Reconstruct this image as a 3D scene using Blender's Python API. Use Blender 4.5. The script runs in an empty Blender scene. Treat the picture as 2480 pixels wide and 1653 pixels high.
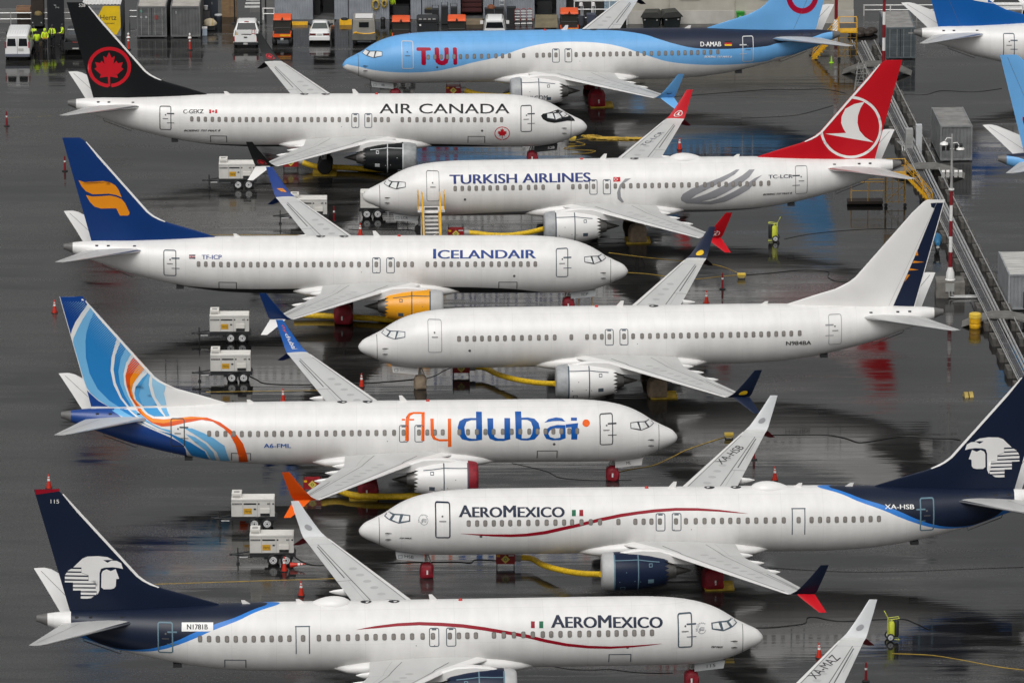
import bpy, bmesh, math, random
import numpy as np
from mathutils import Matrix, Vector
from mathutils.geometry import tessellate_polygon
R = math.radians
random.seed(4)
sc = bpy.context.scene
COL = sc.collection
# ---------------------------------------------------------------- camera
cd = bpy.data.cameras.new('camera'); cam = bpy.data.objects.new('camera', cd); COL.objects.link(cam)
cd.sensor_fit = 'HORIZONTAL'; cd.sensor_width = 36; cd.lens = 238.538; cd.clip_start = 1; cd.clip_end = 20000
cam.matrix_world = Matrix.Translation((0, 0, 123.506)) @ Matrix.Rotation(math.pi/2 - 0.270973, 4, 'X') @ Matrix.Rotation(-0.004014, 4, 'Z')
sc.camera = cam
# ---------------------------------------------------------------- overcast sky
w = bpy.data.worlds.new('World'); sc.world = w; w.use_nodes = True
nt = w.node_tree; N = nt.nodes; LK = nt.links
bg = N['Background']; bg.inputs['Strength'].default_value = 0.12
sky = N.new('ShaderNodeTexSky'); sky.sky_type = 'NISHITA'; sky.sun_disc = False
sky.sun_elevation = R(52); sky.sun_rotation = R(194); sky.air_density = 2.0; sky.dust_density = 6.0
hs = N.new('ShaderNodeHueSaturation'); hs.inputs['Saturation'].default_value = 0.06
tc = N.new('ShaderNodeTexCoord'); sx = N.new('ShaderNodeSeparateXYZ')
mr = N.new('ShaderNodeMapRange'); mr.inputs['From Min'].default_value = 0; mr.inputs['From Max'].default_value = 1
mr.inputs['To Min'].default_value = 0.52; mr.inputs['To Max'].default_value = 0.98
mx = N.new('ShaderNodeMix'); mx.data_type = 'RGBA'; mx.blend_type = 'MULTIPLY'; mx.inputs['Factor'].default_value = 1
LK.new(sky.outputs['Color'], hs.inputs['Color']); LK.new(tc.outputs['Generated'], sx.inputs[0]); LK.new(sx.outputs['Z'], mr.inputs['Value'])
LK.new(hs.outputs['Color'], mx.inputs[6]); LK.new(mr.outputs['Result'], mx.inputs[7]); LK.new(mx.outputs[2], bg.inputs['Color'])
sd = bpy.data.lights.new('sun', 'SUN'); sd.energy = 0.95; sd.angle = R(45); sd.color = (1, 0.985, 0.96)
sun = bpy.data.objects.new('sun', sd); COL.objects.link(sun); sun.rotation_euler = (R(38), 0, R(-14))
sc.view_settings.view_transform = 'Standard'; sc.view_settings.look = 'None'; sc.view_settings.gamma = 1
sc.view_settings.exposure = 0.0
# ---------------------------------------------------------------- materials
_m = {}
def mat(name, col=(.5, .5, .5), rough=.5, metal=0, dirt=.06, scale=1.2, spec=.5, stretch=(1, 1, 1), bump=0):
    if name in _m: return _m[name]
    m = bpy.data.materials.new(name); m.use_nodes = True; t = m.node_tree; b = t.nodes['Principled BSDF']
    b.inputs['Roughness'].default_value = rough; b.inputs['Metallic'].default_value = metal; b.inputs['Specular IOR Level'].default_value = spec
    no = t.nodes.new('ShaderNodeTexNoise'); no.inputs['Scale'].default_value = scale; no.inputs['Detail'].default_value = 5
    tcn = t.nodes.new('ShaderNodeTexCoord'); mp = t.nodes.new('ShaderNodeMapping'); mp.inputs['Scale'].default_value = stretch
    t.links.new(tcn.outputs['Object'], mp.inputs['Vector']); t.links.new(mp.outputs['Vector'], no.inputs['Vector'])
    r = t.nodes.new('ShaderNodeMapRange'); r.inputs['From Min'].default_value = .3; r.inputs['From Max'].default_value = .7
    r.inputs['To Min'].default_value = 1-dirt; r.inputs['To Max'].default_value = 1+dirt*.5
    mxx = t.nodes.new('ShaderNodeMix'); mxx.data_type = 'RGBA'; mxx.blend_type = 'MULTIPLY'; mxx.inputs['Factor'].default_value = 1
    mxx.inputs[6].default_value = (*col, 1)
    t.links.new(no.outputs['Fac'], r.inputs['Value']); t.links.new(r.outputs['Result'], mxx.inputs[7]); t.links.new(mxx.outputs[2], b.inputs['Base Color'])
    if bump:
        bp = t.nodes.new('ShaderNodeBump'); bp.inputs['Strength'].default_value = bump; bp.inputs['Distance'].default_value = .03
        t.links.new(no.outputs['Fac'], bp.inputs['Height']); t.links.new(bp.outputs['Normal'], b.inputs['Normal'])
    _m[name] = m; return m
PAL = dict(white=(.775, .762, .745), black=(.010, .011, .012), red=(.52, .012, .022), red2=(.27, .006, .018), orange=(.72, .25, .012), navy=(.010, .017, .042),
  iceblue=(.012, .045, .22), icetail=(.006, .035, .155), fblue=(.006, .09, .36), forange=(.80, .12, .008), flight=(.16, .43, .70), flight2=(.30, .55, .74), fmid=(.02, .20, .50), fmid2=(.07, .33, .64),
  fdark=(.006, .05, .24), orange2=(.70, .085, .006), orange3=(.85, .26, .012), tkblue=(.014, .03, .16), tkgray=(.27, .27, .285), tkred=(.50, .008, .016), tuired=(.36, .004, .032),
  tuiblue=(.15, .40, .74), tuinavy=(.016, .022, .045), green=(.012, .13, .065), yellow=(.80, .50, .02), pale=(.52, .53, .54), kzblue=(.008, .10, .36), amblue=(.03, .20, .62), amtail=(.008, .014, .034),
  outline=(.075, .10, .125), outdark=(.05, .055, .06), outblue=(.12, .20, .25))
def P(n): return mat('paint_'+n, PAL[n], .32, dirt=.05, scale=.5, spec=.5 if n in ('white', 'pale') else .16)
M_white = P('white')
M_wing = mat('wing_grey', (.56, .56, .55), .42, dirt=.10, scale=.7, stretch=(1, .35, 1))
M_metal = mat('bare_metal', (.72, .72, .72), .28, 1, dirt=.1)
M_dmetal = mat('dark_metal', (.27, .26, .25), .38, .85, dirt=.3, scale=4)
M_cone = mat('exhaust_titanium', (.12, .115, .11), .45, .7, dirt=.25, scale=3)
M_rubber = mat('rubber', (.012, .012, .013), .7, dirt=.2)
M_lip = mat('lip_cover_grey', (.36, .37, .38), .5, dirt=.2, scale=2.5, bump=.4)
M_lip2 = mat('lip_metal_grey', (.44, .44, .44), .5, 0, dirt=.12, scale=2)
M_redbag = mat('red_canvas', (.26, .006, .018), .6, dirt=.4, scale=3, bump=.8)
M_tanbag = mat('tan_canvas', (.28, .215, .15), .8, dirt=.3, scale=3, bump=.8)
M_gear = mat('gear_grey', (.33, .33, .32), .5, dirt=.2)
M_pane = mat('window_shade', (.235, .215, .19), .35, dirt=.25, scale=3)
M_frame = mat('window_frame', (.135, .13, .125), .45, dirt=.15)
M_cover = mat('cockpit_cover', (.74, .74, .73), .4, dirt=.15, scale=3)
M_line = mat('panel_line', (.09, .09, .09), .5)
M_lineL = mat('panel_line_light', (.40, .40, .395), .5)
M_yellow = mat('yellow_paint', (.78, .42, .012), .45, dirt=.2, scale=3)
M_orange = mat('orange_plastic', (.82, .10, .012), .4, dirt=.12)
M_cone_red = mat('cone_orange', (.60, .03, .012), .5, dirt=.15)
M_dark = mat('dark_grey', (.02, .021, .023), .5, dirt=.2)
M_glass = mat('dark_glass', (.012, .014, .016), .12, dirt=.05, spec=.18)
M_car = mat('car_white', (.78, .78, .77), .22, dirt=.04)
M_conc = mat('concrete', (.17, .16, .145), .75, dirt=.4, scale=2.2, bump=.3)
M_conc2 = mat('concrete_pale', (.165, .16, .148), .75, dirt=.3, scale=1.5)
M_galv = mat('galvanised', (.52, .52, .51), .4, .5, dirt=.15)
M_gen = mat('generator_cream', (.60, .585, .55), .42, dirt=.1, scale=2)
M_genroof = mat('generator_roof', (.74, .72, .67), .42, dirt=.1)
M_vest = mat('hi_vis', (.60, .85, .02), .7, dirt=.2, scale=5)
M_cloth = mat('dark_cloth', (.014, .015, .02), .85, dirt=.3)
M_skin = mat('skin', (.42, .26, .19), .6)
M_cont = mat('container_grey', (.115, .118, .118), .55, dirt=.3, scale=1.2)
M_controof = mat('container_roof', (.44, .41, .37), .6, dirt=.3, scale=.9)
M_shed = mat('shed_blue_grey', (.26, .28, .31), .55, dirt=.2, scale=1.0)
M_beige = mat('beige_wall', (.46, .43, .37), .7, dirt=.15, scale=.8)
M_grey = mat('mid_grey', (.22, .22, .22), .5, dirt=.2)
M_brown = mat('plywood', (.24, .15, .075), .7, dirt=.3, scale=1.5, stretch=(1, 1, 6))
M_dkbrown = mat('rusty_brown', (.035, .024, .018), .7, dirt=.4)
M_tan = mat('tan_canvas_cab', (.27, .26, .235), .7, dirt=.2)
M_tailred = mat('tail_lamp', (.35, .008, .012), .25)
M_blue = mat('blue_plastic', (.02, .14, .28), .35, dirt=.2)
M_green = mat('green_plastic', (.03, .28, .03), .4)
M_lime = mat('lime_plastic', (.42, .85, .02), .5)
M_cartgreen = mat('cart_yellow_green', (.62, .66, .06), .45, dirt=.15)
M_duct = mat('yellow_duct', (.72, .46, .012), .6, dirt=.3, scale=6, bump=.6)
M_heater = mat('heater_red', (.28, .006, .010), .45, dirt=.25)
M_rope = mat('yellow_rope', (.55, .36, .05), .8, dirt=.3)
M_cable = mat('black_cable', (.010, .010, .010), .5)
M_mastred = mat('mast_red', (.22, .008, .014), .45, dirt=.2)
M_redbrown = mat('shelf_red_brown', (.06, .012, .012), .6)
M_tarp = mat('cream_tarp', (.52, .44, .31), .8, dirt=.3, bump=.6)
M_plate = mat('number_plate', (.5, .5, .47), .5, dirt=.3, scale=20)

def floatcurve(t, xsock, pts, x0, x1, z0, z1):
    """z(x) as a Float Curve over local x; returns the socket giving z"""
    a = t.nodes.new('ShaderNodeMapRange'); a.inputs['From Min'].default_value = x0; a.inputs['From Max'].default_value = x1; t.links.new(xsock, a.inputs['Value'])
    c = t.nodes.new('ShaderNodeFloatCurve'); t.links.new(a.outputs['Result'], c.inputs['Value'])
    cu = c.mapping.curves[0]; pts = sorted(pts); u = [((x-x0)/(x1-x0), (z-z0)/(z1-z0)) for x, z in pts]
    u = [q for q in u if 0 <= q[0] <= 1]
    if u[0][0] > .001: u = [(0, u[0][1])] + u
    if u[-1][0] < .999: u.append((1, u[-1][1]))
    while len(cu.points) < len(u): cu.points.new(.5, .5)
    for p, q in zip(cu.points, u): p.location = q; p.handle_type = 'AUTO'
    c.mapping.update()
    b = t.nodes.new('ShaderNodeMapRange'); b.clamp = False; b.inputs['To Min'].default_value = z0; b.inputs['To Max'].default_value = z1
    t.links.new(c.outputs['Value'], b.inputs['Value']); return b.outputs['Result']
def livery(name, base, layers):
    """hull paint: layers = (colour, test, curve, xmin, xmax) with test '<' or '>' comparing height with the curve; paint follows the hull, not the light"""
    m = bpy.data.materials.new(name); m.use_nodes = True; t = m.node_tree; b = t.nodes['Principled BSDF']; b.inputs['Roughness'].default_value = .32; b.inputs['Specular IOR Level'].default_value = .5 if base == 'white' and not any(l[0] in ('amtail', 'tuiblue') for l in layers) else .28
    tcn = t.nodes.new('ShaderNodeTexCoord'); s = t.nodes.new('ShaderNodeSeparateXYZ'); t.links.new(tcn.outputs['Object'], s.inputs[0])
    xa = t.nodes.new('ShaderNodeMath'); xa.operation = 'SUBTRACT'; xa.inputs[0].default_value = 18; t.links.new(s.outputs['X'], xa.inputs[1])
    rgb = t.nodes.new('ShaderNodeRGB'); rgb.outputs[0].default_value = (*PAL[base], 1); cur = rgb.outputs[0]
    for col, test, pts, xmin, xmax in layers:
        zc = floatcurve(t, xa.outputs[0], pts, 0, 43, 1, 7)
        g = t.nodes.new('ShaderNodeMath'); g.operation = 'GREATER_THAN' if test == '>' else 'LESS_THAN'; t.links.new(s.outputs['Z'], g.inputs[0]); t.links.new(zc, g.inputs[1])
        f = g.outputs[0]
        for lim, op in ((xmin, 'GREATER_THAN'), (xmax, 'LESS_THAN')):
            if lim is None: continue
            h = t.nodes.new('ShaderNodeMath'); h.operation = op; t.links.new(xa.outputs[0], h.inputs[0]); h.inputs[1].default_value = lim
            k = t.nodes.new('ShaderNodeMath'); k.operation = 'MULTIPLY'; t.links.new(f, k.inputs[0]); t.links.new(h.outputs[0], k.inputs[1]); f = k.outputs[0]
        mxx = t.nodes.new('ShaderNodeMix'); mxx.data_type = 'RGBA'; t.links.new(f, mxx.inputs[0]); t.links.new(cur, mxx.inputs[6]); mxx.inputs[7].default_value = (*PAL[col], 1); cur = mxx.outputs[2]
    no = t.nodes.new('ShaderNodeTexNoise'); no.inputs['Scale'].default_value = .9; no.inputs['Detail'].default_value = 6
    mp = t.nodes.new('ShaderNodeMapping'); mp.inputs['Scale'].default_value = (1.6, 1, .35); t.links.new(tcn.outputs['Object'], mp.inputs['Vector']); t.links.new(mp.outputs['Vector'], no.inputs['Vector'])
    r = t.nodes.new('ShaderNodeMapRange'); r.inputs['From Min'].default_value = .3; r.inputs['From Max'].default_value = .75; r.inputs['To Min'].default_value = .91; r.inputs['To Max'].default_value = 1.02
    t.links.new(no.outputs['Fac'], r.inputs['Value'])
    jn = None   # skin joints: faint ring and lap seams
    for src, pitch, wdt, amt in ((xa.outputs[0], 1.27, .012, .10), (s.outputs['Z'], .86, .010, .07)):
        pp = t.nodes.new('ShaderNodeMath'); pp.operation = 'PINGPONG'; pp.inputs[1].default_value = pitch; t.links.new(src, pp.inputs[0])
        lt = t.nodes.new('ShaderNodeMath'); lt.operation = 'LESS_THAN'; lt.inputs[1].default_value = wdt; t.links.new(pp.outputs[0], lt.inputs[0])
        sb = t.nodes.new('ShaderNodeMath'); sb.operation = 'MULTIPLY_ADD'; sb.inputs[1].default_value = -amt; sb.inputs[2].default_value = 1; t.links.new(lt.outputs[0], sb.inputs[0])
        if jn is None: jn = sb.outputs[0]
        else:
            k = t.nodes.new('ShaderNodeMath'); k.operation = 'MULTIPLY'; t.links.new(jn, k.inputs[0]); t.links.new(sb.outputs[0], k.inputs[1]); jn = k.outputs[0]
    k = t.nodes.new('ShaderNodeMath'); k.operation = 'MULTIPLY'; t.links.new(jn, k.inputs[0]); t.links.new(r.outputs['Result'], k.inputs[1]); r = k
    mu = t.nodes.new('ShaderNodeMix'); mu.data_type = 'RGBA'; mu.blend_type = 'MULTIPLY'; mu.inputs[0].default_value = 1
    t.links.new(cur, mu.inputs[6]); t.links.new(r.outputs[0], mu.inputs[7]); t.links.new(mu.outputs[2], b.inputs['Base Color'])
    return m
# ---------------------------------------------------------------- mesh helpers
class B:
    def __init__(s): s.v = []; s.f = []; s.i = []
    def add(s, vs, fs, mi=0):
        o = len(s.v); s.v += [tuple(map(float, q)) for q in vs]; s.f += [tuple(o+j for j in f) for f in fs]; s.i += [mi]*len(fs); return s
    def box(s, c, d, rz=0, mi=0, taper=1, rx=0, ry=0):
        M = Matrix.Rotation(rz, 3, 'Z') @ Matrix.Rotation(ry, 3, 'Y') @ Matrix.Rotation(rx, 3, 'X'); q = []
        for z in (-1, 1):
            k = taper if z > 0 else 1
            for x, y in ((-1, -1), (1, -1), (1, 1), (-1, 1)):
                q.append(Vector(c) + M @ Vector((x*d[0]/2*k, y*d[1]/2*k, z*d[2]/2)))
        return s.add(q, [(3, 2, 1, 0), (4, 5, 6, 7), (0, 1, 5, 4), (1, 2, 6, 5), (2, 3, 7, 6), (3, 0, 4, 7)], mi)
    def loft(s, rings, cap=True, mi=0, closed=True):
        n = len(rings[0]); vs = [p for r in rings for p in r]; fs = []
        for a in range(len(rings)-1):
            for j in range(n if closed else n-1):
                k = (j+1) % n; fs.append((a*n+j, a*n+k, (a+1)*n+k, (a+1)*n+j))
        if cap: fs.append(tuple(range(n-1, -1, -1))); fs.append(tuple((len(rings)-1)*n+j for j in range(n)))
        return s.add(vs, fs, mi)
    def lathe(s, prof, c=(0, 0, 0), axis='Z', n=20, mi=0, cap=True):
        rings = []
        for r, h in prof:
            q = []
            for j in range(n):
                a = 2*math.pi*j/n; x, y = r*math.cos(a), r*math.sin(a)
                v = (x, y, h) if axis == 'Z' else ((h, x, y) if axis == 'X' else (x, h, y)); q.append((c[0]+v[0], c[1]+v[1], c[2]+v[2]))
            rings.append(q)
        return s.loft(rings, cap, mi)
    def cyl(s, a, b, r, r2=None, n=12, mi=0):
        return s.tube([a, b], r, n, mi, r2)
    def tube(s, pts, r, n=8, mi=0, r2=None):
        pts = [Vector(p) for p in pts]; rings = []; up = Vector((0, 0, 1))
        for k, p in enumerate(pts):
            t = (pts[min(k+1, len(pts)-1)] - pts[max(k-1, 0)]).normalized()
            u = t.cross(up if abs(t.z) < .95 else Vector((1, 0, 0))).normalized(); v = u.cross(t)
            rr = r if r2 is None else r + (r2-r)*k/(len(pts)-1)
            rings.append([p + u*rr*math.cos(2*math.pi*j/n) + v*rr*math.sin(2*math.pi*j/n) for j in range(n)])
        return s.loft(rings, True, mi)
    def prism(s, poly, a, b, plane='XZ', mi=0):
        def e(p, h): return (p[0], h, p[1]) if plane == 'XZ' else ((h, p[0], p[1]) if plane == 'YZ' else (p[0], p[1], h))
        return s.loft([[e(p, a) for p in poly], [e(p, b) for p in poly]], True, mi)
    def build(s, name, mats, parent=None, smooth=False, angle=None):
        me = bpy.data.meshes.new(name); me.from_pydata(s.v, [], s.f)
        mats = mats if isinstance(mats, (list, tuple)) else [mats]
        for m in mats: me.materials.append(m)
        me.polygons.foreach_set('material_index', s.i)
        bm = bmesh.new(); bm.from_mesh(me); bmesh.ops.recalc_face_normals(bm, faces=bm.faces)
        if smooth:
            for f in bm.faces: f.smooth = True
            ang = angle if angle is not None else R(35)
            for e in bm.edges:
                if len(e.link_faces) == 2 and e.calc_face_angle(0) > ang: e.smooth = False
        bm.to_mesh(me); bm.free()
        o = bpy.data.objects.new(name, me); COL.objects.link(o)
        if parent: o.parent = parent
        return o
def tag(o, label=None, cat=None, group=None, kind=None):
    for k, v in (('label', label), ('category', cat), ('group', group), ('kind', kind)):
        if v: o[k] = v
    return o
def thing(name, loc, label, cat, rz=0, group=None):
    o = bpy.data.objects.new(name, None); COL.objects.link(o); o.location = loc; o.rotation_euler = (0, 0, rz); o.empty_display_size = .5
    return tag(o, label, cat, group)
def copy_thing(root, loc, rz=0, label=None):
    r = root.copy(); COL.objects.link(r); r.location = loc; r.rotation_euler = (0, 0, rz)
    if label: r['label'] = label
    for ch in list(root.children):
        c = ch.copy(); COL.objects.link(c); c.parent = r
        for g in list(ch.children):
            d = g.copy(); COL.objects.link(d); d.parent = c
    return r
_txt = {}
def text_tris(txt, bold=0, shear=0, caps=None, space=1):
    """filled letters of the built-in font, scaled so that their bounding box is the unit square"""
    key = (txt, bold, shear, caps, space)
    if key in _txt: return _txt[key]
    c = bpy.data.curves.new('t', 'FONT'); c.body = txt; c.offset = 0; c.shear = shear; c.resolution_u = 4; c.space_character = space
    if caps:
        c.small_caps_scale = .87; c.body = ''.join(ch if i in caps else ch.lower() for i, ch in enumerate(txt))
        for i in range(len(txt)): c.body_format[i].use_small_caps = True
    o = bpy.data.objects.new('t', c); COL.objects.link(o)
    dg = bpy.context.evaluated_depsgraph_get(); me = o.evaluated_get(dg).to_mesh()
    v = [tuple(q.co)[:2] for q in me.vertices]; f = [tuple(p.vertices) for p in me.polygons]
    o.evaluated_get(dg).to_mesh_clear(); bpy.data.objects.remove(o); bpy.data.curves.remove(c)
    x0, x1 = min(q[0] for q in v), max(q[0] for q in v); y0, y1 = min(q[1] for q in v), max(q[1] for q in v)
    v = [((x-x0)/(x1-x0), (y-y0)/(y1-y0)) for x, y in v]
    _txt[key] = (v, f); return v, f
def poly_tris(outer, hole=None):
    loops = [[Vector((x, y, 0)) for x, y in outer]] + ([[Vector((x, y, 0)) for x, y in hole]] if hole else [])
    return [tuple(q)[:2] for l in loops for q in l], [tuple(t) for t in tessellate_polygon(loops)]
def wrap(name, sets, surf, mats, parent, dx=.5, dz=.07):
    """lay flat 2-D shapes [(verts, faces, slot[, lift])] on a curved skin: surf(x, z) -> 3-D point or None"""
    V, F, I = [], [], []
    for lift in sorted({(q[3] if len(q) > 3 else 0) for q in sets}):
        bm = bmesh.new()
        for q in sets:
            if (q[3] if len(q) > 3 else 0) != lift: continue
            vs = [bm.verts.new((x, 0, z)) for x, z in q[0]]
            for f in q[1]:
                try: bm.faces.new([vs[j] for j in f]).material_index = q[2]
                except ValueError: pass
        for ax, st in ((0, dx), (2, dz)):
            lo = min(q.co[ax] for q in bm.verts); hi = max(q.co[ax] for q in bm.verts)
            c = math.ceil(lo/st+1e-6)*st
            while c < hi-1e-6:
                co = Vector((0, 0, 0)); co[ax] = c; no = Vector((0, 0, 0)); no[ax] = 1
                bmesh.ops.bisect_plane(bm, geom=bm.verts[:]+bm.edges[:]+bm.faces[:], plane_co=co, plane_no=no); c += st
        bad = []
        for q in bm.verts:
            p = surf(q.co.x, q.co.z, lift) if lift else surf(q.co.x, q.co.z)
            if p is None: bad.append(q)
            else: q.co = p
        if bad: bmesh.ops.delete(bm, geom=bad, context='VERTS')
        bm.verts.index_update(); o = len(V); V += [tuple(q.co) for q in bm.verts]
        for f in bm.faces: F.append(tuple(o+q.index for q in f.verts)); I.append(f.material_index)
        bm.free()
    me = bpy.data.meshes.new(name); me.from_pydata(V, [], F); me.polygons.foreach_set('material_index', I)
    for m in (mats if isinstance(mats, (list, tuple)) else [mats]): me.materials.append(m)
    for p in me.polygons: p.use_smooth = True
    o = bpy.data.objects.new(name, me); COL.objects.link(o); o.parent = parent; return o
def bold_sets(v, f, b):
    """heavier letters without outline offsetting: three copies, shifted sideways and lifted a hair apart"""
    return [([(x+k*b, z) for x, z in v], f, 0, .0025*abs(k)+(.0012 if k > 0 else 0)) for k in (0, -1, 1)]
def rrect(x0, z0, x1, z1, r, n=3):
    q = []
    for cx, cz, a in ((x1-r, z1-r, 0), (x0+r, z1-r, 90), (x0+r, z0+r, 180), (x1-r, z0+r, 270)):
        for k in range(n+1):
            t = R(a+90*k/n); q.append((cx+r*math.cos(t), cz+r*math.sin(t)))
    return q
def frame(x0, z0, x1, z1, r, wd):
    a = rrect(x0, z0, x1, z1, r); b = rrect(x0+wd, z0+wd, x1-wd, z1-wd, max(r-wd, .01)); n = len(a)
    return a+b, [(j, (j+1) % n, n+(j+1) % n, n+j) for j in range(n)]
def strip(pts, wd):
    q = []; pts = [Vector(p) for p in pts]
    for k, p in enumerate(pts):
        t = (pts[min(k+1, len(pts)-1)]-pts[max(k-1, 0)]).normalized(); n = Vector((-t.y, t.x))*wd/2; q += [tuple(p+n), tuple(p-n)]
    return q, [(2*k, 2*k+1, 2*k+3, 2*k+2) for k in range(len(pts)-1)]
def ringp(cx, cz, r, wd, n=24):
    a = [(cx+r*math.cos(2*math.pi*j/n), cz+r*math.sin(2*math.pi*j/n)) for j in range(n)]; b = [(cx+(r-wd)*math.cos(2*math.pi*j/n), cz+(r-wd)*math.sin(2*math.pi*j/n)) for j in range(n)]
    return a+b, [(j, (j+1) % n, n+(j+1) % n, n+j) for j in range(n)]
def disc(cx, cz, r, n=14): return [(cx+r*math.cos(2*math.pi*j/n), cz+r*math.sin(2*math.pi*j/n)) for j in range(n)], [tuple(range(n))]
# ---------------------------------------------------------------- hull sections (station, centre height, radius, half width)
# fuselage stations x, zc, R(silhouette), w
_ST=[(0,2.85,.03,.03),(.03,2.845,.13,.13),(.09,2.84,.228,.225),(.3,2.875,.43,.42),(.55,2.885,.57,.57),(.83,2.895,.69,.71),(1.21,2.90,.875,.90),(1.55,2.915,1.03,1.06),(1.83,2.955,1.175,1.18),(2.06,2.995,1.285,1.27),(2.48,3.07,1.455,1.41),(2.93,3.14,1.60,1.53),(3.46,3.195,1.735,1.65),(3.95,3.24,1.82,1.73),(4.5,3.285,1.885,1.79),(5.2,3.325,1.935,1.84),(5.9,3.35,1.962,1.865),(7,3.37,1.985,1.88),(8.5,3.375,1.99,1.88),(24,3.375,1.99,1.88),(25.2,3.375,1.985,1.88),(26.5,3.395,1.955,1.865),(28.15,3.44,1.90,1.79),(29.2,3.485,1.815,1.70),(30.2,3.53,1.713,1.60),(31.75,3.655,1.517,1.41),(33.3,3.82,1.30,1.19),(34.44,3.955,1.13,1.03),(36.15,4.27,.82,.74),(37.2,4.44,.62,.56),(38.27,4.60,.367,.34),(38.75,4.67,.22,.20),(38.9,4.68,.19,.17)]
_a=np.array(_ST)
def _pchip(x,y):
    h=np.diff(x);d=np.diff(y)/h;m=np.zeros(len(x))
    for i in range(1,len(x)-1):
        if d[i-1]*d[i]>0:
            w1=2*h[i]+h[i-1];w2=h[i]+2*h[i-1];m[i]=(w1+w2)/(w1/d[i-1]+w2/d[i])
    m[0]=d[0];m[-1]=d[-1]
    def f(q):
        q=min(max(q,x[0]),x[-1]);i=min(max(np.searchsorted(x,q)-1,0),len(h)-1);t=(q-x[i])/h[i]
        return (2*t**3-3*t*t+1)*y[i]+(t**3-2*t*t+t)*h[i]*m[i]+(-2*t**3+3*t*t)*y[i+1]+(t**3-t*t)*h[i]*m[i+1]
    return f
_h=np.sqrt(np.maximum(_a[:,2]**2-(_a[:,3]*.29)**2,1e-6))/.957
fz,fh,fw=_pchip(_a[:,0],_a[:,1]),_pchip(_a[:,0],_h),_pchip(_a[:,0],_a[:,3])
PL=(1.575,1.116)
def x98(x,m9):
    if not m9: return x
    return x if x<10 else max(10,x-PL[0]-PL[1])
def sec(x,m9=False):
    q=x98(x,m9);return fz(q),fh(q),fw(q)
def fus_s(x,z,m9=False):
    zc,h,w=sec(x,m9);r=(z-zc)/h
    return w*np.sqrt(1-r*r) if abs(r)<1 else None
WINS = {'S8':[6.45,6.95,7.45,7.95,8.45,8.95,9.47,10.04,10.58,11.14,11.72,12.23,12.77,13.33,13.87,14.92,15.41,15.89,16.41,17.38,17.98,18.57,19.09,19.63,20.15,20.64,21.16,21.68,22.24,22.8,23.32,23.89,24.47,25.01,25.51,26.01,26.52,27.04,27.54,28.05,28.57,29.09,29.59],'P8':[6.6,7.11,7.61,8.11,8.61,9.11,9.63,10.19,10.75,11.29,11.87,12.38,12.92,14.02,15.06,15.56,16.04,16.54,17.51,18.11,18.7,19.22,19.75,20.25,20.76,21.27,21.79,22.32,22.89,23.41,23.98,24.56,25.08,25.58,26.09,26.6,27.1,27.6,28.1,28.61,29.17],'S9':[6.51,7.03,7.52,8.03,8.53,9.02,9.54,10.11,10.65,11.21,11.74,12.27,12.75,13.32,13.86,14.4,14.98,15.54,16.57,17.06,17.54,18.06,19.02,19.61,20.21,20.74,21.26,21.78,22.29,22.8,23.32,23.86,24.43,24.95,25.52,26.42,27.2,27.71,28.21,28.72,29.23,29.74,30.25,30.75,31.27,31.77,32.28],'P9':[6.56,7.07,7.56,8.07,8.56,9.06,9.59,10.15,10.69,11.25,11.78,12.3,12.78,13.35,13.91,14.46,15.57,16.59,17.09,17.56,18.07,19.04,19.64,20.23,20.76,21.29,21.81,22.31,22.81,23.36,23.88,24.45,24.98,25.54,26.44,27.22,27.73,28.23,28.74,29.25,29.76,30.27,30.79,31.3]}
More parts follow.
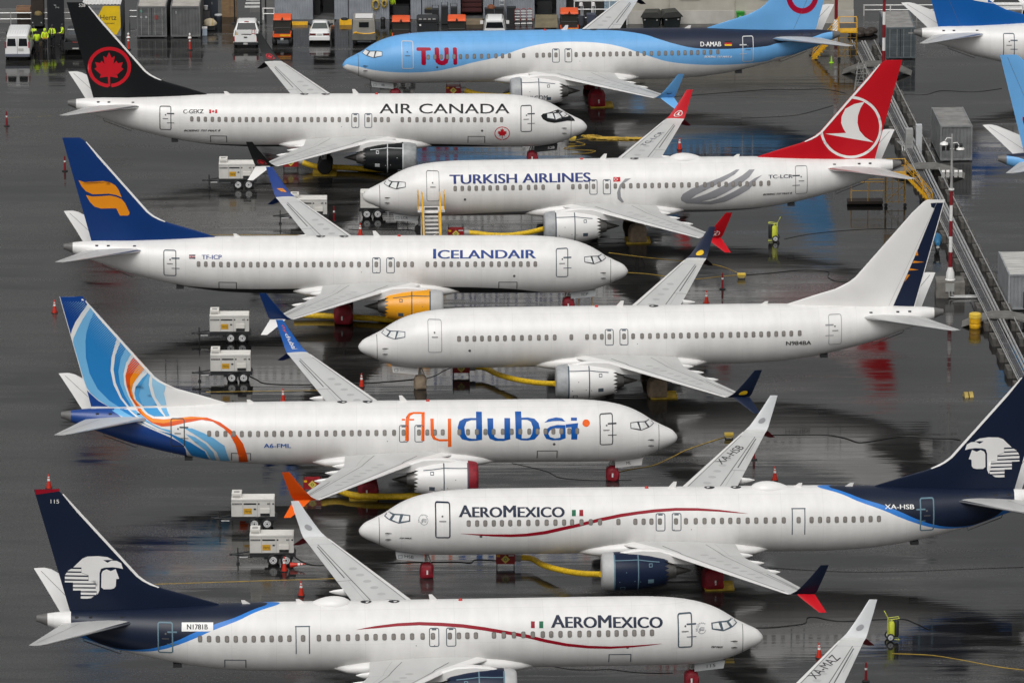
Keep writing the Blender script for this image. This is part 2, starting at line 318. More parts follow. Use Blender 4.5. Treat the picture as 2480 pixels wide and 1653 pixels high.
DATA = {'AC':{'ftext':[('black',('AIR CANADA',15.57,4.27,5.86,4.27,0.64)),('black',('C-GEKZ',30.22,4.21,28.72,4.25,0.27)),('black',('BOEING 737 MAX 8',30.18,2.85,27.45,2.92,0.15))],'fpoly':[('red',[(28.29,4.52),(28.13,4.52),(28.13,4.26),(28.29,4.26)]),('red',[(27.84,4.52),(27.68,4.53),(27.68,4.27),(27.85,4.26)]),('red',[(27.99,4.5),(27.97,4.46),(27.95,4.48),(27.96,4.42),(27.94,4.45),(27.93,4.43),(27.89,4.44),(27.9,4.41),(27.88,4.39),(27.93,4.36),(27.92,4.33),(27.98,4.34),(27.98,4.28),(28.0,4.28),(28.0,4.34),(28.06,4.33),(28.05,4.35),(28.1,4.39),(28.09,4.4),(28.1,4.43),(28.06,4.43),(28.05,4.45),(28.02,4.42),(28.04,4.47),(28.01,4.46)]),('black',[(3.55,4.33),(2.93,4.33),(2.1,4.27),(0.96,3.62),(1.71,3.69),(2.37,3.66),(2.94,3.76),(3.27,3.89),(3.47,4.13)]),('red',[(6.4,3.22),(6.33,3.08),(6.26,3.13),(6.29,2.92),(6.22,3.01),(6.18,2.95),(6.06,2.98),(6.1,2.85),(6.04,2.81),(6.2,2.66),(6.17,2.58),(6.37,2.61),(6.36,2.36),(6.4,2.35),(6.42,2.61),(6.62,2.58),(6.59,2.66),(6.75,2.81),(6.69,2.85),(6.73,2.98),(6.61,2.95),(6.58,3.01),(6.5,2.93),(6.54,3.13),(6.46,3.08)]),('red',[(6.36,2.21),(6.26,2.23),(6.18,2.26),(6.1,2.3),(6.02,2.35),(5.96,2.42),(5.91,2.49),(5.86,2.57),(5.84,2.65),(5.82,2.74),(5.82,2.83),(5.83,2.91),(5.86,2.99),(5.9,3.07),(5.96,3.13),(6.02,3.19),(6.09,3.24),(6.17,3.28),(6.26,3.3),(6.35,3.32),(6.44,3.32),(6.53,3.3),(6.62,3.28),(6.7,3.24),(6.77,3.19),(6.84,3.14),(6.89,3.07),(6.93,2.99),(6.96,2.91),(6.97,2.83),(6.97,2.74),(6.96,2.66),(6.93,2.57),(6.89,2.49),(6.83,2.42),(6.77,2.35),(6.69,2.3),(6.61,2.26),(6.53,2.23),(6.43,2.21),(6.43,2.28),(6.51,2.3),(6.59,2.32),(6.67,2.36),(6.73,2.41),(6.79,2.46),(6.84,2.53),(6.88,2.6),(6.9,2.67),(6.92,2.75),(6.92,2.83),(6.9,2.9),(6.88,2.97),(6.84,3.04),(6.79,3.1),(6.74,3.15),(6.67,3.19),(6.6,3.22),(6.52,3.25),(6.44,3.26),(6.36,3.26),(6.27,3.25),(6.2,3.22),(6.12,3.19),(6.06,3.15),(6.0,3.1),(5.95,3.04),(5.92,2.97),(5.89,2.9),(5.88,2.82),(5.88,2.75),(5.89,2.67),(5.92,2.6),(5.95,2.53),(6.0,2.46),(6.06,2.4),(6.13,2.36),(6.2,2.32),(6.28,2.3),(6.36,2.28)])],'npoly':[('red',[(35.77,8.59),(35.57,8.14),(35.34,8.3),(35.46,7.67),(35.23,7.93),(35.12,7.74),(34.75,7.82),(34.88,7.44),(34.71,7.3),(35.2,6.85),(35.12,6.61),(35.72,6.71),(35.71,5.97),(35.84,5.95),(35.89,6.71),(36.49,6.61),(36.4,6.85),(36.88,7.29),(36.7,7.44),(36.82,7.82),(36.45,7.74),(36.33,7.93),(36.11,7.66),(36.21,8.3),(35.98,8.14)]),('red',[(35.62,5.88),(35.37,5.93),(35.12,6.01),(34.9,6.13),(34.69,6.28),(34.51,6.46),(34.36,6.66),(34.25,6.88),(34.17,7.12),(34.14,7.36),(34.14,7.61),(34.18,7.85),(34.27,8.08),(34.38,8.29),(34.54,8.49),(34.72,8.66),(34.93,8.79),(35.16,8.9),(35.4,8.96),(35.66,8.99),(35.91,8.98),(36.16,8.94),(36.41,8.85),(36.63,8.73),(36.84,8.58),(37.01,8.4),(37.16,8.2),(37.27,7.98),(37.34,7.74),(37.38,7.5),(37.38,7.25),(37.33,7.01),(37.25,6.78),(37.13,6.56),(36.97,6.37),(36.79,6.21),(36.58,6.07),(36.34,5.97),(36.1,5.9),(35.85,5.87),(35.83,6.14),(36.05,6.16),(36.25,6.22),(36.44,6.3),(36.62,6.42),(36.78,6.55),(36.91,6.71),(37.01,6.89),(37.08,7.08),(37.12,7.28),(37.12,7.49),(37.09,7.69),(37.03,7.88),(36.94,8.07),(36.81,8.24),(36.66,8.39),(36.49,8.51),(36.3,8.61),(36.1,8.68),(35.89,8.72),(35.67,8.73),(35.46,8.7),(35.26,8.65),(35.06,8.56),(34.89,8.45),(34.73,8.31),(34.6,8.15),(34.5,7.97),(34.44,7.78),(34.4,7.58),(34.4,7.37),(34.43,7.17),(34.49,6.98),(34.59,6.79),(34.71,6.62),(34.86,6.48),(35.03,6.35),(35.23,6.25),(35.43,6.18),(35.64,6.15)])],'ntext':[('white',('528',37.98,12.03,37.51,12.03,0.25))]},'IC':{'ftext':[('iceblue',('ICELANDAIR',13.44,4.2,6.43,4.21,0.59)),('iceblue',('TF-ICP',29.36,4.16,28.0,4.18,0.27))],'fpoly':[('navy',[(30.24,4.43),(29.81,4.44),(29.81,4.17),(30.24,4.17)]),('white',[(30.24,4.34),(29.81,4.35),(29.81,4.27),(30.24,4.26)]),('red',[(30.24,4.32),(29.81,4.33),(29.81,4.29),(30.24,4.28)]),('red',[(30.1,4.44),(30.05,4.44),(30.05,4.17),(30.1,4.17)])],'npoly':[('orange',[(37.82,9.37),(37.45,9.25),(36.78,9.29),(36.11,9.33),(35.66,9.25),(35.29,9.02),(35.07,8.71),(34.86,8.17),(35.23,8.34),(35.75,8.44),(36.42,8.4),(36.87,8.39),(37.32,8.6),(37.61,8.94)]),('orange',[(37.32,8.33),(36.88,8.23),(36.28,8.26),(35.68,8.31),(35.23,8.21),(34.86,8.05),(34.64,7.78),(34.34,7.12),(34.36,6.97),(34.47,6.89),(35.0,6.89),(35.25,7.41),(35.7,7.4),(36.3,7.38),(36.74,7.51),(37.07,7.86)])]},'FD':{'ftext':[('fblue',('A6-FML',26.16,2.94,24.46,2.92,0.28))],'fword':[('forange',[(17.28,3.31),(17.26,4.47),(17.21,4.74),(17.03,4.92),(16.75,4.98),(16.03,4.97),(16.07,3.3),(16.27,3.31),(16.24,4.88),(16.72,4.89),(16.95,4.79),(17.03,4.59),(17.05,3.31)],None),('forange',[(17.48,4.64),(17.27,4.63),(17.27,4.54),(17.49,4.54)],None),('forange',[(17.02,4.63),(16.7,4.63),(16.7,4.54),(17.02,4.54)],None),('forange',[(15.69,4.63),(15.48,4.63),(15.47,3.75),(15.38,3.51),(15.14,3.4),(14.6,3.4),(14.59,4.62),(14.38,4.62),(14.37,2.88),(14.59,2.88),(14.58,3.27),(15.14,3.27),(15.52,3.4),(15.68,3.69)],None),('fblue',[(12.8,4.97),(12.44,4.96),(12.44,3.34),(12.82,3.29),(13.23,3.27),(13.71,3.39),(13.94,3.74),(13.98,4.13),(13.86,4.48),(13.55,4.62),(13.14,4.65),(12.81,4.64)],[(12.81,4.53),(13.11,4.53),(13.42,4.44),(13.55,4.13),(13.51,3.73),(13.36,3.49),(13.12,3.42),(12.82,3.41)]),('fblue',[(12.1,4.62),(11.73,4.62),(11.73,3.79),(11.65,3.51),(11.45,3.42),(11.04,3.4),(11.03,4.63),(10.67,4.62),(10.66,3.36),(11.11,3.25),(11.59,3.26),(11.96,3.41),(12.09,3.72)],None),('fblue',[(10.35,4.96),(9.96,4.96),(9.95,4.64),(9.55,4.65),(9.14,4.58),(8.88,4.34),(8.8,4.02),(8.89,3.62),(9.13,3.34),(9.58,3.27),(9.99,3.29),(10.33,3.43)],[(9.94,4.52),(9.59,4.52),(9.36,4.41),(9.24,4.09),(9.3,3.69),(9.44,3.45),(9.64,3.4),(9.95,3.41)]),('fblue',[(8.52,4.35),(8.25,4.55),(7.77,4.64),(7.39,4.59),(7.18,4.4),(7.57,4.44),(7.98,4.43)],None),('fblue',[(7.19,4.2),(7.18,3.4),(7.52,3.27),(8.0,3.26),(8.41,3.37),(8.56,3.65),(8.47,3.92),(8.16,4.12),(7.71,4.22)],[(7.51,4.01),(7.52,3.43),(7.86,3.38),(8.17,3.48),(8.27,3.69),(8.17,3.9),(7.86,4.02)]),('fblue',[(6.83,4.62),(6.45,4.61),(6.46,4.44),(6.84,4.45)],None),('fblue',[(7.17,4.24),(6.38,4.31),(6.41,4.16),(6.45,3.3),(6.83,3.31),(6.82,4.07),(7.17,4.04)],None),('forange',[(5.65,4.29),(5.65,4.35),(5.68,4.4),(5.71,4.44),(5.76,4.48),(5.82,4.5),(5.88,4.5),(5.94,4.5),(6.0,4.48),(6.05,4.44),(6.08,4.4),(6.11,4.35),(6.12,4.29),(6.11,4.24),(6.08,4.18),(6.04,4.14),(5.99,4.11),(5.93,4.09),(5.87,4.08),(5.81,4.09),(5.75,4.12),(5.71,4.16),(5.67,4.2),(5.65,4.26)],None)],'fpoly':[('flight',[(35.82,5.1),(35.24,5.09),(34.45,4.76),(33.87,4.43),(34.49,4.58),(35.1,4.75),(35.51,4.94)]),('fmid',[(35.23,5.09),(34.76,5.09),(34.14,4.7),(33.6,4.34),(32.79,3.96),(31.97,3.78),(30.75,3.23),(29.87,2.62),(29.58,1.89),(30.7,2.19),(31.16,3.02),(31.97,3.65),(33.13,4.09),(33.87,4.43),(34.45,4.76)]),('flight',[(34.61,5.09),(34.29,5.1),(33.73,4.76),(33.12,4.35),(32.58,4.1),(32.03,4.01),(32.04,3.84),(32.78,4.1),(33.53,4.44),(34.07,4.76)]),('flight',[(31.14,4.13),(30.67,4.14),(29.99,3.89),(29.31,3.55),(28.64,3.06),(28.31,1.85),(28.89,1.79),(29.12,2.57),(29.73,3.26),(30.47,3.74)]),('flight',[(31.08,3.8),(30.47,3.6),(29.8,3.14),(29.33,2.56),(29.16,1.84),(29.44,1.82),(29.8,2.67),(30.48,3.24)]),('orange2',[(34.16,5.1),(33.8,4.82),(33.19,4.41),(32.58,4.21),(31.96,4.25),(31.07,4.45),(30.05,4.63),(29.36,4.54),(28.69,4.17),(28.28,3.78),(27.95,3.14),(27.76,2.34),(27.73,1.76),(27.15,1.78),(27.24,2.44),(27.47,3.22),(27.87,3.78),(28.28,4.11),(28.89,4.51),(29.7,4.75),(30.73,4.79),(31.75,4.68),(32.44,4.62),(33.12,4.66),(33.59,4.88),(33.9,5.11)]),('orange3',[(34.02,5.1),(33.66,4.77),(33.12,4.45),(32.44,4.4),(31.89,4.51),(31.07,4.66),(30.39,4.71),(29.7,4.7),(30.04,4.75),(30.79,4.77),(31.75,4.66),(32.44,4.61),(33.12,4.65),(33.59,4.87),(33.9,5.1)]),('fmid2',[(33.72,5.11),(32.84,5.13),(32.4,4.78),(33.05,4.77),(33.42,4.9)]),('flight',[(32.6,5.13),(32.26,5.14),(32.06,4.8),(32.31,4.78)])],'npoly':[('fdark',[(38.85,12.37),(37.44,12.39),(37.08,11.95),(37.53,11.32),(37.92,10.72),(38.13,10.23),(38.21,9.91)]),('flight',[(36.89,11.76),(36.66,11.52),(37.0,10.78),(37.22,10.08),(37.3,9.51),(37.29,8.45),(37.07,7.38),(36.58,6.38),(35.84,5.59),(35.23,5.18),(35.85,5.19),(36.52,5.63),(37.03,6.1),(37.26,6.46),(37.45,7.03),(38.08,9.41),(38.05,9.66),(37.79,10.26),(37.44,10.93)]),('fmid',[(36.66,11.52),(35.25,9.92),(35.39,9.49),(35.68,8.43),(35.75,7.58),(35.58,6.66),(35.16,5.73),(34.76,5.2),(35.23,5.18),(35.84,5.59),(36.58,6.38),(37.07,7.38),(37.29,8.45),(37.3,9.51),(37.22,10.08),(37.0,10.78)]),('fmid',[(35.05,9.7),(34.64,9.28),(35.1,8.36),(35.26,7.51),(35.17,6.72),(34.88,5.94),(34.48,5.21),(34.62,5.21),(35.05,5.8),(35.44,6.8),(35.56,7.65),(35.44,8.57),(35.08,9.49)]),('flight',[(34.64,9.28),(34.31,8.88),(34.77,8.07),(34.95,7.36),(34.9,6.65),(34.67,5.93),(34.31,5.21),(34.48,5.21),(34.88,5.94),(35.17,6.72),(35.26,7.51),(35.1,8.36)]),('orange2',[(34.14,8.67),(33.74,8.24),(34.23,7.57),(34.52,7.07),(34.56,6.5),(34.4,5.79),(34.0,5.22),(34.17,5.22),(34.54,5.86),(34.76,6.58),(34.82,7.22),(34.64,7.93)]),('orange3',[(33.74,8.24),(33.48,7.81),(33.97,7.28),(34.35,6.71),(34.43,6.29),(34.3,5.72),(33.9,5.21),(34.0,5.22),(34.4,5.79),(34.56,6.5),(34.52,7.07),(34.23,7.57)]),('fmid2',[(33.28,7.52),(33.56,7.06),(33.88,6.5),(33.99,5.93),(33.8,5.36),(33.59,5.23),(33.73,5.23),(34.17,5.64),(34.27,6.07),(34.19,6.5),(33.76,7.07)]),('flight',[(33.18,7.45),(33.32,7.06),(33.36,6.63),(33.2,5.92),(32.84,5.25),(33.59,5.23),(33.8,5.36),(33.99,5.93),(33.88,6.5),(33.56,7.06),(33.28,7.52)]),('flight2',[(33.08,7.31),(32.88,7.16),(32.41,6.66),(32.31,6.45),(32.42,6.06),(32.26,5.29),(32.6,5.27),(32.97,5.85),(33.16,6.63),(33.14,7.06)]),('fdark',[(37.25,6.28),(37.0,5.22),(35.92,5.21),(36.53,5.58),(36.99,6.01)])],'c1':[(35.54,4.92),(35.1,4.72),(34.62,4.57),(34.08,4.38),(33.13,3.99),(31.98,3.5),(31.23,3.02),(30.97,2.33)]},'AM':{'ftext':[('navy',('AEROMEXICO',12.24,4.19,5.91,4.09,0.63)),('black',('N1781B',33.01,4.34,31.84,4.35,0.25)),('black',('737 MAX',3.1,2.78,2.39,2.7,0.12))],'fpoly':[('white',[(33.31,4.68),(31.52,4.7),(31.53,4.25),(33.32,4.23)]),('red2',[(13.41,4.54),(13.19,4.53),(13.2,4.19),(13.42,4.19)]),('white',[(13.19,4.53),(12.94,4.53),(12.95,4.18),(13.2,4.19)]),('green',[(12.94,4.53),(12.71,4.53),(12.72,4.18),(12.95,4.18)]),('red2',[(23.41,4.24),(22.88,4.28),(22.26,4.31),(21.02,4.4),(19.78,4.43),(18.55,4.37),(17.31,4.27),(16.08,4.1),(14.6,3.84),(13.59,3.64),(12.66,3.39),(11.41,3.12),(10.15,2.97),(8.9,2.92),(7.66,2.99),(6.72,3.08),(5.95,3.18),(5.95,3.19),(6.73,3.15),(7.67,3.1),(8.91,3.07),(10.15,3.14),(11.38,3.3),(12.62,3.57),(13.55,3.83),(14.56,4.02),(16.05,4.28),(17.29,4.45),(18.53,4.54),(19.78,4.59),(21.03,4.55),(22.27,4.43),(22.89,4.34),(23.41,4.24)])],'npoly':[('white',[(38.9,8.25),(38.62,8.36),(38.0,8.38),(37.48,8.31),(37.17,8.14),(37.73,8.14),(37.48,7.98),(37.27,8.1),(36.96,8.08),(36.71,7.93),(36.61,7.59),(36.87,7.66),(37.21,7.71),(37.65,7.69),(37.86,7.62),(37.95,7.36),(37.98,6.32),(38.09,6.06),(38.19,6.46),(38.18,6.75),(38.58,6.92),(38.58,7.24),(38.98,7.41),(38.97,7.71),(39.44,7.72)]),('white',[(39.56,7.63),(38.98,7.62),(38.99,7.47),(39.78,7.49)]),('white',[(39.82,7.4),(38.98,7.39),(38.6,7.23),(39.91,7.26)]),('white',[(39.93,7.17),(38.59,7.14),(38.59,6.99),(39.93,7.02)]),('white',[(39.93,6.92),(38.19,6.9),(38.19,6.75),(39.47,6.77),(39.47,6.81),(39.94,6.82)]),('white',[(39.47,6.69),(38.19,6.67),(38.2,6.52),(39.48,6.54)]),('white',[(39.48,6.46),(38.2,6.43),(38.11,6.28),(39.04,6.29),(39.04,6.33),(39.48,6.33)]),('white',[(39.04,6.21),(38.11,6.19),(38.17,6.05),(39.04,6.07)]),('white',[(39.04,5.98),(38.3,5.97),(38.49,5.85),(38.7,5.83),(39.05,5.84)]),('white',[(37.84,7.33),(37.77,7.49),(37.55,7.59),(37.31,7.48),(37.03,7.6),(36.84,7.02),(37.01,6.99),(37.04,6.57),(37.14,6.44),(37.33,6.39),(37.73,6.39),(37.87,6.51)]),('red2',[(41.54,12.36),(40.08,12.39),(40.04,12.35),(40.11,12.26),(41.49,12.05)])],'ntext':[('white',('115',40.65,11.54,40.17,11.53,0.23))],'c1':[(29.06,5.26),(30.32,4.91),(31.53,4.58),(32.51,4.21),(33.75,3.64),(34.69,3.28),(35.62,3.06),(36.55,2.98),(37.48,3.08),(38.1,3.31),(28.43,5.36)],'c2':[(29.06,5.14),(30.02,4.81),(31.51,4.31),(32.51,3.88),(33.45,3.49),(34.38,3.15),(35.31,2.94),(36.25,2.88),(28.43,5.31),(27.81,5.37),(27.43,5.33)],'c3':[(39.72,5.07),(39.62,4.91),(39.53,4.66)],'sky':[(3.64,3.91),(3.38,3.89)]},'HS':{'ftext':[('navy',('AEROMEXICO',6.0,4.17,12.31,4.12,0.62)),('white',('XA-HSB',31.67,4.35,33.46,4.29,0.25)),('black',('737 MAX',2.41,2.75,3.16,2.8,0.09))],'fpoly':[('green',[(12.78,4.51),(13.02,4.51),(13.01,4.17),(12.77,4.17)]),('white',[(13.02,4.51),(13.23,4.51),(13.22,4.17),(13.01,4.17)]),('red2',[(13.23,4.51),(13.46,4.51),(13.46,4.17),(13.22,4.17)]),('red2',[(6.09,3.19),(7.05,3.08),(8.05,2.99),(9.11,2.94),(10.05,2.97),(11.17,3.1),(12.16,3.33),(13.14,3.54),(14.45,3.85),(15.76,4.1),(16.75,4.23),(17.73,4.33),(19.04,4.41),(20.34,4.4),(21.65,4.34),(22.63,4.26),(23.42,4.21),(23.42,4.21),(22.64,4.32),(21.66,4.44),(20.35,4.54),(19.04,4.56),(17.72,4.5),(16.73,4.4),(15.73,4.28),(14.41,4.04),(13.1,3.73),(12.12,3.53),(11.14,3.31),(10.03,3.16),(9.1,3.12),(8.06,3.13),(7.05,3.16),(6.09,3.2)])],'sky':[(3.88,3.94),(4.18,3.95)],'wtext':('XA-HSB','black',[(22.8,-11.39),(24.44,-14.16),(22.38,-11.87)])},'TK':{'ftext':[('tkblue',('TURKISH AIRLINES',6.24,4.12,16.32,4.13,0.6)),('navy',('TC-LCR',29.17,4.13,30.91,4.11,0.24)),('black',('BOEING 737 MAX 8',28.77,2.92,30.88,2.94,0.13))],'fpoly':[('red',[(17.98,4.42),(18.48,4.42),(18.48,4.12),(17.97,4.11)]),('white',[(18.23,4.33),(18.21,4.35),(18.18,4.37),(18.14,4.37),(18.11,4.36),(18.08,4.34),(18.06,4.32),(18.05,4.29),(18.05,4.25),(18.06,4.22),(18.08,4.2),(18.11,4.18),(18.14,4.17),(18.17,4.17),(18.2,4.18),(18.23,4.2),(18.21,4.22),(18.19,4.2),(18.17,4.19),(18.14,4.19),(18.12,4.2),(18.1,4.21),(18.08,4.23),(18.07,4.26),(18.07,4.28),(18.08,4.31),(18.1,4.33),(18.12,4.34),(18.14,4.35),(18.17,4.34),(18.19,4.33),(18.21,4.32)]),('white',[(18.3,4.27),(18.28,4.3),(18.24,4.3),(18.22,4.27),(18.24,4.24),(18.28,4.24)]),('tkgray',[(22.82,2.87),(22.97,3.16),(23.6,3.55),(24.62,3.92),(25.57,4.24),(26.37,4.55),(26.85,4.77),(27.09,4.77),(26.76,4.5),(26.2,4.2),(25.4,3.8),(24.62,3.42),(23.91,3.06),(23.57,2.77),(23.84,2.85),(24.62,3.13),(25.56,3.56),(26.5,4.01),(27.3,4.42),(27.8,4.75),(28.19,4.75),(27.77,4.27),(27.05,3.77),(26.19,3.27),(25.33,2.82),(24.63,2.62),(24.32,2.53),(24.95,2.56),(25.8,2.86),(26.74,3.34),(27.52,3.79),(28.16,4.19),(28.72,4.39),(28.32,4.11),(27.76,3.43),(26.98,2.96),(26.05,2.49),(25.04,2.28),(24.02,2.35),(23.23,2.41),(22.87,2.65)]),('tkgray',[(19.27,4.33),(18.83,4.3),(18.43,3.9),(18.23,3.36),(18.28,2.86),(18.6,2.54),(18.75,2.58),(18.51,3.02),(18.47,3.52),(18.67,3.97)])],'npoly':[('white',[(36.18,9.33),(35.91,8.89),(35.72,8.33),(35.69,7.77),(35.85,7.2),(36.25,6.71),(36.88,6.3),(34.75,6.72),(33.37,7.01),(34.87,7.05),(34.67,7.38),(34.51,7.79),(34.54,8.27),(34.81,8.83),(35.44,9.18)]),('white',[(35.04,9.76),(35.22,9.76),(35.41,9.75),(35.59,9.72),(35.77,9.68),(35.94,9.62),(36.11,9.55),(36.28,9.46),(36.44,9.36),(36.59,9.25),(36.73,9.13),(36.86,8.99),(36.98,8.85),(37.09,8.69),(37.18,8.53),(37.27,8.36),(37.34,8.18),(37.39,8.0),(37.43,7.81),(37.46,7.62),(37.47,7.44),(37.46,7.25),(37.45,7.06),(37.41,6.87),(37.36,6.69),(37.3,6.52),(37.22,6.35),(37.13,6.18),(37.03,6.03),(36.91,5.89),(36.79,5.75),(36.65,5.63),(36.51,5.52),(36.35,5.42),(36.19,5.34),(36.02,5.27),(35.84,5.21),(35.67,5.17),(35.48,5.14),(35.3,5.13),(35.12,5.14),(34.93,5.16),(34.75,5.2),(34.57,5.25),(34.4,5.31),(34.23,5.39),(34.07,5.49),(33.92,5.59),(33.77,5.71),(33.63,5.84),(33.51,5.99),(33.4,6.14),(33.29,6.3),(33.2,6.47),(33.13,6.64),(33.07,6.82),(33.02,7.0),(32.99,7.19),(32.97,7.38),(32.97,7.57),(33.16,7.56),(33.16,7.38),(33.18,7.21),(33.21,7.04),(33.25,6.87),(33.3,6.71),(33.37,6.55),(33.45,6.39),(33.55,6.25),(33.65,6.11),(33.77,5.98),(33.89,5.86),(34.02,5.75),(34.17,5.65),(34.31,5.57),(34.47,5.49),(34.63,5.43),(34.79,5.39),(34.96,5.35),(35.12,5.33),(35.29,5.33),(35.46,5.34),(35.63,5.36),(35.79,5.4),(35.95,5.45),(36.11,5.51),(36.26,5.59),(36.4,5.68),(36.53,5.78),(36.66,5.89),(36.77,6.02),(36.88,6.15),(36.97,6.29),(37.05,6.44),(37.12,6.59),(37.18,6.76),(37.23,6.92),(37.26,7.09),(37.27,7.26),(37.28,7.44),(37.27,7.61),(37.24,7.78),(37.21,7.95),(37.16,8.12),(37.09,8.28),(37.02,8.44),(36.93,8.59),(36.83,8.73),(36.72,8.86),(36.6,8.99),(36.47,9.1),(36.34,9.2),(36.19,9.29),(36.04,9.38),(35.88,9.44),(35.72,9.49),(35.56,9.53),(35.39,9.56),(35.22,9.57),(35.05,9.57)])],'wtext':('TC-LCR','navy',[(21.13,-11.24),(22.82,-14.16),(20.79,-11.41)])},'JA':{'ftext':[('black',('N984BA',28.27,3.02,29.95,2.99,0.28))],'fpoly':[],'npoly':[('navy',[(37.93,12.14),(38.22,12.16),(38.77,12.16),(36.93,5.07),(35.55,5.14),(37.14,9.03),(38.19,11.77),(37.97,11.88)]),('orange',[(37.09,8.95),(37.16,8.58),(36.94,8.58)]),('orange',[(36.86,8.22),(37.56,8.11),(36.77,8.06)]),('orange',[(36.61,7.71),(37.21,7.59),(36.52,7.56)]),('orange',[(36.63,7.28),(36.26,6.76),(36.43,7.28)])]},'TUI':{'ftext':[('white',('D-AMAB',27.83,4.25,29.44,4.21,0.33)),('white',('BOEING 737 MAX 8',28.12,3.4,30.28,3.31,0.15))],'fpoly':[('tuired',[(5.71,4.48),(5.8,4.52),(6.73,4.51),(6.84,4.43),(6.81,4.29),(6.43,4.28),(6.43,3.25),(6.34,3.18),(6.16,3.19),(6.07,3.26),(6.07,4.27),(5.75,4.28),(5.7,4.34)]),('tuired',[(7.11,4.44),(7.19,4.5),(7.38,4.5),(7.46,4.42),(7.46,3.77),(7.53,3.58),(7.68,3.51),(7.81,3.58),(7.87,3.76),(7.87,4.43),(7.95,4.49),(8.14,4.49),(8.21,4.42),(8.21,3.67),(8.12,3.35),(7.89,3.18),(7.63,3.15),(7.36,3.24),(7.17,3.43),(7.11,3.69)]),('tuired',[(8.53,4.42),(8.61,4.49),(8.78,4.48),(8.85,4.41),(8.86,3.26),(8.79,3.18),(8.62,3.18),(8.55,3.25)]),('black',[(29.74,4.57),(30.3,4.55),(30.29,4.44),(29.73,4.46)]),('red',[(29.73,4.46),(30.29,4.44),(30.29,4.33),(29.73,4.35)]),('yellow',[(29.73,4.35),(30.29,4.33),(30.28,4.22),(29.73,4.24)])],'npoly':[('tuired',[(34.64,7.81),(34.65,7.69),(34.66,7.58),(34.68,7.46),(34.71,7.35),(34.75,7.24),(34.79,7.14),(34.84,7.04),(34.9,6.94),(34.97,6.85),(35.04,6.77),(35.11,6.69),(35.19,6.62),(35.28,6.55),(35.37,6.5),(35.47,6.45),(35.56,6.42),(35.66,6.39),(35.76,6.37),(35.86,6.36),(35.96,6.35),(36.06,6.36),(36.16,6.38),(36.26,6.4),(36.36,6.44),(36.45,6.48),(36.54,6.53),(36.63,6.59),(36.71,6.66),(36.78,6.74),(36.85,6.82),(36.92,6.91),(36.97,7.0),(37.02,7.1),(37.07,7.21),(37.1,7.31),(37.13,7.42),(37.15,7.54),(37.16,7.65),(37.16,7.76),(36.75,7.77),(36.75,7.69),(36.74,7.62),(36.73,7.54),(36.71,7.46),(36.69,7.39),(36.66,7.32),(36.62,7.25),(36.59,7.19),(36.54,7.13),(36.5,7.08),(36.45,7.02),(36.39,6.98),(36.33,6.94),(36.27,6.9),(36.21,6.87),(36.15,6.85),(36.08,6.83),(36.01,6.82),(35.94,6.81),(35.88,6.82),(35.81,6.82),(35.74,6.84),(35.67,6.86),(35.61,6.88),(35.54,6.91),(35.48,6.95),(35.42,6.99),(35.37,7.04),(35.32,7.09),(35.27,7.15),(35.23,7.21),(35.19,7.28),(35.15,7.35),(35.12,7.42),(35.1,7.49),(35.08,7.57),(35.06,7.64),(35.05,7.72),(35.05,7.8)])],'c1':[(0.29,3.02),(0.62,2.98),(1.28,2.92),(2.12,2.77),(3.37,2.64),(5.06,2.57),(6.75,2.63),(8.44,2.92),(10.13,3.34),(11.82,3.69),(13.1,4.08),(13.98,4.34),(15.26,4.59),(16.54,4.72),(18.23,4.73),(19.93,4.63),(21.61,4.34),(22.87,3.93),(24.14,3.49),(25.41,3.12),(27.12,2.88),(28.83,2.75),(30.99,2.71),(33.07,2.81),(34.03,3.12)],'c2':[(18.66,5.37),(20.44,5.36),(21.7,5.32),(23.36,5.14),(24.6,4.82),(25.86,4.47),(27.54,4.13),(29.25,4.02),(30.96,4.01),(33.03,4.09),(33.83,4.26),(35.73,4.43),(36.73,4.63),(38.0,4.91)]},'MZ':{'wtext':('XA-MAZ','black',[(22.25,-11.7),(24.18,-14.48),(21.83,-12.21)])}}
# ---------------------------------------------------------------- airliner geometry (x = metres aft of the nose, s = metres towards the camera side, z = height)
def naca(u): return 5*(.2969*math.sqrt(max(u, 0))-.126*u-.3516*u*u+.2843*u**3-.1036*u**4)
def interp(x, pts):
    for (a, p), (b, q) in zip(pts, pts[1:]):
        if x <= b: return p+(q-p)*(x-a)/(b-a)
    return pts[-1][1]
W_LE = [(0, 13.9), (1.75, 14.35), (3.0, 15.45), (4.6, 16.75), (16.9, 22.95), (18, 23.5)]
W_TE = [(0, 21.0), (5.5, 21.2), (16.8, 24.38), (18, 24.7)]
def wing_z(s): return 2.1+.107*s
def wing_tc(s): return .13-.03*min(s/16.8, 1)
def wing_top(x, s):
    le, te = interp(s, W_LE), interp(s, W_TE); c = te-le; u = min(max((x-le)/c, 0), 1)
    return wing_z(s)+wing_tc(s)*c*naca(u)*.62
FIN_LE = [(4.5, 28.45), (5.38, 28.5), (5.65, 29.35), (5.92, 30.2), (6.35, 31.65), (6.62, 32.2), (6.85, 32.62), (7.15, 33.0), (12.37, 37.45)]
def fin_te(z): return 36.99+(z-5.09)*.2613
def fin_t(x, z):
    le, te = interp(z, FIN_LE), fin_te(z); c = te-le
    if not (le-.4 <= x <= te+.1): return None
    u = min(max((x-le)/c, 0), 1); k = .05*min(c, 5.2)
    return k*naca(u)*min(1, .35+.65*min(max((z-5.3)/2.2, 0), 1)) if z < 7.5 else k*naca(u)
NAC = [(0, .985), (.04, 1.03), (.15, 1.075), (.4, 1.125), (.8, 1.155), (1.4, 1.165), (2.1, 1.135), (2.8, 1.05), (3.3, .945), (3.7, .86)]
E_S, E_Z, E_X = 4.83, 1.66, 12.85
GEARS = {}
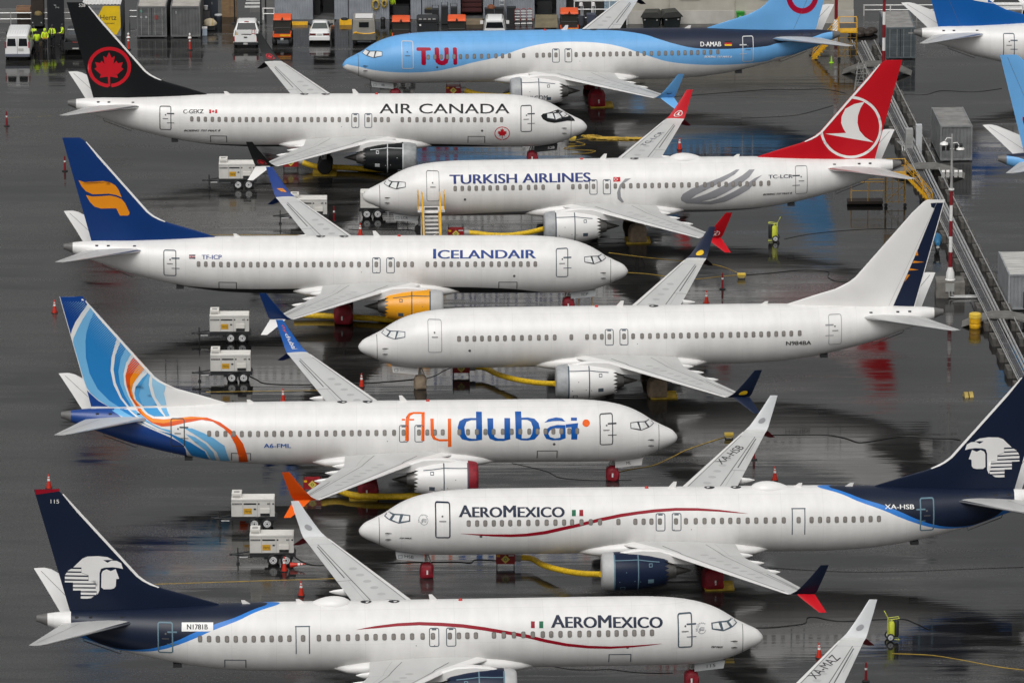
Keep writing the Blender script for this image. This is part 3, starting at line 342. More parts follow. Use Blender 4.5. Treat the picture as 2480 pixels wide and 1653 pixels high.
def airliner(key, X, Y, yaw, bank, pitch, d, m9, label, S):
    d9 = 2.691 if m9 else 0; dm = 1.575 if m9 else 0
    root = bpy.data.objects.new('airliner', None); COL.objects.link(root); root.empty_display_size = 3
    root.location = (X, Y, 0); root.rotation_euler = (-d*bank, pitch, yaw+(0 if d > 0 else math.pi))
    tag(root, label, 'airliner', 'airliners parked in two facing rows on the wet apron')
    def L(x, s, z): return (18-x, -d*s, z)
    T = S.get('data', {})
    o_mat = P(S.get('outline', 'outline'))
    # hull
    xs = [0, .03, .09, .18, .3, .45, .6, .83, 1.05, 1.21, 1.4, 1.6, 1.83, 2.06, 2.3, 2.6, 2.93, 3.25, 3.6, 3.95, 4.5, 5.2, 5.9, 6.6, 7.3, 8.5]+[8.5+k*(15.5+d9)/14 for k in range(1, 15)]
    xs += [d9+q for q in (24.8, 25.6, 26.5, 27.3, 28.15, 29.2, 30.2, 31, 31.75, 32.5, 33.3, 34.44, 35.3, 36.15, 36.7, 37.2, 37.7, 38.27)]
    rings = []
    for x in xs:
        zc, h, wd = sec(x, m9); rings.append([L(x, wd*math.sin(2*math.pi*j/88), zc+h*math.cos(2*math.pi*j/88)) for j in range(88)])
    B().loft(rings).build('fuselage', S['hull'], root, True, R(50))
    def skin(off=.009, side=1):
        def f(x, z, e=0):
            s = fus_s(x, z, m9)
            if s is None: return None
            zc, h, wd = sec(x, m9); n = Vector((s/wd**2, (z-zc)/h**2)); n.normalize()
            return L(x, side*(s+(off+e)*n.x), z+(off+e)*n.y)
        return f
    sk = skin(); sk2 = skin(.016); sk3 = skin(.022)
    # tail cone
    b = B(); rr = []
    for x in (38.27, 38.5, 38.75, 38.9):
        zc, h, wd = sec(x+d9, m9); k = 1.006; rr.append([L(x+d9, k*wd*math.sin(2*math.pi*j/32), zc+k*h*math.cos(2*math.pi*j/32)) for j in range(32)])
    zc, h, wd = sec(38.9+d9, m9); rr.append([L(38.7+d9, .7*wd*math.sin(2*math.pi*j/32), zc+.7*h*math.cos(2*math.pi*j/32)) for j in range(32)])
    b.loft(rr).build('tail_cone', mat('tail_cone_grey', (.13, .125, .12), .5, dirt=.15), root, True)
    # belly fairing round the wing roots
    b = B(); rr = []
    for x, wd, z0, z1 in ((11.6, 1.0, 1.5, 2.1), (12.4, 1.45, 1.38, 2.3), (13.4, 1.78, 1.28, 2.5), (14.6, 1.93, 1.22, 2.66), (16.5, 2.0, 1.18, 2.72), (18.5, 2.02, 1.18, 2.68), (20.2, 1.99, 1.2, 2.56), (21.4, 1.88, 1.28, 2.38), (22.3, 1.64, 1.4, 2.2), (23.1, 1.15, 1.6, 2.02)):
        q = []
        for j in range(40):
            a = 2*math.pi*j/40; ca, sa = math.cos(a), math.sin(a)
            q.append(L(x+dm, wd*math.copysign(abs(sa)**.74, sa), (z0+z1)/2+(z1-z0)/2*math.copysign(abs(ca)**.85, ca)))
        rr.append(q)
    b.loft(rr).build('wing_fairing', S.get('fairing', M_white), root, True, R(60))
    # wings
    US = [0, .004, .02, .05, .1, .2, .35, .5, .65, .8, .92, 1]
    for side in (1, -1):
        b = B(); rr = []
        for s in (0, 1.75, 3.0, 4.6, 5.5, 8, 11, 14, 16.85):
            le, te, t, c = interp(s, W_LE)+dm, interp(s, W_TE)+dm, wing_tc(s), interp(s, W_TE)-interp(s, W_LE)
            up = [L(le+u*c, side*s, wing_z(s)+t*c*naca(u)*.62+.004) for u in US]; lo = [L(le+u*c, side*s, wing_z(s)-t*c*naca(u)*.42-.004) for u in US[::-1]]
            rr.append(up+lo)
        b.loft(rr); nU = len(US)*2
        b.i = [1 if (len(f) == 4 and ((f[0] % nU) < 4 or (f[0] % nU) > nU-6)) else 0 for f in b.f]
        wg = b.build('wing', [M_wing, S.get('slat', M_white)], root, True, R(40))
        # flap track fairings
        for fs, fl in ((4.4, .75), (6.75, .85), (9.5, .8)):
            te = interp(fs, W_TE)+dm; z = wing_z(fs)-.2; bb = B(); rr = []
            for k, (u, q) in enumerate(((-2.2, .02), (-1.8, .1), (-1.0, .17), (0, .17), (fl*.6, .1), (fl, .015))):
                rr.append([L(te+u, side*fs+q*.8*math.cos(2*math.pi*j/12), z+q*1.3*math.sin(2*math.pi*j/12)+.06*u) for j in range(12)])
            bb.loft(rr).build('flap_fairing', M_white, wg, True)
        # panel lines on the upper skin
        def wsurf(off):
            return lambda x, s: (None if not 0 < s < 17 else L(x+dm, side*s, wing_top(x, s)+off))
        def wl(pts):  # pts in (s, chord fraction)
            q = []
            for (s0, u0), (s1, u1) in zip(pts, pts[1:]):
                for k in range(12):
                    s = s0+(s1-s0)*k/12; u = u0+(u1-u0)*k/12; q.append((interp(s, W_LE)+u*(interp(s, W_TE)-interp(s, W_LE)), s))
            s, u = pts[-1]; q.append((interp(s, W_LE)+u*(interp(s, W_TE)-interp(s, W_LE)), s)); return q
        sets = []
        for pts, wd, mi in (([(2.4, .70), (16.0, .70)], .035, 0), ([(5.2, .13), (16.2, .13)], .03, 0), ([(2.1, .80), (5.6, .80), (10.6, .78)], .022, 1), ([(10.6, .70), (10.6, 1)], .03, 0), ([(16.0, .13), (16.0, .98)], .025, 1), ([(5.6, .7), (5.6, 1)], .03, 1), ([(11.0, .80), (15.7, .78)], .05, 0), ([(12.5, .86), (15, .85)], .03, 1), ([(7.2, .13), (7.2, .7)], .02, 1), ([(3.0, .20), (5.2, .13)], .04, 0)):
            v, f = strip(wl(pts), wd*1.4); sets.append((v, f, mi))
        for k in range(8):
            s = 5.6+k*.95; le, te = interp(s, W_LE), interp(s, W_TE); cx = le+.42*(te-le); v, f = disc(cx, s, .2); sets.append(([(cx+(q[0]-cx)*1.25, q[1]) for q in v], f, 2))
        wrap('panel_lines', sets, wsurf(.008), [M_line, M_lineL, mat('wing_access_panel', (.44, .44, .435), .5)], wg, 9, 9)
        if side < 0 and T.get('wtext'):
            txt, colr, q = T['wtext']; o, a, c = q; v, f = text_tris(txt, .01)
            v = [(o[0]+(a[0]-o[0])*u+(c[0]-o[0])*t-dm, -(o[1]+(a[1]-o[1])*u+(c[1]-o[1])*t)) for u, t in v]
            wrap('registration_lettering', [(v, f, 0)], wsurf(.014), P(colr), wg, 9, 9)
        # winglet: upper and lower blades
        cu, cl = S['winglets'][0 if side > 0 else 1]
        def blade(st, t=.09):
            rr = []
            for le, te, s, z, nx, nz in st:
                q = []; c = te-le
                for u in (0, .03, .12, .35, .7, 1): q.append(L(le+u*c+dm, side*(s+nx*t*c*naca(u)), z+nz*t*c*naca(u)))
                for u in (.7, .35, .12, .03): q.append(L(le+u*c+dm, side*(s-nx*t*c*naca(u)), z-nz*t*c*naca(u)))
                rr.append(q)
            return rr
        B().loft(blade([(22.93, 24.4, 16.8, 3.9, 0, 1), (23.1, 24.5, 17.02, 3.98, .3, .95)])).build('winglet_root', M_wing, wg, True, R(50))
        wo = B().loft(blade([(23.1, 24.5, 17.02, 3.98, .3, .95), (23.42, 24.62, 17.22, 4.22, .75, .65), (23.78, 24.76, 17.42, 4.65, .95, .3), (24.3, 25.0, 17.68, 5.35, .97, .2), (24.74, 25.2, 17.9, 5.99, .97, .2)])).build('winglet', cu, wg, True, R(50))
        B().loft(blade([(23.45, 24.5, 17.06, 3.96, .3, .95), (23.8, 24.68, 17.4, 3.72, .4, .9), (24.35, 24.95, 17.85, 3.38, .45, .88), (24.68, 25.1, 18.12, 3.18, .45, .88)], .06)).build('winglet_strake', cl, wg, True, R(50))
        em = S.get('wl_emblem')
        if em:
            def wls(u, v):  # blade face: u along chord 0..1, v up the span 0..1
                st = [(23.1, 24.5, 17.02, 3.98), (23.42, 24.62, 17.22, 4.22), (23.78, 24.76, 17.42, 4.65), (24.3, 25.0, 17.68, 5.35), (24.74, 25.2, 17.9, 5.99)]
                k = min(int(v*4), 3); f = v*4-k; a, b2 = st[k], st[k+1]; g = [p+(q-p)*f for p, q in zip(a, b2)]
                off = -.01-.09*(g[1]-g[0])*naca(min(max(u, 0), 1))
                if side > 0: off = -off
                return L(g[0]+u*(g[1]-g[0])+dm, side*(g[2]+off), g[3]+(-off*.2))
            for nm, sets, mats in em(side, d): wrap(nm, sets, wls, mats, wo, .1, .06)
    # tailplane
    for side in (1, -1):
        rr = []
        for s, le, te in ((.2, 32.9, 37.25), (1.2, 33.75, 37.55), (4, 35.83, 38.3), (6.95, 38.1, 39.12), (7.17, 38.45, 39.18)):
            z = 4.62+(s-1.2)*.134; c = te-le; k = .085*c
            rr.append([L(le+u*c+d9, side*s, z+k*naca(u)+.003) for u in US]+[L(le+u*c+d9, side*s, z-k*naca(u)-.003) for u in US[::-1]])
        b = B().loft(rr); nU = len(US)*2; b.i = [1 if (len(f) == 4 and ((f[0] % nU) < 3 or (f[0] % nU) > nU-5)) else 0 for f in b.f]
        tp = b.build('tailplane', [M_wing if side > 0 else P('white'), M_metal], root, True, R(40))
        def ts(x, s):
            le = interp(s, [(.2, 32.9), (1.2, 33.75), (4, 35.83), (6.95, 38.1)]); te = interp(s, [(.2, 37.25), (1.2, 37.55), (4, 38.3), (6.95, 39.12)]); c = te-le; u = min(max((x-le)/c, 0), 1)
            return L(x+d9, side*s, 4.62+(s-1.2)*.134+.085*c*naca(u)+.012)
        v, f = strip([(36.45, 1.3), (38.75, 6.7)], .03); wrap('elevator_line', [(v, f, 0)], ts, M_line, tp, .4, 9)
        bb = B()
        for x in (34.0, 35.8, 36.6): bb.box(L(x+d9, side*(fus_s(x+d9, 4.9, m9) or .9), 4.86), (.2, .16, .1))
        if side > 0: bb.build('tailplane_fittings', M_dark, root)
    # fin
    zs = [4.5, 5.0, 5.38, 5.65, 5.92, 6.15, 6.35, 6.62, 6.85, 7.15, 7.6, 8.5, 9.5, 10.5, 11.5, 12.2, 12.37]; rr = []
    UF = [0, .002, .01, .03, .07, .15, .3, .45, .6, .8, 1]
    for z in zs:
        le, te = interp(z, FIN_LE), fin_te(z)+.0
        if z > 12.1: le += .12 if z < 12.3 else .25
        q = [(le+u*(te-le), fin_t(max(le, interp(z, FIN_LE))+u*(te-le), z) or 0) for u in UF]
        k = .4 if z > 12.3 else 1
        rr.append([L(x+d9, t*k+.003, z) for x, t in q]+[L(x+d9, -t*k-.003, z) for x, t in q[::-1]])
    fin = B().loft(rr).build('fin', S['fin'], root, True, R(40))
    def fs(off=.012):
        def f(x, z):
            t = fin_t(x-d9, z)
            if t is None: return None
            le = interp(z, FIN_LE)+d9
            return L(min(max(x, le+.004), fin_te(z)+d9-.003), t+off, z)
        return f
    f1, f2 = fs(), fs(.02)
    if S.get('lead', True):
        q = [(interp(z, FIN_LE)+d9, z) for z in (6.45, 6.62, 6.85, 7.15, 8, 9, 10, 11, 12.1)]
        v = [(x+.012, z) for x, z in q]+[(x+.17*(1 if 0 < k < 8 else .4), z-.03) for k, (x, z) in enumerate(q)]; n = len(q)
        wrap('leading_edge', [(v, [(k, k+1, n+k+1, n+k) for k in range(n-1)], 0)], fs(.045), M_white, fin, .5, .3)
    v, f = strip([(35.25+d9, 5.15), (38.35+d9, 12.2)], .02)
    if not S.get('lead', True): wrap('rudder_line', [(v, f, 0)], f1, S.get('finline', M_line), fin, .5, .3)
    by = {}
    for c, pts in T.get('npoly', []): by.setdefault(c, []).append((*poly_tris(pts), 0))
    for c, sets in by.items(): wrap('fin_emblem', sets, fs(.012+.004*list(by).index(c)), P(c), fin, .4, .25)
    if S.get('dots'):
        sets = []
        for a in range(22):
            for q in range(52):
                z = 7.4+.09*q+.045*(a % 2); x = interp(z, FIN_LE)+.26+.085*a; r = .026*(1-a/24)
                if z < 12.1 and r > .006: v, f = disc(x, z, r, 6); sets.append((v, f, 0))
        wrap('halftone_dots', sets, fs(.034), P('flight2'), fin, 9, 9)
    for c, (txt, xl, zl, xr, zr, h) in T.get('ntext', []):
        v, f = text_tris(txt, .02); wrap('fin_number', [([(xl+(xr-xl)*a, zl+(zr-zl)*a+h*q) for a, q in v], f, 0)], f2, P(c), fin, .4, .25)
    # hull graphics
    by = {}
    for e in T.get('fpoly', []): by.setdefault(e[0], []).append((*poly_tris(e[1]), 0))
    first = True
    for c, sets in by.items(): wrap('livery_graphic', sets, skin(.008+.002*list(by).index(c)), P(c), root, .45, .06)
    by = {}
    for c, o, h in T.get('fword', []): by.setdefault(c, []).append((*poly_tris(o, h), 0))
    for c, sets in by.items(): wrap('airline_lettering', sets, sk, P(c), root, .5, .06)
    for c, (txt, xl, zl, xr, zr, h) in T.get('ftext', []):
        big = h > .5; small = h < .2; dash = '-' in txt or txt[1:].isdigit()
        caps = {'AEROMEXICO': (0, 4), 'ICELANDAIR': (0,)}.get(txt)
        v, f = text_tris(txt, .03 if big and txt != 'AIR CANADA' else (.012 if not small else .02), .35 if small else 0, caps)
        wrap('airline_lettering' if big else ('registration_lettering' if not small else 'type_lettering'), bold_sets([(xl+(xr-xl)*a, zl+(zr-zl)*a+h*q) for a, q in v], f, .014 if txt == 'AIR CANADA' else (.034 if big else .010)), sk2, P(c), root, .5, .06)
    # cabin windows, doors, exits
    wk = ('S' if d > 0 else 'P')+('9' if m9 else '8')
    for k, x in enumerate(WINS[wk]):
        ck = (wk, k, S.get('wz', 0)); z = 3.835-(.02 if d < 0 else 0)
        if ck in GEARS:
            o = bpy.data.objects.new('window', GEARS[ck]); COL.objects.link(o); o.parent = root
        else:
            q = rrect(x-.125, z-.185, x+.125, z+.185, .09, 4); p = [(x+(a-x)*.74+.006*d, z+(c-z)*.80-.006) for a, c in q]; n = len(q)
            o = wrap('window', [(q+p, [(j, (j+1) % n, n+(j+1) % n, n+j) for j in range(n)], 0), (p, [tuple(range(n))], 1)], sk3, [M_frame, M_pane], root, .5, .1)
            GEARS[ck] = o.data
    dz = .0
    doors = [(4.21, 2.93, 5.0, 4.76), (31.15+d9, 2.95, 31.98+d9, 4.67)] if d > 0 else [(4.58, 2.93, 5.44, 4.92), (31.15+d9, 2.93, 31.97+d9, 4.84)]
    wd = S.get('tape', .06)
    for k, (x0, z0, x1, z1) in enumerate(doors):
        v, f = frame(x0-.03, z0-.03, x1+.03, z1+.03, .14, wd if k == 0 else wd*1.05)
        dm_ = P('outblue') if k == 1 and S.get('sky') else (P(S['dooroutline']) if S.get('dooroutline') else o_mat)
        do = wrap('door', [(v, f, 0)], sk2, dm_, root, .4, .07)
        zm = (z0+z1)/2; xc = (x0+x1)/2; v, f = disc(xc-.02, zm+.28, .055); sets = [(v, f, 0)]
        v, f = frame(xc-.2, zm-.03, xc+.2, zm+.03, .02, .022); sets.append((v, f, 0))
        wrap('handle', sets, sk3, M_line, do, .5, .1)
        sets = []; xe = x0 if True else x1
        if S.get('tapes', d > 0) or k == 1:
            for zz, hh in ((zm+.33, .085), (zm-.33, .045)): sets.append(([(xe-.25, zz), (xe+.3, zz), (xe+.3, zz+hh), (xe-.25, zz+hh)], [(0, 1, 2, 3)], 0))
            wrap('tape', sets, sk3, dm_, do, .5, .1)
    for ex in (16.41, 17.38) if d > 0 else (16.54, 17.51):
        ex += dm-.005
        v, f = frame(ex-.29, 3.22, ex+.29, 4.29, .12, .05); sets = [(v, f, 0)]; sets.append(([(ex-.13, 4.16), (ex+.13, 4.16), (ex+.13, 4.23), (ex-.13, 4.23)], [(0, 1, 2, 3)], 0))
        wrap('exit_hatch', sets, sk, P('outline'), root, .4, .07)
    sets = []
    if m9:
        x0 = 26.06; v, f = strip([(x0, 2.9), (x0, 4.47)], .06); sets.append((v, f, 0)); v, f = strip([(x0+.76, 2.9), (x0+.76, 4.47)], .06); sets.append((v, f, 0)); v, f = strip([(x0-.05, 4.46), (x0+.81, 4.46)], .06); sets.append((v, f, 0))
        wrap('exit_door', sets, sk, o_mat, root, .4, .07)
    if d > 0:
        sets = []
        for x0, x1 in ((7.7, 8.95), (27.0+d9, 28.2+d9)):
            for q in ([(x0, 1.95), (x0, 2.53)], [(x1, 1.95), (x1, 2.53)], [(x0-.02, 2.53), (x1+.02, 2.53)]):
                v, f = strip(q, .055); sets.append((v, f, 0))
        wrap('cargo_door', sets, sk, M_line if not S.get('dooroutline') else P('outline'), root, .4, .04)
    sets = []
    z0, z1 = 2.91-.86, 2.91+.84
    v, f = strip([(1.23, z0+.01), (1.225, 2.5), (1.22, 3.3), (1.21, z1)], .035); sets.append((v, f, 0))
    v, f = disc(7.9 if d > 0 else 7.3, 3.0, .09); sets.append((v, f, 0))
    for x in (17.0+dm, 18.05+dm): v, f = disc(x+.35, 3.3, .03, 8); sets.append((v, f, 0))
    sets.append(([(1.65, 3.02), (1.95, 3.02), (1.95, 3.06), (1.65, 3.06)], [(0, 1, 2, 3)], 0)); sets.append(([(1.65, 2.62), (1.92, 2.62), (1.92, 2.67), (1.65, 2.67)], [(0, 1, 2, 3)], 0))
    wrap('radome_seam', sets, sk, M_line, root, .5, .07)
    bb = B()
    for x, z in ((1.6, 3.04), (1.6, 2.64)):
        s = fus_s(x, z, m9)+.06; bb.box(L(x+.1, s+.06, z), (.28, .04, .04)); bb.box(L(x+.22, s, z), (.04, .12, .04))
    bb.build('pitot_probe', M_dark, root)
    # cockpit glazing, covered from inside
    WN = [[(2.05, 4.06), (1.80, 4.10), (1.56, 3.89), (1.83, 3.80)], [(2.50, 4.13), (2.15, 4.08), (1.94, 3.80), (2.38, 3.70)], [(3.03, 4.15), (2.63, 4.15), (2.47, 3.76), (3.02, 3.88)]]
    fr = [(3.075, 4.19), (2.60, 4.19), (2.12, 4.125), (1.795, 4.125), (1.515, 3.875), (1.83, 3.765), (2.39, 3.665), (3.06, 3.85)]
    cf = S.get('cockframe', 'outdark')
    for side in (1, -1):
        wrap('cockpit_frame', [(*poly_tris(fr), 0)], skin(.012, side), P(cf), root, .08, .04)
        for q in WN:
            cx = sum(p[0] for p in q)/4; cz = sum(p[1] for p in q)/4; k = S.get('glass', .97)
            wrap('cockpit_window', [(*poly_tris([(cx+(a-cx)*k, cz+(c-cz)*k) for a, c in q]), 0)], skin(.02, side), M_cover, root, .08, .04)
    # antennas, beacon, pads, satellite dome
    for x in (17.3+dm, 26.9+d9, 24.9+dm):
        if x > 24 and x < 26.5 and not m9: continue
        zc, h, wdd = sec(x, m9); hh = .38 if x < 22 else .22
        B().loft([[L(x-.25, .02, zc+h-.03), L(x+.25, .02, zc+h-.03), L(x+.25, -.02, zc+h-.03), L(x-.25, -.02, zc+h-.03)], [L(x+.12, .012, zc+h+hh), L(x+.32, .012, zc+h+hh), L(x+.32, -.012, zc+h+hh), L(x+.12, -.012, zc+h+hh)]]).build('antenna', M_white, root)
    B().lathe([(.12, -.03), (.12, .03), (.08, .1), (.02, .13)], L(15.8+dm, 0, 5.365)).build('beacon', mat('beacon_red', (.5, .02, .01), .3), root, True)
    for x in (19.6+dm, 21.2+dm) if S.get('pads', 2) == 2 else (19.6+dm,):
        b = B(); b.add([L(x+.32*math.cos(q), .28*math.sin(q), sec(x, m9)[0]+math.sqrt(1-(.28*math.sin(q)/1.88)**2)*sec(x, m9)[1]+.012) for q in [2*math.pi*j/20 for j in range(20)]], [tuple(range(20))]); b.build('antenna_pad', M_dark, root)
    if S.get('dome'):
        x0, x1 = S['dome']; rr = []
        for k in range(13):
            t = k/12; x = x0+(x1-x0)*t; u = min(max(t, .004), .996); prof = (math.sin(math.pi*u**.8))**.62; zc, h, wdd = sec(x, m9)
            rr.append([L(x, .62*prof*math.cos(q), zc+h-.12+(.46*prof)*max(math.sin(q), -.3)) for q in [2*math.pi*j/24 for j in range(24)]])
        B().loft(rr).build('satellite_dome', M_white, root, True)
    # pipe guard under the tail and outflow scoop
    bb = B(); pts = [(34.3, 0), (36.3, 0)]
    def under(x): zc, h, q = sec(x+d9, m9); return zc-h
    bb.tube([L(34.1+d9, .35, under(34.1)+.1), L(34.15+d9, .35, under(34.1)-.12), L(36.2+d9, .3, under(36.2)-.08), L(36.25+d9, .3, under(36.2)+.1)], .025, 6); bb.build('tail_skid', M_dark, root)
    B().box(L(30.9+d9, .55, under(30.9)+.02), (.5, .5, .22)).build('outflow_scoop', M_dark, root)
    # engines
    for side in (1, -1):
        x0 = E_X+dm; ec = S['cowl']
        def er(h, r, n=40): return [L(x0+h, side*E_S+r*math.cos(2*math.pi*j/n), E_Z-.045*max(h-2, 0)*0+r*math.sin(2*math.pi*j/n)) for j in range(n)]
        ll = S.get('liplen', .75)
        b = B().loft([er(h, r) for h, r in [(ll, interp(ll, NAC))]+[q for q in NAC if q[0] > ll]]+[er(3.7, .80), er(3.0, .80)], cap=False)
        n = 40; base = er(3.7, .86, n); 
        for j in range(0, n, 2):
            k = (j+2) % n; tip = Vector(er(3.98, .79, n)[(j+1) % n]); i1 = Vector(er(3.7, .835, n)[j]); i2 = Vector(er(3.7, .835, n)[k])
            b.add([base[j], base[(j+1) % n], base[k], tip, i1, i2], [(0, 1, 3), (1, 2, 3), (0, 3, 4), (2, 5, 3), (4, 3, 5)])
        eng = b.build('engine', ec, root, True, R(40))
        B().loft([er(h, r) for h, r in NAC if h < ll]+[er(ll, interp(ll, NAC))], cap=False).build('inlet_lip', S.get('lip', M_lip), eng, True, R(60))
        B().loft([er(0, .985), er(-.04, .93), er(-.05, .5), er(-.05, .02)], cap=False).build('inlet_cover', S.get('inlet', S.get('lip', M_lip)), eng, True, R(60))
        B().loft([er(3.0, .80), er(3.6, .66), er(4.0, .52), er(4.43, .40), er(4.40, .34)], cap=False).build('exhaust_nozzle', M_dmetal, eng, True, R(60))
        B().loft([er(4.2, .33), er(4.43, .29), er(4.9, .16), er(5.35, .03)]).build('exhaust_cone', M_cone, eng, True, R(60))
        B().loft([er(3.2, .79), er(3.21, .4)], cap=False).build('bypass_duct', M_dark, eng)
        b = B(); rr = []
        for h, z0, z1, wdd in ((1.0, 1.0, 1.14, .06), (1.6, 1.0, 1.30, .22), (2.4, .95, 1.38, .26), (3.4, .75, 1.34, .27), (4.3, .5, 1.05, .25), (5.4, .42, .98, .2), (6.6, .62, .92, .12), (7.4, .78, .9, .04)):
            z0 += E_Z; z1 += E_Z; q = L(x0+h, side*E_S, 0)
            rr.append([(q[0], q[1]-wdd, z0), (q[0], q[1]+wdd, z0), (q[0], q[1]+wdd, z1-.08), (q[0], q[1]+wdd*.6, z1), (q[0], q[1]-wdd*.6, z1), (q[0], q[1]-wdd, z1-.08)])
        b.loft(rr).build('pylon', S.get('pylon', M_white), eng, True, R(30))
        if side > 0:
            def es(off):
                def f(x, z):
                    r = interp(x-x0, NAC); q = r*r-(z-E_Z)**2
                    return None if q <= 0 else L(x, E_S+math.sqrt(q)+off*.8, z+off*(z-E_Z)/r)
                return f
            sets = []
            for h, wdd in ((ll+.02, .09), (2.12, .07)):
                r = interp(h, NAC); v, f = strip([(x0+h, E_Z-r*.97), (x0+h, E_Z), (x0+h, E_Z+r*.97)], wdd); sets.append((v, f, 0))
            v, f = strip([(x0+ll, E_Z+.88), (x0+2.1, E_Z+.9), (x0+3.4, E_Z+.72)], .04); sets.append((v, f, 0))
            v, f = frame(x0+2.75, E_Z+.5, x0+2.97, E_Z+.7, .02, .04); sets.append((v, f, 0))
            sets.append(([(x0+2.7, E_Z-.48), (x0+3.05, E_Z-.48), (x0+3.05, E_Z-.22), (x0+2.7, E_Z-.22)], [(0, 1, 2, 3)], 0))
            v, f = frame(x0+1.05, E_Z-.95, x0+1.35, E_Z-.7, .02, .04); sets.append((v, f, 0))
            for q in ((x0+1.4, E_Z+.25), (x0+1.0, E_Z-.35), (x0+1.9, E_Z-.3), (x0+2.25, E_Z-.35)): v, f = disc(*q, .03, 8); sets.append((v, f, 0))
            wrap('tape', sets, es(.01), P(S.get('engtape', 'outline')), eng, .3, .05)
            if S.get('engtext'):
                v, f = text_tris(S['engtext'], .012); wrap('engine_lettering', [([(x0+.92+1.86*a, E_Z-.42+.36*q) for a, q in v], f, 0)], es(.016), P('navy'), eng, .3, .05)
    # landing gear
    lift = -pitch*(4.08-18)
    b = B(); b.cyl(L(4.08, 0, 2.0), L(4.08, 0, .4+lift), .075); b.cyl(L(4.0, 0, 1.9), L(4.35, 0, .9+lift), .04); b.box(L(3.95, 0, 1.05+lift), (.5, .34, .06)); b.cyl(L(4.08, -.3, .34+lift), L(4.08, .3, .34+lift), .06)
    ng = b.build('nose_gear', M_gear, root)
    for s in (.21, -.21): B().lathe([(.12, -.1), (.3, -.1), (.34, -.05), (.34, .05), (.3, .1), (.12, .1)], L(4.08, s, .345+lift), 'Y', 20).build('wheel', M_rubber, ng, True)
    def bag(c, dims, m, name, par):
        rnd = random.Random(7); b = B(); rr = []
        for k in range(11):
            t = k/10; z = dims[2]*t; pr = (1-.28*max(t-.55, 0)/.45-.75*max(t-.86, 0)/.14)*(1-.10*(1-min(t/.12, 1)))
            rr.append([(c[0]+dims[0]/2*pr*math.copysign(abs(math.cos(a))**.42, math.cos(a))*(1+.05*math.sin(3*a+7*t)), c[1]+dims[1]/2*pr*math.copysign(abs(math.sin(a))**.42, math.sin(a))*(1+.05*math.cos(5*a-6*t)), c[2]+z) for a in [2*math.pi*j/28 for j in range(28)]])
        return b.loft(rr).build(name, m, par, True, R(70))
    nb = S.get('nosebag')
    if nb:
        o = bag(L(4.1, 0, .012+lift), (.84, .86, .98), nb, 'wheel_cover', ng)
        if nb is M_redbag: B().box(L(4.12, .445, .42+lift), (.1, .03, .26)).build('cover_label', M_white, ng)
    for s in (.36, -.36):
        q = [L(2.2, s, 1.62), L(3.95, s, 1.42), L(3.95, s, .98), L(2.28, s, 1.16)]; e = .02
        dr = B().loft([[(a, y-e, z) for a, y, z in q], [(a, y+e, z) for a, y, z in q]]).build('gear_door', S.get('geardoor', P('pale')), root)
        if s > 0 and S.get('doortext'):
            v, f = text_tris(S['doortext'][0], .01); x0_, x1_ = S['doortext'][1]
            if d > 0: x0_, x1_ = x1_, x0_
            q = []
            for a, t in v:
                x = x0_+(x1_-x0_)*a; q.append((x, 1.27-.113*(x-2.6)+.19*t))
            wrap('gear_door_lettering', [(q, f, 0)], lambda x, z: L(x, s+.03, z), P(S['doortext'][2]), dr, 9, 9)
            if d < 0:
                v, f = frame(2.36, 1.22, 2.62, 1.42, .02, .025); wrap('gear_door_mark', [(v, f, 0)], lambda x, z: L(x, s+.03, z), P('outline'), dr, 9, 9)
    for s0 in (2.86, -2.86):
        b = B(); b.cyl(L(19.6+dm, s0, 2.3), L(19.65+dm, s0, .56), .12); b.cyl(L(19.6+dm, s0*.5, 2.0), L(19.65+dm, s0, 1.0), .06); b.cyl(L(20.2+dm, s0, 1.9), L(19.7+dm, s0, .9), .05); b.cyl(L(19.65+dm, s0-.5, .56), L(19.65+dm, s0+.5, .56), .1)
        mg = b.build('main_gear', M_gear, root)
        for s in (s0+.43, s0-.43):
            wh = B().lathe([(.2, -.2), (.46, -.2), (.55, -.12), (.565, 0), (.55, .12), (.46, .2), (.2, .2)], L(19.65+dm, s, .565), 'Y', 28).build('wheel', M_rubber, mg, True)
            B().lathe([(.05, -.17), (.24, -.19), (.24, .19), (.05, .17)], L(19.65+dm, s, .565), 'Y', 20).build('rim', mat('rim_grey', (.05, .05, .052), .5), wh, True)
        if S.get('mainbag'):
            bag(L(19.65+dm, s0, .016), (1.30, 1.62, 1.34), S['mainbag'], 'wheel_cover', mg)
            if S['mainbag'] is M_redbag and s0 > 0: B().box(L(19.75+dm, s0+.83, .5), (.1, .03, .28)).build('cover_label', M_white, mg)
    if S.get('sky'):
        x, z = S['sky']; sets = []
        v, f = ringp(x, z, .25, .018, 30); nn = len(f); sets.append((v, [f[j] for j in range(nn) if not (4 < j < 16)], 0))
        for k in (-1, 0, 1):
            q = [(x-.14*d*0+(-.15+.3*t)*(-d), z+k*.07+.09*math.sin(2*math.pi*(t-.1))*.5+.12*(t-.5)) for t in [j/10 for j in range(11)]]; v, f = strip(q, .022); sets.append((v, f, 0))
        wrap('alliance_emblem', sets, sk2, P('outline'), root, .5, .07)
        v, f = text_tris('SKYTEAM'); q = []
        for a, t in v:
            an = R(200-150*a); r = .28+.07*t; q.append((x-d*r*math.cos(an), z+r*math.sin(an)))
        wrap('alliance_lettering', [(q, f, 0)], sk2, P('outline'), root, .5, .07)
    return root
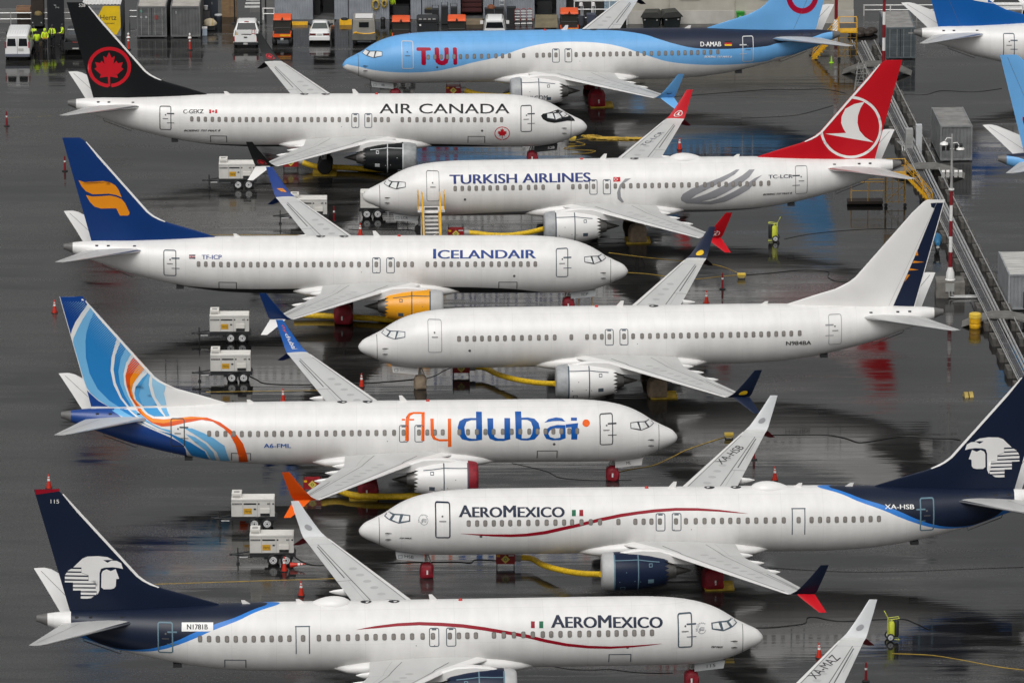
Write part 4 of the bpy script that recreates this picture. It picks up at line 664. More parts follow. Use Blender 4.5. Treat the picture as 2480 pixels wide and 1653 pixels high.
# ---------------------------------------------------------------- ground: one wet apron sheet to the horizon
def apron_mat():
    m = bpy.data.materials.new('wet_apron'); m.use_nodes = True; t = m.node_tree; b = t.nodes['Principled BSDF']
    g = t.nodes.new('ShaderNodeNewGeometry')
    def noise(scale, st, detail=5, rough=.55):
        mp = t.nodes.new('ShaderNodeMapping'); mp.inputs['Scale'].default_value = (*st, 1); n = t.nodes.new('ShaderNodeTexNoise')
        n.inputs['Scale'].default_value = scale; n.inputs['Detail'].default_value = detail; n.inputs['Roughness'].default_value = rough
        t.links.new(g.outputs['Position'], mp.inputs['Vector']); t.links.new(mp.outputs['Vector'], n.inputs['Vector']); return n.outputs['Fac']
    def mrange(s, a, b2, c, d):
        r = t.nodes.new('ShaderNodeMapRange'); r.inputs['From Min'].default_value = a; r.inputs['From Max'].default_value = b2; r.inputs['To Min'].default_value = c; r.inputs['To Max'].default_value = d
        t.links.new(s, r.inputs['Value']); return r.outputs['Result']
    def mult(a, b2):
        k = t.nodes.new('ShaderNodeMath'); k.operation = 'MULTIPLY'; t.links.new(a, k.inputs[0]); t.links.new(b2, k.inputs[1]); return k.outputs[0]
    big = noise(.055, (.45, 1), 6, .6); mid = noise(.35, (.22, 1.3), 6, .65); fine = noise(7, (1, .8), 4, .7); streak = noise(.9, (.06, 1.2), 4)
    tone = mult(mult(mrange(big, .3, .7, .8, 1.2), mrange(mid, .3, .7, .75, 1.25)), mrange(fine, .25, .75, .4, 1.6))
    mx = t.nodes.new('ShaderNodeMix'); mx.data_type = 'RGBA'; mx.blend_type = 'MULTIPLY'; mx.inputs[0].default_value = 1; mx.inputs[6].default_value = (.0165, .0160, .0158, 1); base_mix = mx
    t.links.new(tone, mx.inputs[7])
    # expansion joints between the concrete bays
    sp = t.nodes.new('ShaderNodeSeparateXYZ'); t.links.new(g.outputs['Position'], sp.inputs[0])
    jm = None
    for ax, pitch in (('Y', 7.6), ('X', 15.2)):
        md = t.nodes.new('ShaderNodeMath'); md.operation = 'PINGPONG'; md.inputs[1].default_value = pitch/2; t.links.new(sp.outputs[ax], md.inputs[0])
        lt = t.nodes.new('ShaderNodeMath'); lt.operation = 'LESS_THAN'; lt.inputs[1].default_value = .03; t.links.new(md.outputs[0], lt.inputs[0])
        jm = lt.outputs[0] if jm is None else (lambda p, q: (t.links.new(p, q.inputs[0]), t.links.new(lt.outputs[0], q.inputs[1]), q.outputs[0])[2])(jm, t.nodes.new('ShaderNodeMath'))
    jf = mrange(jm, 0, 1, 0, .35)
    mj = t.nodes.new('ShaderNodeMix'); mj.data_type = 'RGBA'; t.links.new(jf, mj.inputs[0]); t.links.new(mx.outputs[2], mj.inputs[6]); mj.inputs[7].default_value = (.012, .012, .012, 1)
    t.links.new(mj.outputs[2], b.inputs['Base Color'])
    # standing water: mirror-smooth in the puddles, rough and grainy where the surface has drained (mostly the left end)
    drain = mult(mrange(sp.outputs['X'], -30, -14, .16, 0), mrange(sp.outputs['Y'], 508, 522, 1, -.3))
    pud = t.nodes.new('ShaderNodeMath'); pud.operation = 'ADD'; t.links.new(mrange(mid, .3, .7, -.20, .20), pud.inputs[0]); t.links.new(big, pud.inputs[1])
    pd2 = t.nodes.new('ShaderNodeMath'); pd2.operation = 'ADD'; t.links.new(pud.outputs[0], pd2.inputs[0]); t.links.new(drain, pd2.inputs[1])
    wet = mrange(pd2.outputs[0], .50, .66, 0, 1)
    dry = t.nodes.new('ShaderNodeMix'); dry.data_type = 'RGBA'; t.links.new(wet, dry.inputs[0]); dry.inputs[6].default_value = (.0095, .0093, .0092, 1); dry.inputs[7].default_value = (.038, .0372, .0366, 1); t.links.new(dry.outputs[2], base_mix.inputs[6])
    ro = t.nodes.new('ShaderNodeMath'); ro.operation = 'MULTIPLY'; t.links.new(mrange(wet, 0, 1, .055, .27), ro.inputs[0]); t.links.new(mrange(fine, .25, .75, .75, 1.25), ro.inputs[1])
    t.links.new(ro.outputs[0], b.inputs['Roughness']); b.inputs['IOR'].default_value = 1.68; t.links.new(mrange(noise(.12, (.3, 1.1), 5, .6), .35, .65, .30, .56), b.inputs['Specular IOR Level'])
    bp = t.nodes.new('ShaderNodeBump'); bp.inputs['Strength'].default_value = .35; bp.inputs['Distance'].default_value = .05; t.links.new(streak, bp.inputs['Height'])
    bp2 = t.nodes.new('ShaderNodeBump'); bp2.inputs['Strength'].default_value = .25; bp2.inputs['Distance'].default_value = .0015; t.links.new(fine, bp2.inputs['Height'])
    t.links.new(bp.outputs['Normal'], bp2.inputs['Normal']); t.links.new(bp2.outputs['Normal'], b.inputs['Normal'])
    return m
gr = B().add([(-4000, -500, 0), (4000, -500, 0), (4000, 9000, 0), (-4000, 9000, 0)], [(0, 1, 2, 3)]).build('ground', apron_mat()); tag(gr, kind='structure')
M_lineY = mat('worn_yellow_line', (.42, .27, .03), .45, dirt=.7, scale=1.5, stretch=(1, 6, 1))
M_lineW = mat('worn_white_paint', (.62, .62, .60), .5, dirt=.25, scale=3)
M_pave = mat('dry_pavement', (.105, .103, .10), .5, dirt=.3, scale=.8)
def painted(name, pts, wd, m, z=.004):
    v, f = strip(pts, wd); return tag(B().add([(x, y, z) for x, y in v], f).build(name, m), kind='structure')
painted('painted_line', [(-21.6, 390.3), (-10.6, 391.3)], .14, M_lineY)
painted('painted_line', [(-20.3, 432.4), (-12.0, 432.7)], .13, M_lineY)
painted('painted_line', [(-24, 473.7), (-14.0, 473.4)], .13, M_lineY)
for x, y in ((-39, 509.6), (-36.6, 510), (-34.6, 510.6), (-33.3, 511), (-32.2, 477), (-30, 474.5)): painted('painted_line', [(x, y), (x+1.1, y+.25)], .12, mat('faded_line', (.20, .16, .09), .5, dirt=.5, scale=3))
painted('pavement', [(-20.55, 546), (-20.55, 570)], 2.0, M_pave)
painted('pavement', [(-45, 545.2), (-36, 545.2)], 5.5, M_pave)
for k in range(6): painted('painted_line', [(-22.0+.02*k, 548.2+1.35*k), (-20.75+.02*k, 548.2+1.35*k)], .75, M_lineW, .008)
# ---------------------------------------------------------------- the airliners
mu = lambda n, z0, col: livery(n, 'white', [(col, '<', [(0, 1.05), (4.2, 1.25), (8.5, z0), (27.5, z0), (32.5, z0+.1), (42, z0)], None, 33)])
def em_round(col, leaf=False, bird=False, cc=.3, r=.30):
    def f(side, d):
        def q(a, b): ch = 1.3-.5*cc; return (.5+a/ch, cc+b/2.1)
        rv, rf = ringp(0, 0, r, .05); sets = [([q(a, b) for a, b in rv], rf, 0)]
        if leaf:
            k = [(0, 1), (.17, .66), (.36, .78), (.27, .3), (.86, .42), (.76, .13), (.5, -.32), (.07, -.42), (.05, -.9)]; pts = [(x, y) for x, y in k]+[(-x, y) for x, y in k[:0:-1]]
            v, fc = poly_tris([(x*r*.75, y*r*.75) for x, y in pts]); sets.append(([q(a, b) for a, b in v], fc, 0))
        if bird:
            v, fc = poly_tris([(x*r/.8, y*r/.8) for x, y in ((.25, .65), (-.1, .35), (-.2, 0), (-.05, -.12), (-.55, -.15), (.05, -.28), (.6, -.4), (.3, -.22), (.1, .1))]); sets.append(([q(a*(1 if d > 0 else 1), b) for a, b in v], fc, 0))
        return [('winglet_emblem', sets, P(col))]
    return f
def em_disc(col, cc, ra, rb, far_only=False):
    def f(side, d):
        if far_only and side > 0: return []
        v = [(.5+ra*math.cos(2*math.pi*j/20), cc+rb*math.sin(2*math.pi*j/20)) for j in range(20)]; return [('winglet_emblem', [(v, [tuple(range(20))], 0)], P(col))]
    return f
def em_ice(side, d):
    s = []
    for a in ([(-.22, .06), (.2, .06), (.28, .0), (-.12, .005)], [(-.1, -.008), (.28, -.012), (.3, -.08), (.18, -.08), (.14, -.06), (-.02, -.06)]):
        v, f = poly_tris([(.5-x, .38+y) for x, y in a]); s.append((v, f, 0))
    return [('winglet_emblem', s, P('orange'))] if side < 0 else []
def em_fd(side, d):
    if side > 0: return []
    out = []
    for txt, col, a, b in (('fly', 'orange2', .88, .68), ('dubai', 'white', .67, .22)):
        v, f = text_tris(txt, .02); out.append(('winglet_lettering', [([(.62-.30*q, a+(b-a)*p) for p, q in v], f, 0)], P(col)))
    return out
def em_tui(side, d):
    v, f = strip([(.5+.16*math.cos(R(t)), .36+.05*math.sin(R(t))) for t in range(-180, 1, 20)], .03); return [('winglet_emblem', [(v, f, 0)], P('tuinavy'))]
C2 = [q for q in DATA['AM']['c2'] if q[0] > 28.5]+[(28.43, 5.27), (27.9, 5.345), (27.5, 5.40), (27.0, 5.5)]
am_hull = lambda n, k: livery(n, 'white', [('amblue', '>', C2, 27.4, 39.62), ('amtail', '>', DATA['AM']['c1']+[(28.0, 5.45), (38.6, 3.6), (39.6, 4.2)], 28.1, 39.62)])
DATA['MZ']['wtext'] = ('XA-MAZ', 'black', [(22.79, -11.46), (24.44, -14.37), (22.32, -11.94)])
AMS = dict(fin=P('amtail'), cowl=P('navy'), lip=M_lip2, liplen=.68, engtape='outblue', nosebag=M_redbag, mainbag=M_redbag, outline='outline', cockframe='outline', glass=.86, tape=.075)
SPEC = dict(
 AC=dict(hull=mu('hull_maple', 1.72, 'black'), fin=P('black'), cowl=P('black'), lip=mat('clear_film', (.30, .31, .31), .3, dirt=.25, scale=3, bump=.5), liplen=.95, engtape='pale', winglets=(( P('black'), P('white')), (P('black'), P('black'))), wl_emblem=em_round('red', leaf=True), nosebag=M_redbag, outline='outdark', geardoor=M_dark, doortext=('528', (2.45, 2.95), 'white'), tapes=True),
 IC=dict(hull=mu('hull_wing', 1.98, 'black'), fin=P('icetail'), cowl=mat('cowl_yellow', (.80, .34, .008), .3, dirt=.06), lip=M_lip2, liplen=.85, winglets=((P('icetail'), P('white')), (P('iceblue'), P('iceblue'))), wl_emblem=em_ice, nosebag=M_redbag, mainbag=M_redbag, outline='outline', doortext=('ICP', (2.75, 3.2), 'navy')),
 FD=dict(dots=True, hull=livery('hull_swirl', 'white', [('fdark', '<', [(30.8, .9), (31.0, 2.3), (31.23, 3.02), (31.98, 3.5), (33.13, 3.99), (34.08, 4.38), (34.62, 4.57), (35.1, 4.72), (35.6, 5.3), (36.2, 6.9), (42, 6.9)], 30.9, None)]), fin=P('white'), cowl=P('white'), lip=M_redbag, liplen=.6, inlet=M_redbag, winglets=((P('orange2'), P('forange')), (P('fblue'), P('fdark'))), wl_emblem=em_fd, nosebag=M_redbag, mainbag=M_redbag, outline='outdark', doortext=('ML', (2.95, 3.25), 'navy'), geardoor=P('white'), cockframe='outdark'),
 AM=dict(hull=am_hull('hull_eagle', 0), winglets=((P('pale'), P('red2')), (P('pale'), P('red2'))), wl_emblem=em_disc('tkgray', .42, .2, .09, True), dome=(23.6, 26.0), dooroutline='outline', doortext=('115', (2.75, 3.25), 'black'), tapes=True, **AMS),
 TUI=dict(hull=livery('hull_wave', 'white', [('tuiblue', '>', DATA['TUI']['c1']+[(0.05, 2.72)], None, None), ('tuinavy', '>', DATA['TUI']['c2'], 18.7, 39)]), fin=P('tuiblue'), lead=False, cowl=P('white'), lip=M_lip, winglets=((P('tuiblue'), P('tuiblue')), (P('tuiblue'), P('tuinavy'))), wl_emblem=em_tui, nosebag=M_redbag, mainbag=M_redbag, outline='pale', dooroutline='pale', cockframe='outline', engtext='TUI.COM', doortext=('AB', (3.0, 3.25), 'navy'), tapes=False),
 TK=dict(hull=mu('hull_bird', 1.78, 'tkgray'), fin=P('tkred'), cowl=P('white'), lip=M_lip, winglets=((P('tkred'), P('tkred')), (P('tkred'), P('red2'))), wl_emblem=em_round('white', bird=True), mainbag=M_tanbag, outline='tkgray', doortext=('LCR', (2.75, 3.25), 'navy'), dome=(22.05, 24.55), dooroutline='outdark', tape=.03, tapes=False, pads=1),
 JA=dict(hull=livery('hull_all_white', 'white', []), fin=P('white'), lead=False, finline=M_lineL, cowl=P('white'), lip=M_lip, winglets=((P('navy'), P('navy')), (P('navy'), P('black'))), wl_emblem=em_disc('yellow', .3, .22, .11), nosebag=M_tanbag, mainbag=M_tanbag, outline='tkgray', cockframe='outline', tapes=False, tape=.035, pads=1, geardoor=P('white'), doortext=('BA', (2.75, 3.05), 'pale')),
 HS=dict(hull=am_hull('hull_eagle_left', 1), winglets=((P('amtail'), P('tkred')), (P('pale'), P('red2'))), wl_emblem=em_disc('tkgray', .42, .2, .09, True), dome=(23.6, 26.05), dooroutline='navy', doortext=('HSB', (2.75, 3.3), 'black'), tapes=False, **AMS),
 MZ=dict(hull=am_hull('hull_eagle_near', 2), winglets=((P('amtail'), P('tkred')), (P('pale'), P('red2'))), wl_emblem=em_disc('tkgray', .42, .2, .09, True), tapes=False, **AMS),
 KZ=dict(hull=livery('hull_blue_tail', 'white', []), fin=P('kzblue'), lead=False, cowl=P('white'), winglets=((P('kzblue'),)*2, (P('kzblue'),)*2), tapes=True),
 TV=dict(hull=livery('hull_wave_right', 'white', [('tuiblue', '>', DATA['TUI']['c1']+[(0.05, 2.72)], None, None), ('tuinavy', '>', DATA['TUI']['c2'], 18.7, 39)]), fin=P('tuiblue'), lead=False, cowl=P('white'), winglets=((P('tuiblue'),)*2, (P('tuiblue'),)*2)),
)
for k in ('HS', 'MZ'):
    DATA.setdefault(k, {})['npoly'] = DATA['AM']['npoly']
DATA['KZ'] = dict(npoly=[('white', [(36.6, 8.6), (36.0, 8.2), (35.2, 7.65), (34.2, 7.15), (33.2, 6.95), (32.6, 6.84), (33.0, 7.15), (36.2, 10.9), (37.4, 12.3), (38.8, 12.3), (37.6, 10.0)])])
DATA['TV'] = dict(npoly=DATA['TUI']['npoly'])
for k in ('AM', 'HS'): SPEC[k]['sky'] = (DATA[k]['sky'][0][0], DATA[k]['sky'][0][1])
# the black eye mask round the cockpit of the black-tailed airliner reaches over the nose
DATA['AC']['fpoly'] = [e for e in DATA['AC']['fpoly'] if not (e[0] == 'black' and len(e[1]) > 6)]+[('black', [(3.5, 4.05), (3.35, 4.18), (2.9, 4.22), (2.5, 4.28), (2.2, 4.3), (1.83, 4.1), (1.55, 3.93), (1.2, 3.73), (.98, 3.55), (.92, 3.44), (1.2, 3.46), (1.5, 3.52), (2.0, 3.5), (2.5, 3.48), (3.0, 3.6), (3.35, 3.8)])]
POS = dict(AC=(-12.325, 494.538, .0161, .0061, .0088, 1, 0), IC=(-9.992, 452.403, .0214, .0096, .0079, 1, 0), FD=(-7.562, 411.219, .0427, .0075, .0071, 1, 0), AM=(-3.65, 370.033, .0463, -.0014, .0026, 1, 1),
 TUI=(4.854, 515.789, .0573, -.0029, -.0004, -1, 0), TK=(7.257, 474.257, .05, -.0069, -.0009, -1, 0), JA=(7.782, 433.872, .0527, -.0042, -.0034, -1, 0), HS=(8.674, 392.135, .044, .0012, -.007, -1, 1), MZ=(12.57, 349.68, .0349, -.001, .0008, -1, 1),
 KZ=(52.431, 518.829, .0420, .0017, -.0046, 1, 0), TV=(56.021, 477.208, .0479, -.0016, .0047, 1, 0))
LAB = dict(AC='white airliner with black tail bearing a red maple leaf inside a ring', IC='white airliner with dark blue tail bearing an orange wing emblem and a yellow engine', FD='white airliner with blue and orange swirls sweeping down from its tail',
 AM='nose right white airliner with navy tail, red fin tip and white eagle warrior head', TUI='sky blue and white airliner with red three letter name behind its nose', TK='white airliner with red tail carrying a white bird in a circle',
 JA='plain white airliner with white tail and navy stripe along its rudder', HS='nose left white airliner with navy tail and white eagle warrior head', MZ='airliner with only its grey winglet and lettered wing in frame at the bottom right',
 KZ='white airliner with bright blue tail in the top right corner', TV='airliner with sky blue fin cut off by the right edge')
for k, (X, Y, yw, bk, pt, d, m9) in POS.items():
    s = SPEC[k]; s['data'] = DATA.get(k, {})
    airliner(k, X, Y, yw, bk, pt, d, bool(m9), LAB[k], s)
# ---------------------------------------------------------------- ground equipment
def wheel(parent, c, r, wd, axis='Y', rim=None, name='wheel'):
    o = B().lathe([(r*.45, -wd/2), (r*.85, -wd/2), (r, -wd*.3), (r, wd*.3), (r*.85, wd/2), (r*.45, wd/2)], c, axis, 22).build(name, M_rubber, parent, True)
    if rim:
        b = B().lathe([(r*.1, -wd*.50), (r*.58, -wd*.56), (r*.64, -wd*.5), (r*.64, wd*.5), (r*.58, wd*.56), (r*.1, wd*.50)], c, axis, 18)
        b.build('rim', rim, o, True)
        h = B().lathe([(r*.16, -wd*.6), (r*.16, wd*.6)], c, axis, 10)
        for k in range(8):
            a = 2*math.pi*k/8; p = (c[0]+r*.4*math.cos(a), c[1], c[2]+r*.4*math.sin(a)) if axis == 'Y' else (c[0], c[1]+r*.4*math.cos(a), c[2]+r*.4*math.sin(a))
            h.lathe([(r*.07, -wd*.57), (r*.07, wd*.57)], p, axis, 6)
        h.build('hub', M_dark, o)
    return o
def flat_text(name, txt, m, parent, o, u, v, bold=.01, shear=0):
    """letters on a flat panel: o = lower-left corner, u/v = vectors across and up"""
    tv, tf = text_tris(txt, bold, shear); o, u, v = Vector(o), Vector(u), Vector(v)
    return B().add([o+u*a+v*b for a, b in tv], tf).build(name, m, parent)
M_hire = mat('hire_plate_amber', (.62, .34, .02), .4, dirt=.1)
def generator(loc, label):
    t = thing('trailer_generator', loc, label, 'generator', 0, 'trailer generators feeding the parked airliners')
    L_, W_, z0, z1 = 2.67, .98, .80, 1.98
    body = B().prism([(-W_/2, z0), (W_/2, z0), (W_/2, z1-.06), (W_/2-.05, z1), (-W_/2+.05, z1), (-W_/2, z1-.06)], -L_/2, L_/2, 'YZ').build('body', M_gen, t)
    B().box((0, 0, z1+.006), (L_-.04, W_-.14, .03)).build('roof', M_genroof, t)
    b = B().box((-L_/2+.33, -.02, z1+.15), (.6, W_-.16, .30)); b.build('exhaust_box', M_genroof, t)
    b = B()
    for k in range(9): b.box((-L_/2+.12+.052*k, -W_/2+.052, z1+.1), (.02, .02, .16))
    b.box((-L_/2+.33, -.1, z1+.308), (.34, .3, .014)); b.build('grille', mat('grille_grey', (.28, .27, .26), .6), t)
    f = -W_/2-.004
    b = B()
    for x in (-.62, .27, 1.05): b.box((x, f, (z0+z1)/2-.1), (.014, .012, 1.0))
    b.box((0, f, z1-.17), (L_, .010, .012)); b.build('panel_seam', mat('seam_grey', (.25, .24, .23), .6), t)
    bd = B().box((-.99, f, 1.62), (.60, .014, .10)).build('name_band', M_dark, t)
    for cx_, w_ in ((-.18, .78), (.36, .1), (.98, .18), (1.25, .10), (.12, .14)): B().box((cx_, f, 1.62 if cx_ != .12 else 1.28), (w_, .014, .10)).build('black_band', M_dark, t)
    flat_text('maker_lettering', 'MQ POWER', M_white, bd, (-1.25, f-.010, 1.59), (.52, 0, 0), (0, 0, .06)); flat_text('model_lettering', '70', M_white, bd, (.92, f-.010, 1.59), (.12, 0, 0), (0, 0, .06))
    pl = B().box((-.32, f-.004, 1.15), (.50, .014, .36)).build('hire_plate', M_hire, t); flat_text('hire_lettering', 'Hertz', M_dark, pl, (-.51, f-.014, 1.08), (.38, 0, 0), (0, 0, .15))
    b = B(); b.box((.74, f-.03, 1.18), (.60, .07, .30)); b.build('control_box', M_genroof, t); b = B(); b.box((.74, f-.01, .93), (.58, .03, .20)); b.build('cable_panel', M_dark, t)
    b = B(); b.box((0.02, 0, .66), (L_+.06, W_+.02, .27)); b.box((.40, 0, .46), (1.75, W_-.12, .16)); b.box((L_/2+.06, 0, .62), (.1, W_+.06, .2)); b.build('chassis', M_dark, t)
    b = B()
    for y in (-.42, .42): b.tube([(-L_/2+.1, y, .64), (-2.15, y*.25, .58), (-2.5, 0, .56)], .045, 8)
    b.tube([(-L_/2+.1, -.4, .48), (-2.2, 0, .52)], .03, 6); b.tube([(-2.08, -.12, .12), (-2.08, -.12, 1.02)], .04, 8); b.cyl((-2.08, -.12, .0), (-2.08, -.12, .1), .1); b.box((-2.5, 0, .56), (.2, .12, .1)); b.build('tow_bar', M_dark, t)
    B().box((-1.72, -.36, .50), (.5, .03, .06)).build('safety_reflector', mat('reflector_grey', (.5, .5, .5), .4), t)
    for y in (-.52, .52):
        b = B(); s = math.copysign(1, y)
        q = [(-.12, .44), (0, .66), (.2, .78), (.72, .78), (.92, .66), (1.04, .44)]; 
        for (xa, za), (xb, zb) in zip(q, q[1:]): b.add([(xa, y-.14, za), (xb, y-.14, zb), (xb, y+.14, zb), (xa, y+.14, za), (xa, y-.14, za-.04), (xb, y-.14, zb-.04)], [(0, 1, 2, 3), (0, 4, 5, 1)])
        b.build('fender', M_dark, t)
        for x in (.08, .87): wheel(t, (x, y, .36), .36, .22, 'Y', mat('rim_white', (.62, .62, .62), .35))
    return t
g0 = generator((-20.3, 487.46, 0), 'cream trailer generator left of the black winglet and white strake')
gens = [((-14.7, 476.8, 0), 'cream trailer generator half hidden behind the dark blue winglet with the orange wing mark'), ((-19.2, 445.0, 0), 'cream trailer generator with black cable panel, farther of the pair left of the yellow engine'),
 ((-18.74, 435.1, 0), 'cream trailer generator behind the short yellow line, nearer of its pair'), ((-16.06, 402.0, 0), 'cream trailer generator by the orange winglet, overlapped by another generator'),
 ((-14.65, 394.45, 0), 'cream trailer generator with an orange cone standing before its rear wheel'), ((-9.0, 522.3, 0), 'cream trailer generator mostly hidden behind the sky blue airliner nose')]
for p, l in gens: copy_thing(g0, p, 0, l)
gt = copy_thing(g0, (-9.65, 478.6, 0), math.pi, 'white trailer generator turned the other way under the nose of the bird tailed airliner')
# cones and delineators
def cone(loc, label, h=.92, rz=0):
    t = thing('traffic_cone', loc, label, 'traffic cone', rz, 'traffic cones standing on the apron')
    B().box((0, 0, .02), (.42, .42, .04)).build('base', M_rubber, t)
    B().lathe([(.17, .04), (.17, .06), (.115, .36*h/.9), (.095, .50*h/.9)], n=18, cap=False).build('lower_cone', M_cone_red, t, True)
    B().lathe([(.095, .50*h/.9), (.075, .64*h/.9)], n=18, cap=False).build('reflective_collar', P('white'), t, True)
    B().lathe([(.075, .64*h/.9), (.066, .70*h/.9)], n=18, cap=False).build('middle_band', M_cone_red, t, True); B().lathe([(.066, .70*h/.9), (.055, .78*h/.9)], n=18, cap=False).build('upper_collar', P('white'), t, True)
    B().lathe([(.055, .78*h/.9), (.04, .9*h/.9), (.0, .92*h/.9)], n=18, cap=False).build('tip', M_cone_red, t, True)
    return t
def delin(loc, label, bagged=False):
    t = thing('delineator_post', loc, label, 'delineator post', 0, 'slim orange delineator posts')
    B().lathe([(.22, 0), (.22, .05), (.12, .08)], n=16).build('base', M_rubber, t)
    B().lathe([(.085, .07), (.06, 1.0), (.05, 1.15), (.02, 1.18)], n=12).build('post', M_mastred if not bagged else M_cone_red, t, True)
    B().lathe([(.078, .72), (.075, .84)], n=12, cap=False).build('reflective_collar', P('white'), t, True)
    if bagged: B().lathe([(.16, .98), (.13, 1.05), (.05, 1.15), (.09, 1.3), (.01, 1.42)], (0, .03, 0), n=9).build('white_bag', P('white'), t)
    return t
for p, l in (((-31.6, 452.4, 0), 'orange cone beside the tip of the blue swirled tail'), ((-29.28, 410.4, 0), 'orange cone above the red fin tip of the eagle warrior tail'), ((-15.1, 429.9, 0), 'orange cone behind the swirl tailed airliner, left of its far wing'),
 ((-10.0, 433.5, 0), 'orange cone beside the swirl tailed airliner far wing, left of the tan wheel cover'), ((-13.86, 392.8, 0), 'orange cone in front of the rear wheel of the nearest cream generator'), ((-12.7, 387.9, 0), 'orange cone behind the white dome, left of the grey winglet wing'),
 ((-10.9, 473.2, 0), 'orange cone left of the boarding steps'), ((12.74, 498.6, 0), 'orange cone beside the far wing of the red tailed airliner'), ((13.5, 454.2, 0), 'orange cone with only its tip above the plain white fuselage'),
 ((16.6, 411.5, 0), 'orange cone right of the white dome on the farther eagle airliner'), ((17.8, 375.6, 0), 'orange cone touching the lettered grey wing at the bottom right')): cone(p, l)
fc = cone((-13.55, 393.4, .19), 'orange cone lying on its side behind the nearest cream generator'); fc.rotation_euler = (0, R(83), R(-8))
for p, l, bg in (((-38.76, 506.9, 0), 'slim red delineator post alone at the far left', 0), ((-33.4, 492.6, 0), 'slim red delineator post peeping out behind the orange winged tail', 0), ((-12.9, 477.2, 0), 'slim red delineator post right of the half hidden generator', 0), ((14.73, 458.0, 0), 'slim red delineator post on the dark puddle right of the yellow disc winglet', 0),
 ((15.44, 416.1, 0), 'slim red delineator post behind the lettered far wing with grey winglet', 0), ((-30.78, 532.7, 0), 'orange delineator post with a white bag on top, left of the grey container doors', 1), ((-25.83, 532.5, 0), 'orange delineator post with a white bag on top, before the plain grey container', 1), ((20.3, 371.2, 0), 'slim red delineator post at the bottom edge, right of the lettered wing', 0)): delin(p, l, bool(bg))
# drip trays under the main wheels
def tray(x, y, label, rz=0):
    t = B(); t.box((0, 0, .03), (1.75, 1.7, .05)); t.box((0, -.84, .07), (1.75, .05, .06)); t.box((0, .84, .07), (1.75, .05, .06)); t.box((-.87, 0, .07), (.05, 1.63, .06)); t.box((.87, 0, .07), (.05, 1.63, .06))
    o = t.build('drip_tray', mat('tray_yellow', (.50, .34, .03), .55, dirt=.4, scale=2)); o.location = (x, y, 0); o.rotation_euler.z = rz
    return tag(o, label, 'drip tray', 'yellow trays under the main wheels')
def gearpos(k, s=2.86):
    X, Y, yw, bk, pt, d, m9 = POS[k]; x = 19.65+(1.575 if m9 else 0); lx = d*(18-x); ly = -s
    return X+lx*math.cos(yw)-ly*math.sin(yw), Y+lx*math.sin(yw)+ly*math.cos(yw), yw
for k, dx, l in (('AC', 0, 'yellow tray under the bare black main wheels of the maple leaf airliner'), ('TUI', .35, 'yellow tray under the red wheel cover beneath the sky blue airliner wing'), ('FD', -.3, 'yellow tray under the red wheel cover beside the orange winglet'), ('HS', .35, 'yellow tray under the red wheel cover near the navy engine'), ('JA', .4, 'yellow tray under the tan wheel cover of the plain white airliner'), ('TK', 0, 'yellow tray under the tan wheel cover of the red tailed airliner')):
    x, y, a = gearpos(k); tray(x+dx, y-.1, l, a)
# red heaters with yellow ducts to the engines
def heater(loc, label, rz=0):
    t = thing('engine_heater', loc, label, 'heater', rz, 'red heater boxes blowing into the engines')
    bd = B().box((0, 0, .62), (1.15, .7, .62)).build('housing', M_heater, t)
    b = B()
    for x in (-.52, .52):
        for y in (-.3, .3): b.box((x, y, .17), (.06, .06, .34))
        b.tube([(x, -.3, .9), (x, -.3, 1.12), (x, .3, 1.12), (x, .3, .9)], .025, 6)
    b.build('frame', M_dark, t)
    q = B().prism([(-.27, .62), (0, .35), (.27, .62), (0, .89)], -.365, -.352).build('diamond_panel', mat('panel_yellow', (.66, .52, .10), .5), t)
    v, f = ringp(0, .62, .1, .045, 16); B().add([(a, -.370, c) for a, c in v], f).build('fan_mark', mat('fan_green', (.05, .14, .04), .5), q)
    B().box((-.43, -.353, .83), (.2, .012, .13)).build('warning_label', M_yellow, t); B().box((.36, -.353, .86), (.34, .012, .08)).build('maker_label', P('pale'), t)
    B().lathe([(.22, .55), (.22, .95)], (0, 0, .6), 'X', 16).build('outlet', M_gear, t, True)
    return t
for p, l in (((-4.0, 471.6, 0), 'red heater box with yellow diamond behind the blue lettered fuselage, right of the yellow steps'), ((-3.4, 436.0, 0), 'red heater box under the front fuselage of the plain white airliner'), ((-.45, 393.4, 0), 'red heater box under the front fuselage of the farther eagle airliner'),
 ((-16.5, 492.8, 0), 'red heater box behind the white winglet strake of the maple leaf airliner'), ((-4.5, 515.9, 0), 'red heater box under the sky blue fuselage'), ((-12.6, 409.3, 0), 'red heater box behind the near wing of the swirl tailed airliner')): heater(p, l)
def duct(pts, label, r=.2):
    pts = [Vector(p) for p in pts]; q = []
    for a in range(len(pts)-1):
        p0, p1, p2, p3 = pts[max(a-1, 0)], pts[a], pts[a+1], pts[min(a+2, len(pts)-1)]
        for k in range(10):
            t = k/10; q.append(.5*((2*p1)+(p2-p0)*t+(2*p0-5*p1+4*p2-p3)*t*t+(3*p1-p0-3*p2+p3)*t**3))
    q.append(pts[-1]); b = B(); rings = []
    b.tube(q, r, 12)
    n = 12
    for k in range(len(q)):
        s = 1+.06*(k % 2)
        for j in range(n): c = q[k]; v = Vector(b.v[k*n+j]); b.v[k*n+j] = tuple(c+(v-c)*s)
    return tag(b.build('air_duct', M_duct, None, True, R(80)), label, 'air duct', 'yellow ducts laid along the apron')
def eng(k):
    X, Y, yw, bk, pt, d, m9 = POS[k]; x = E_X+(1.575 if m9 else 0)-.1; lx = d*(18-x); ly = -E_S
    return X+lx*math.cos(yw)-ly*math.sin(yw), Y+lx*math.sin(yw)+ly*math.cos(yw)
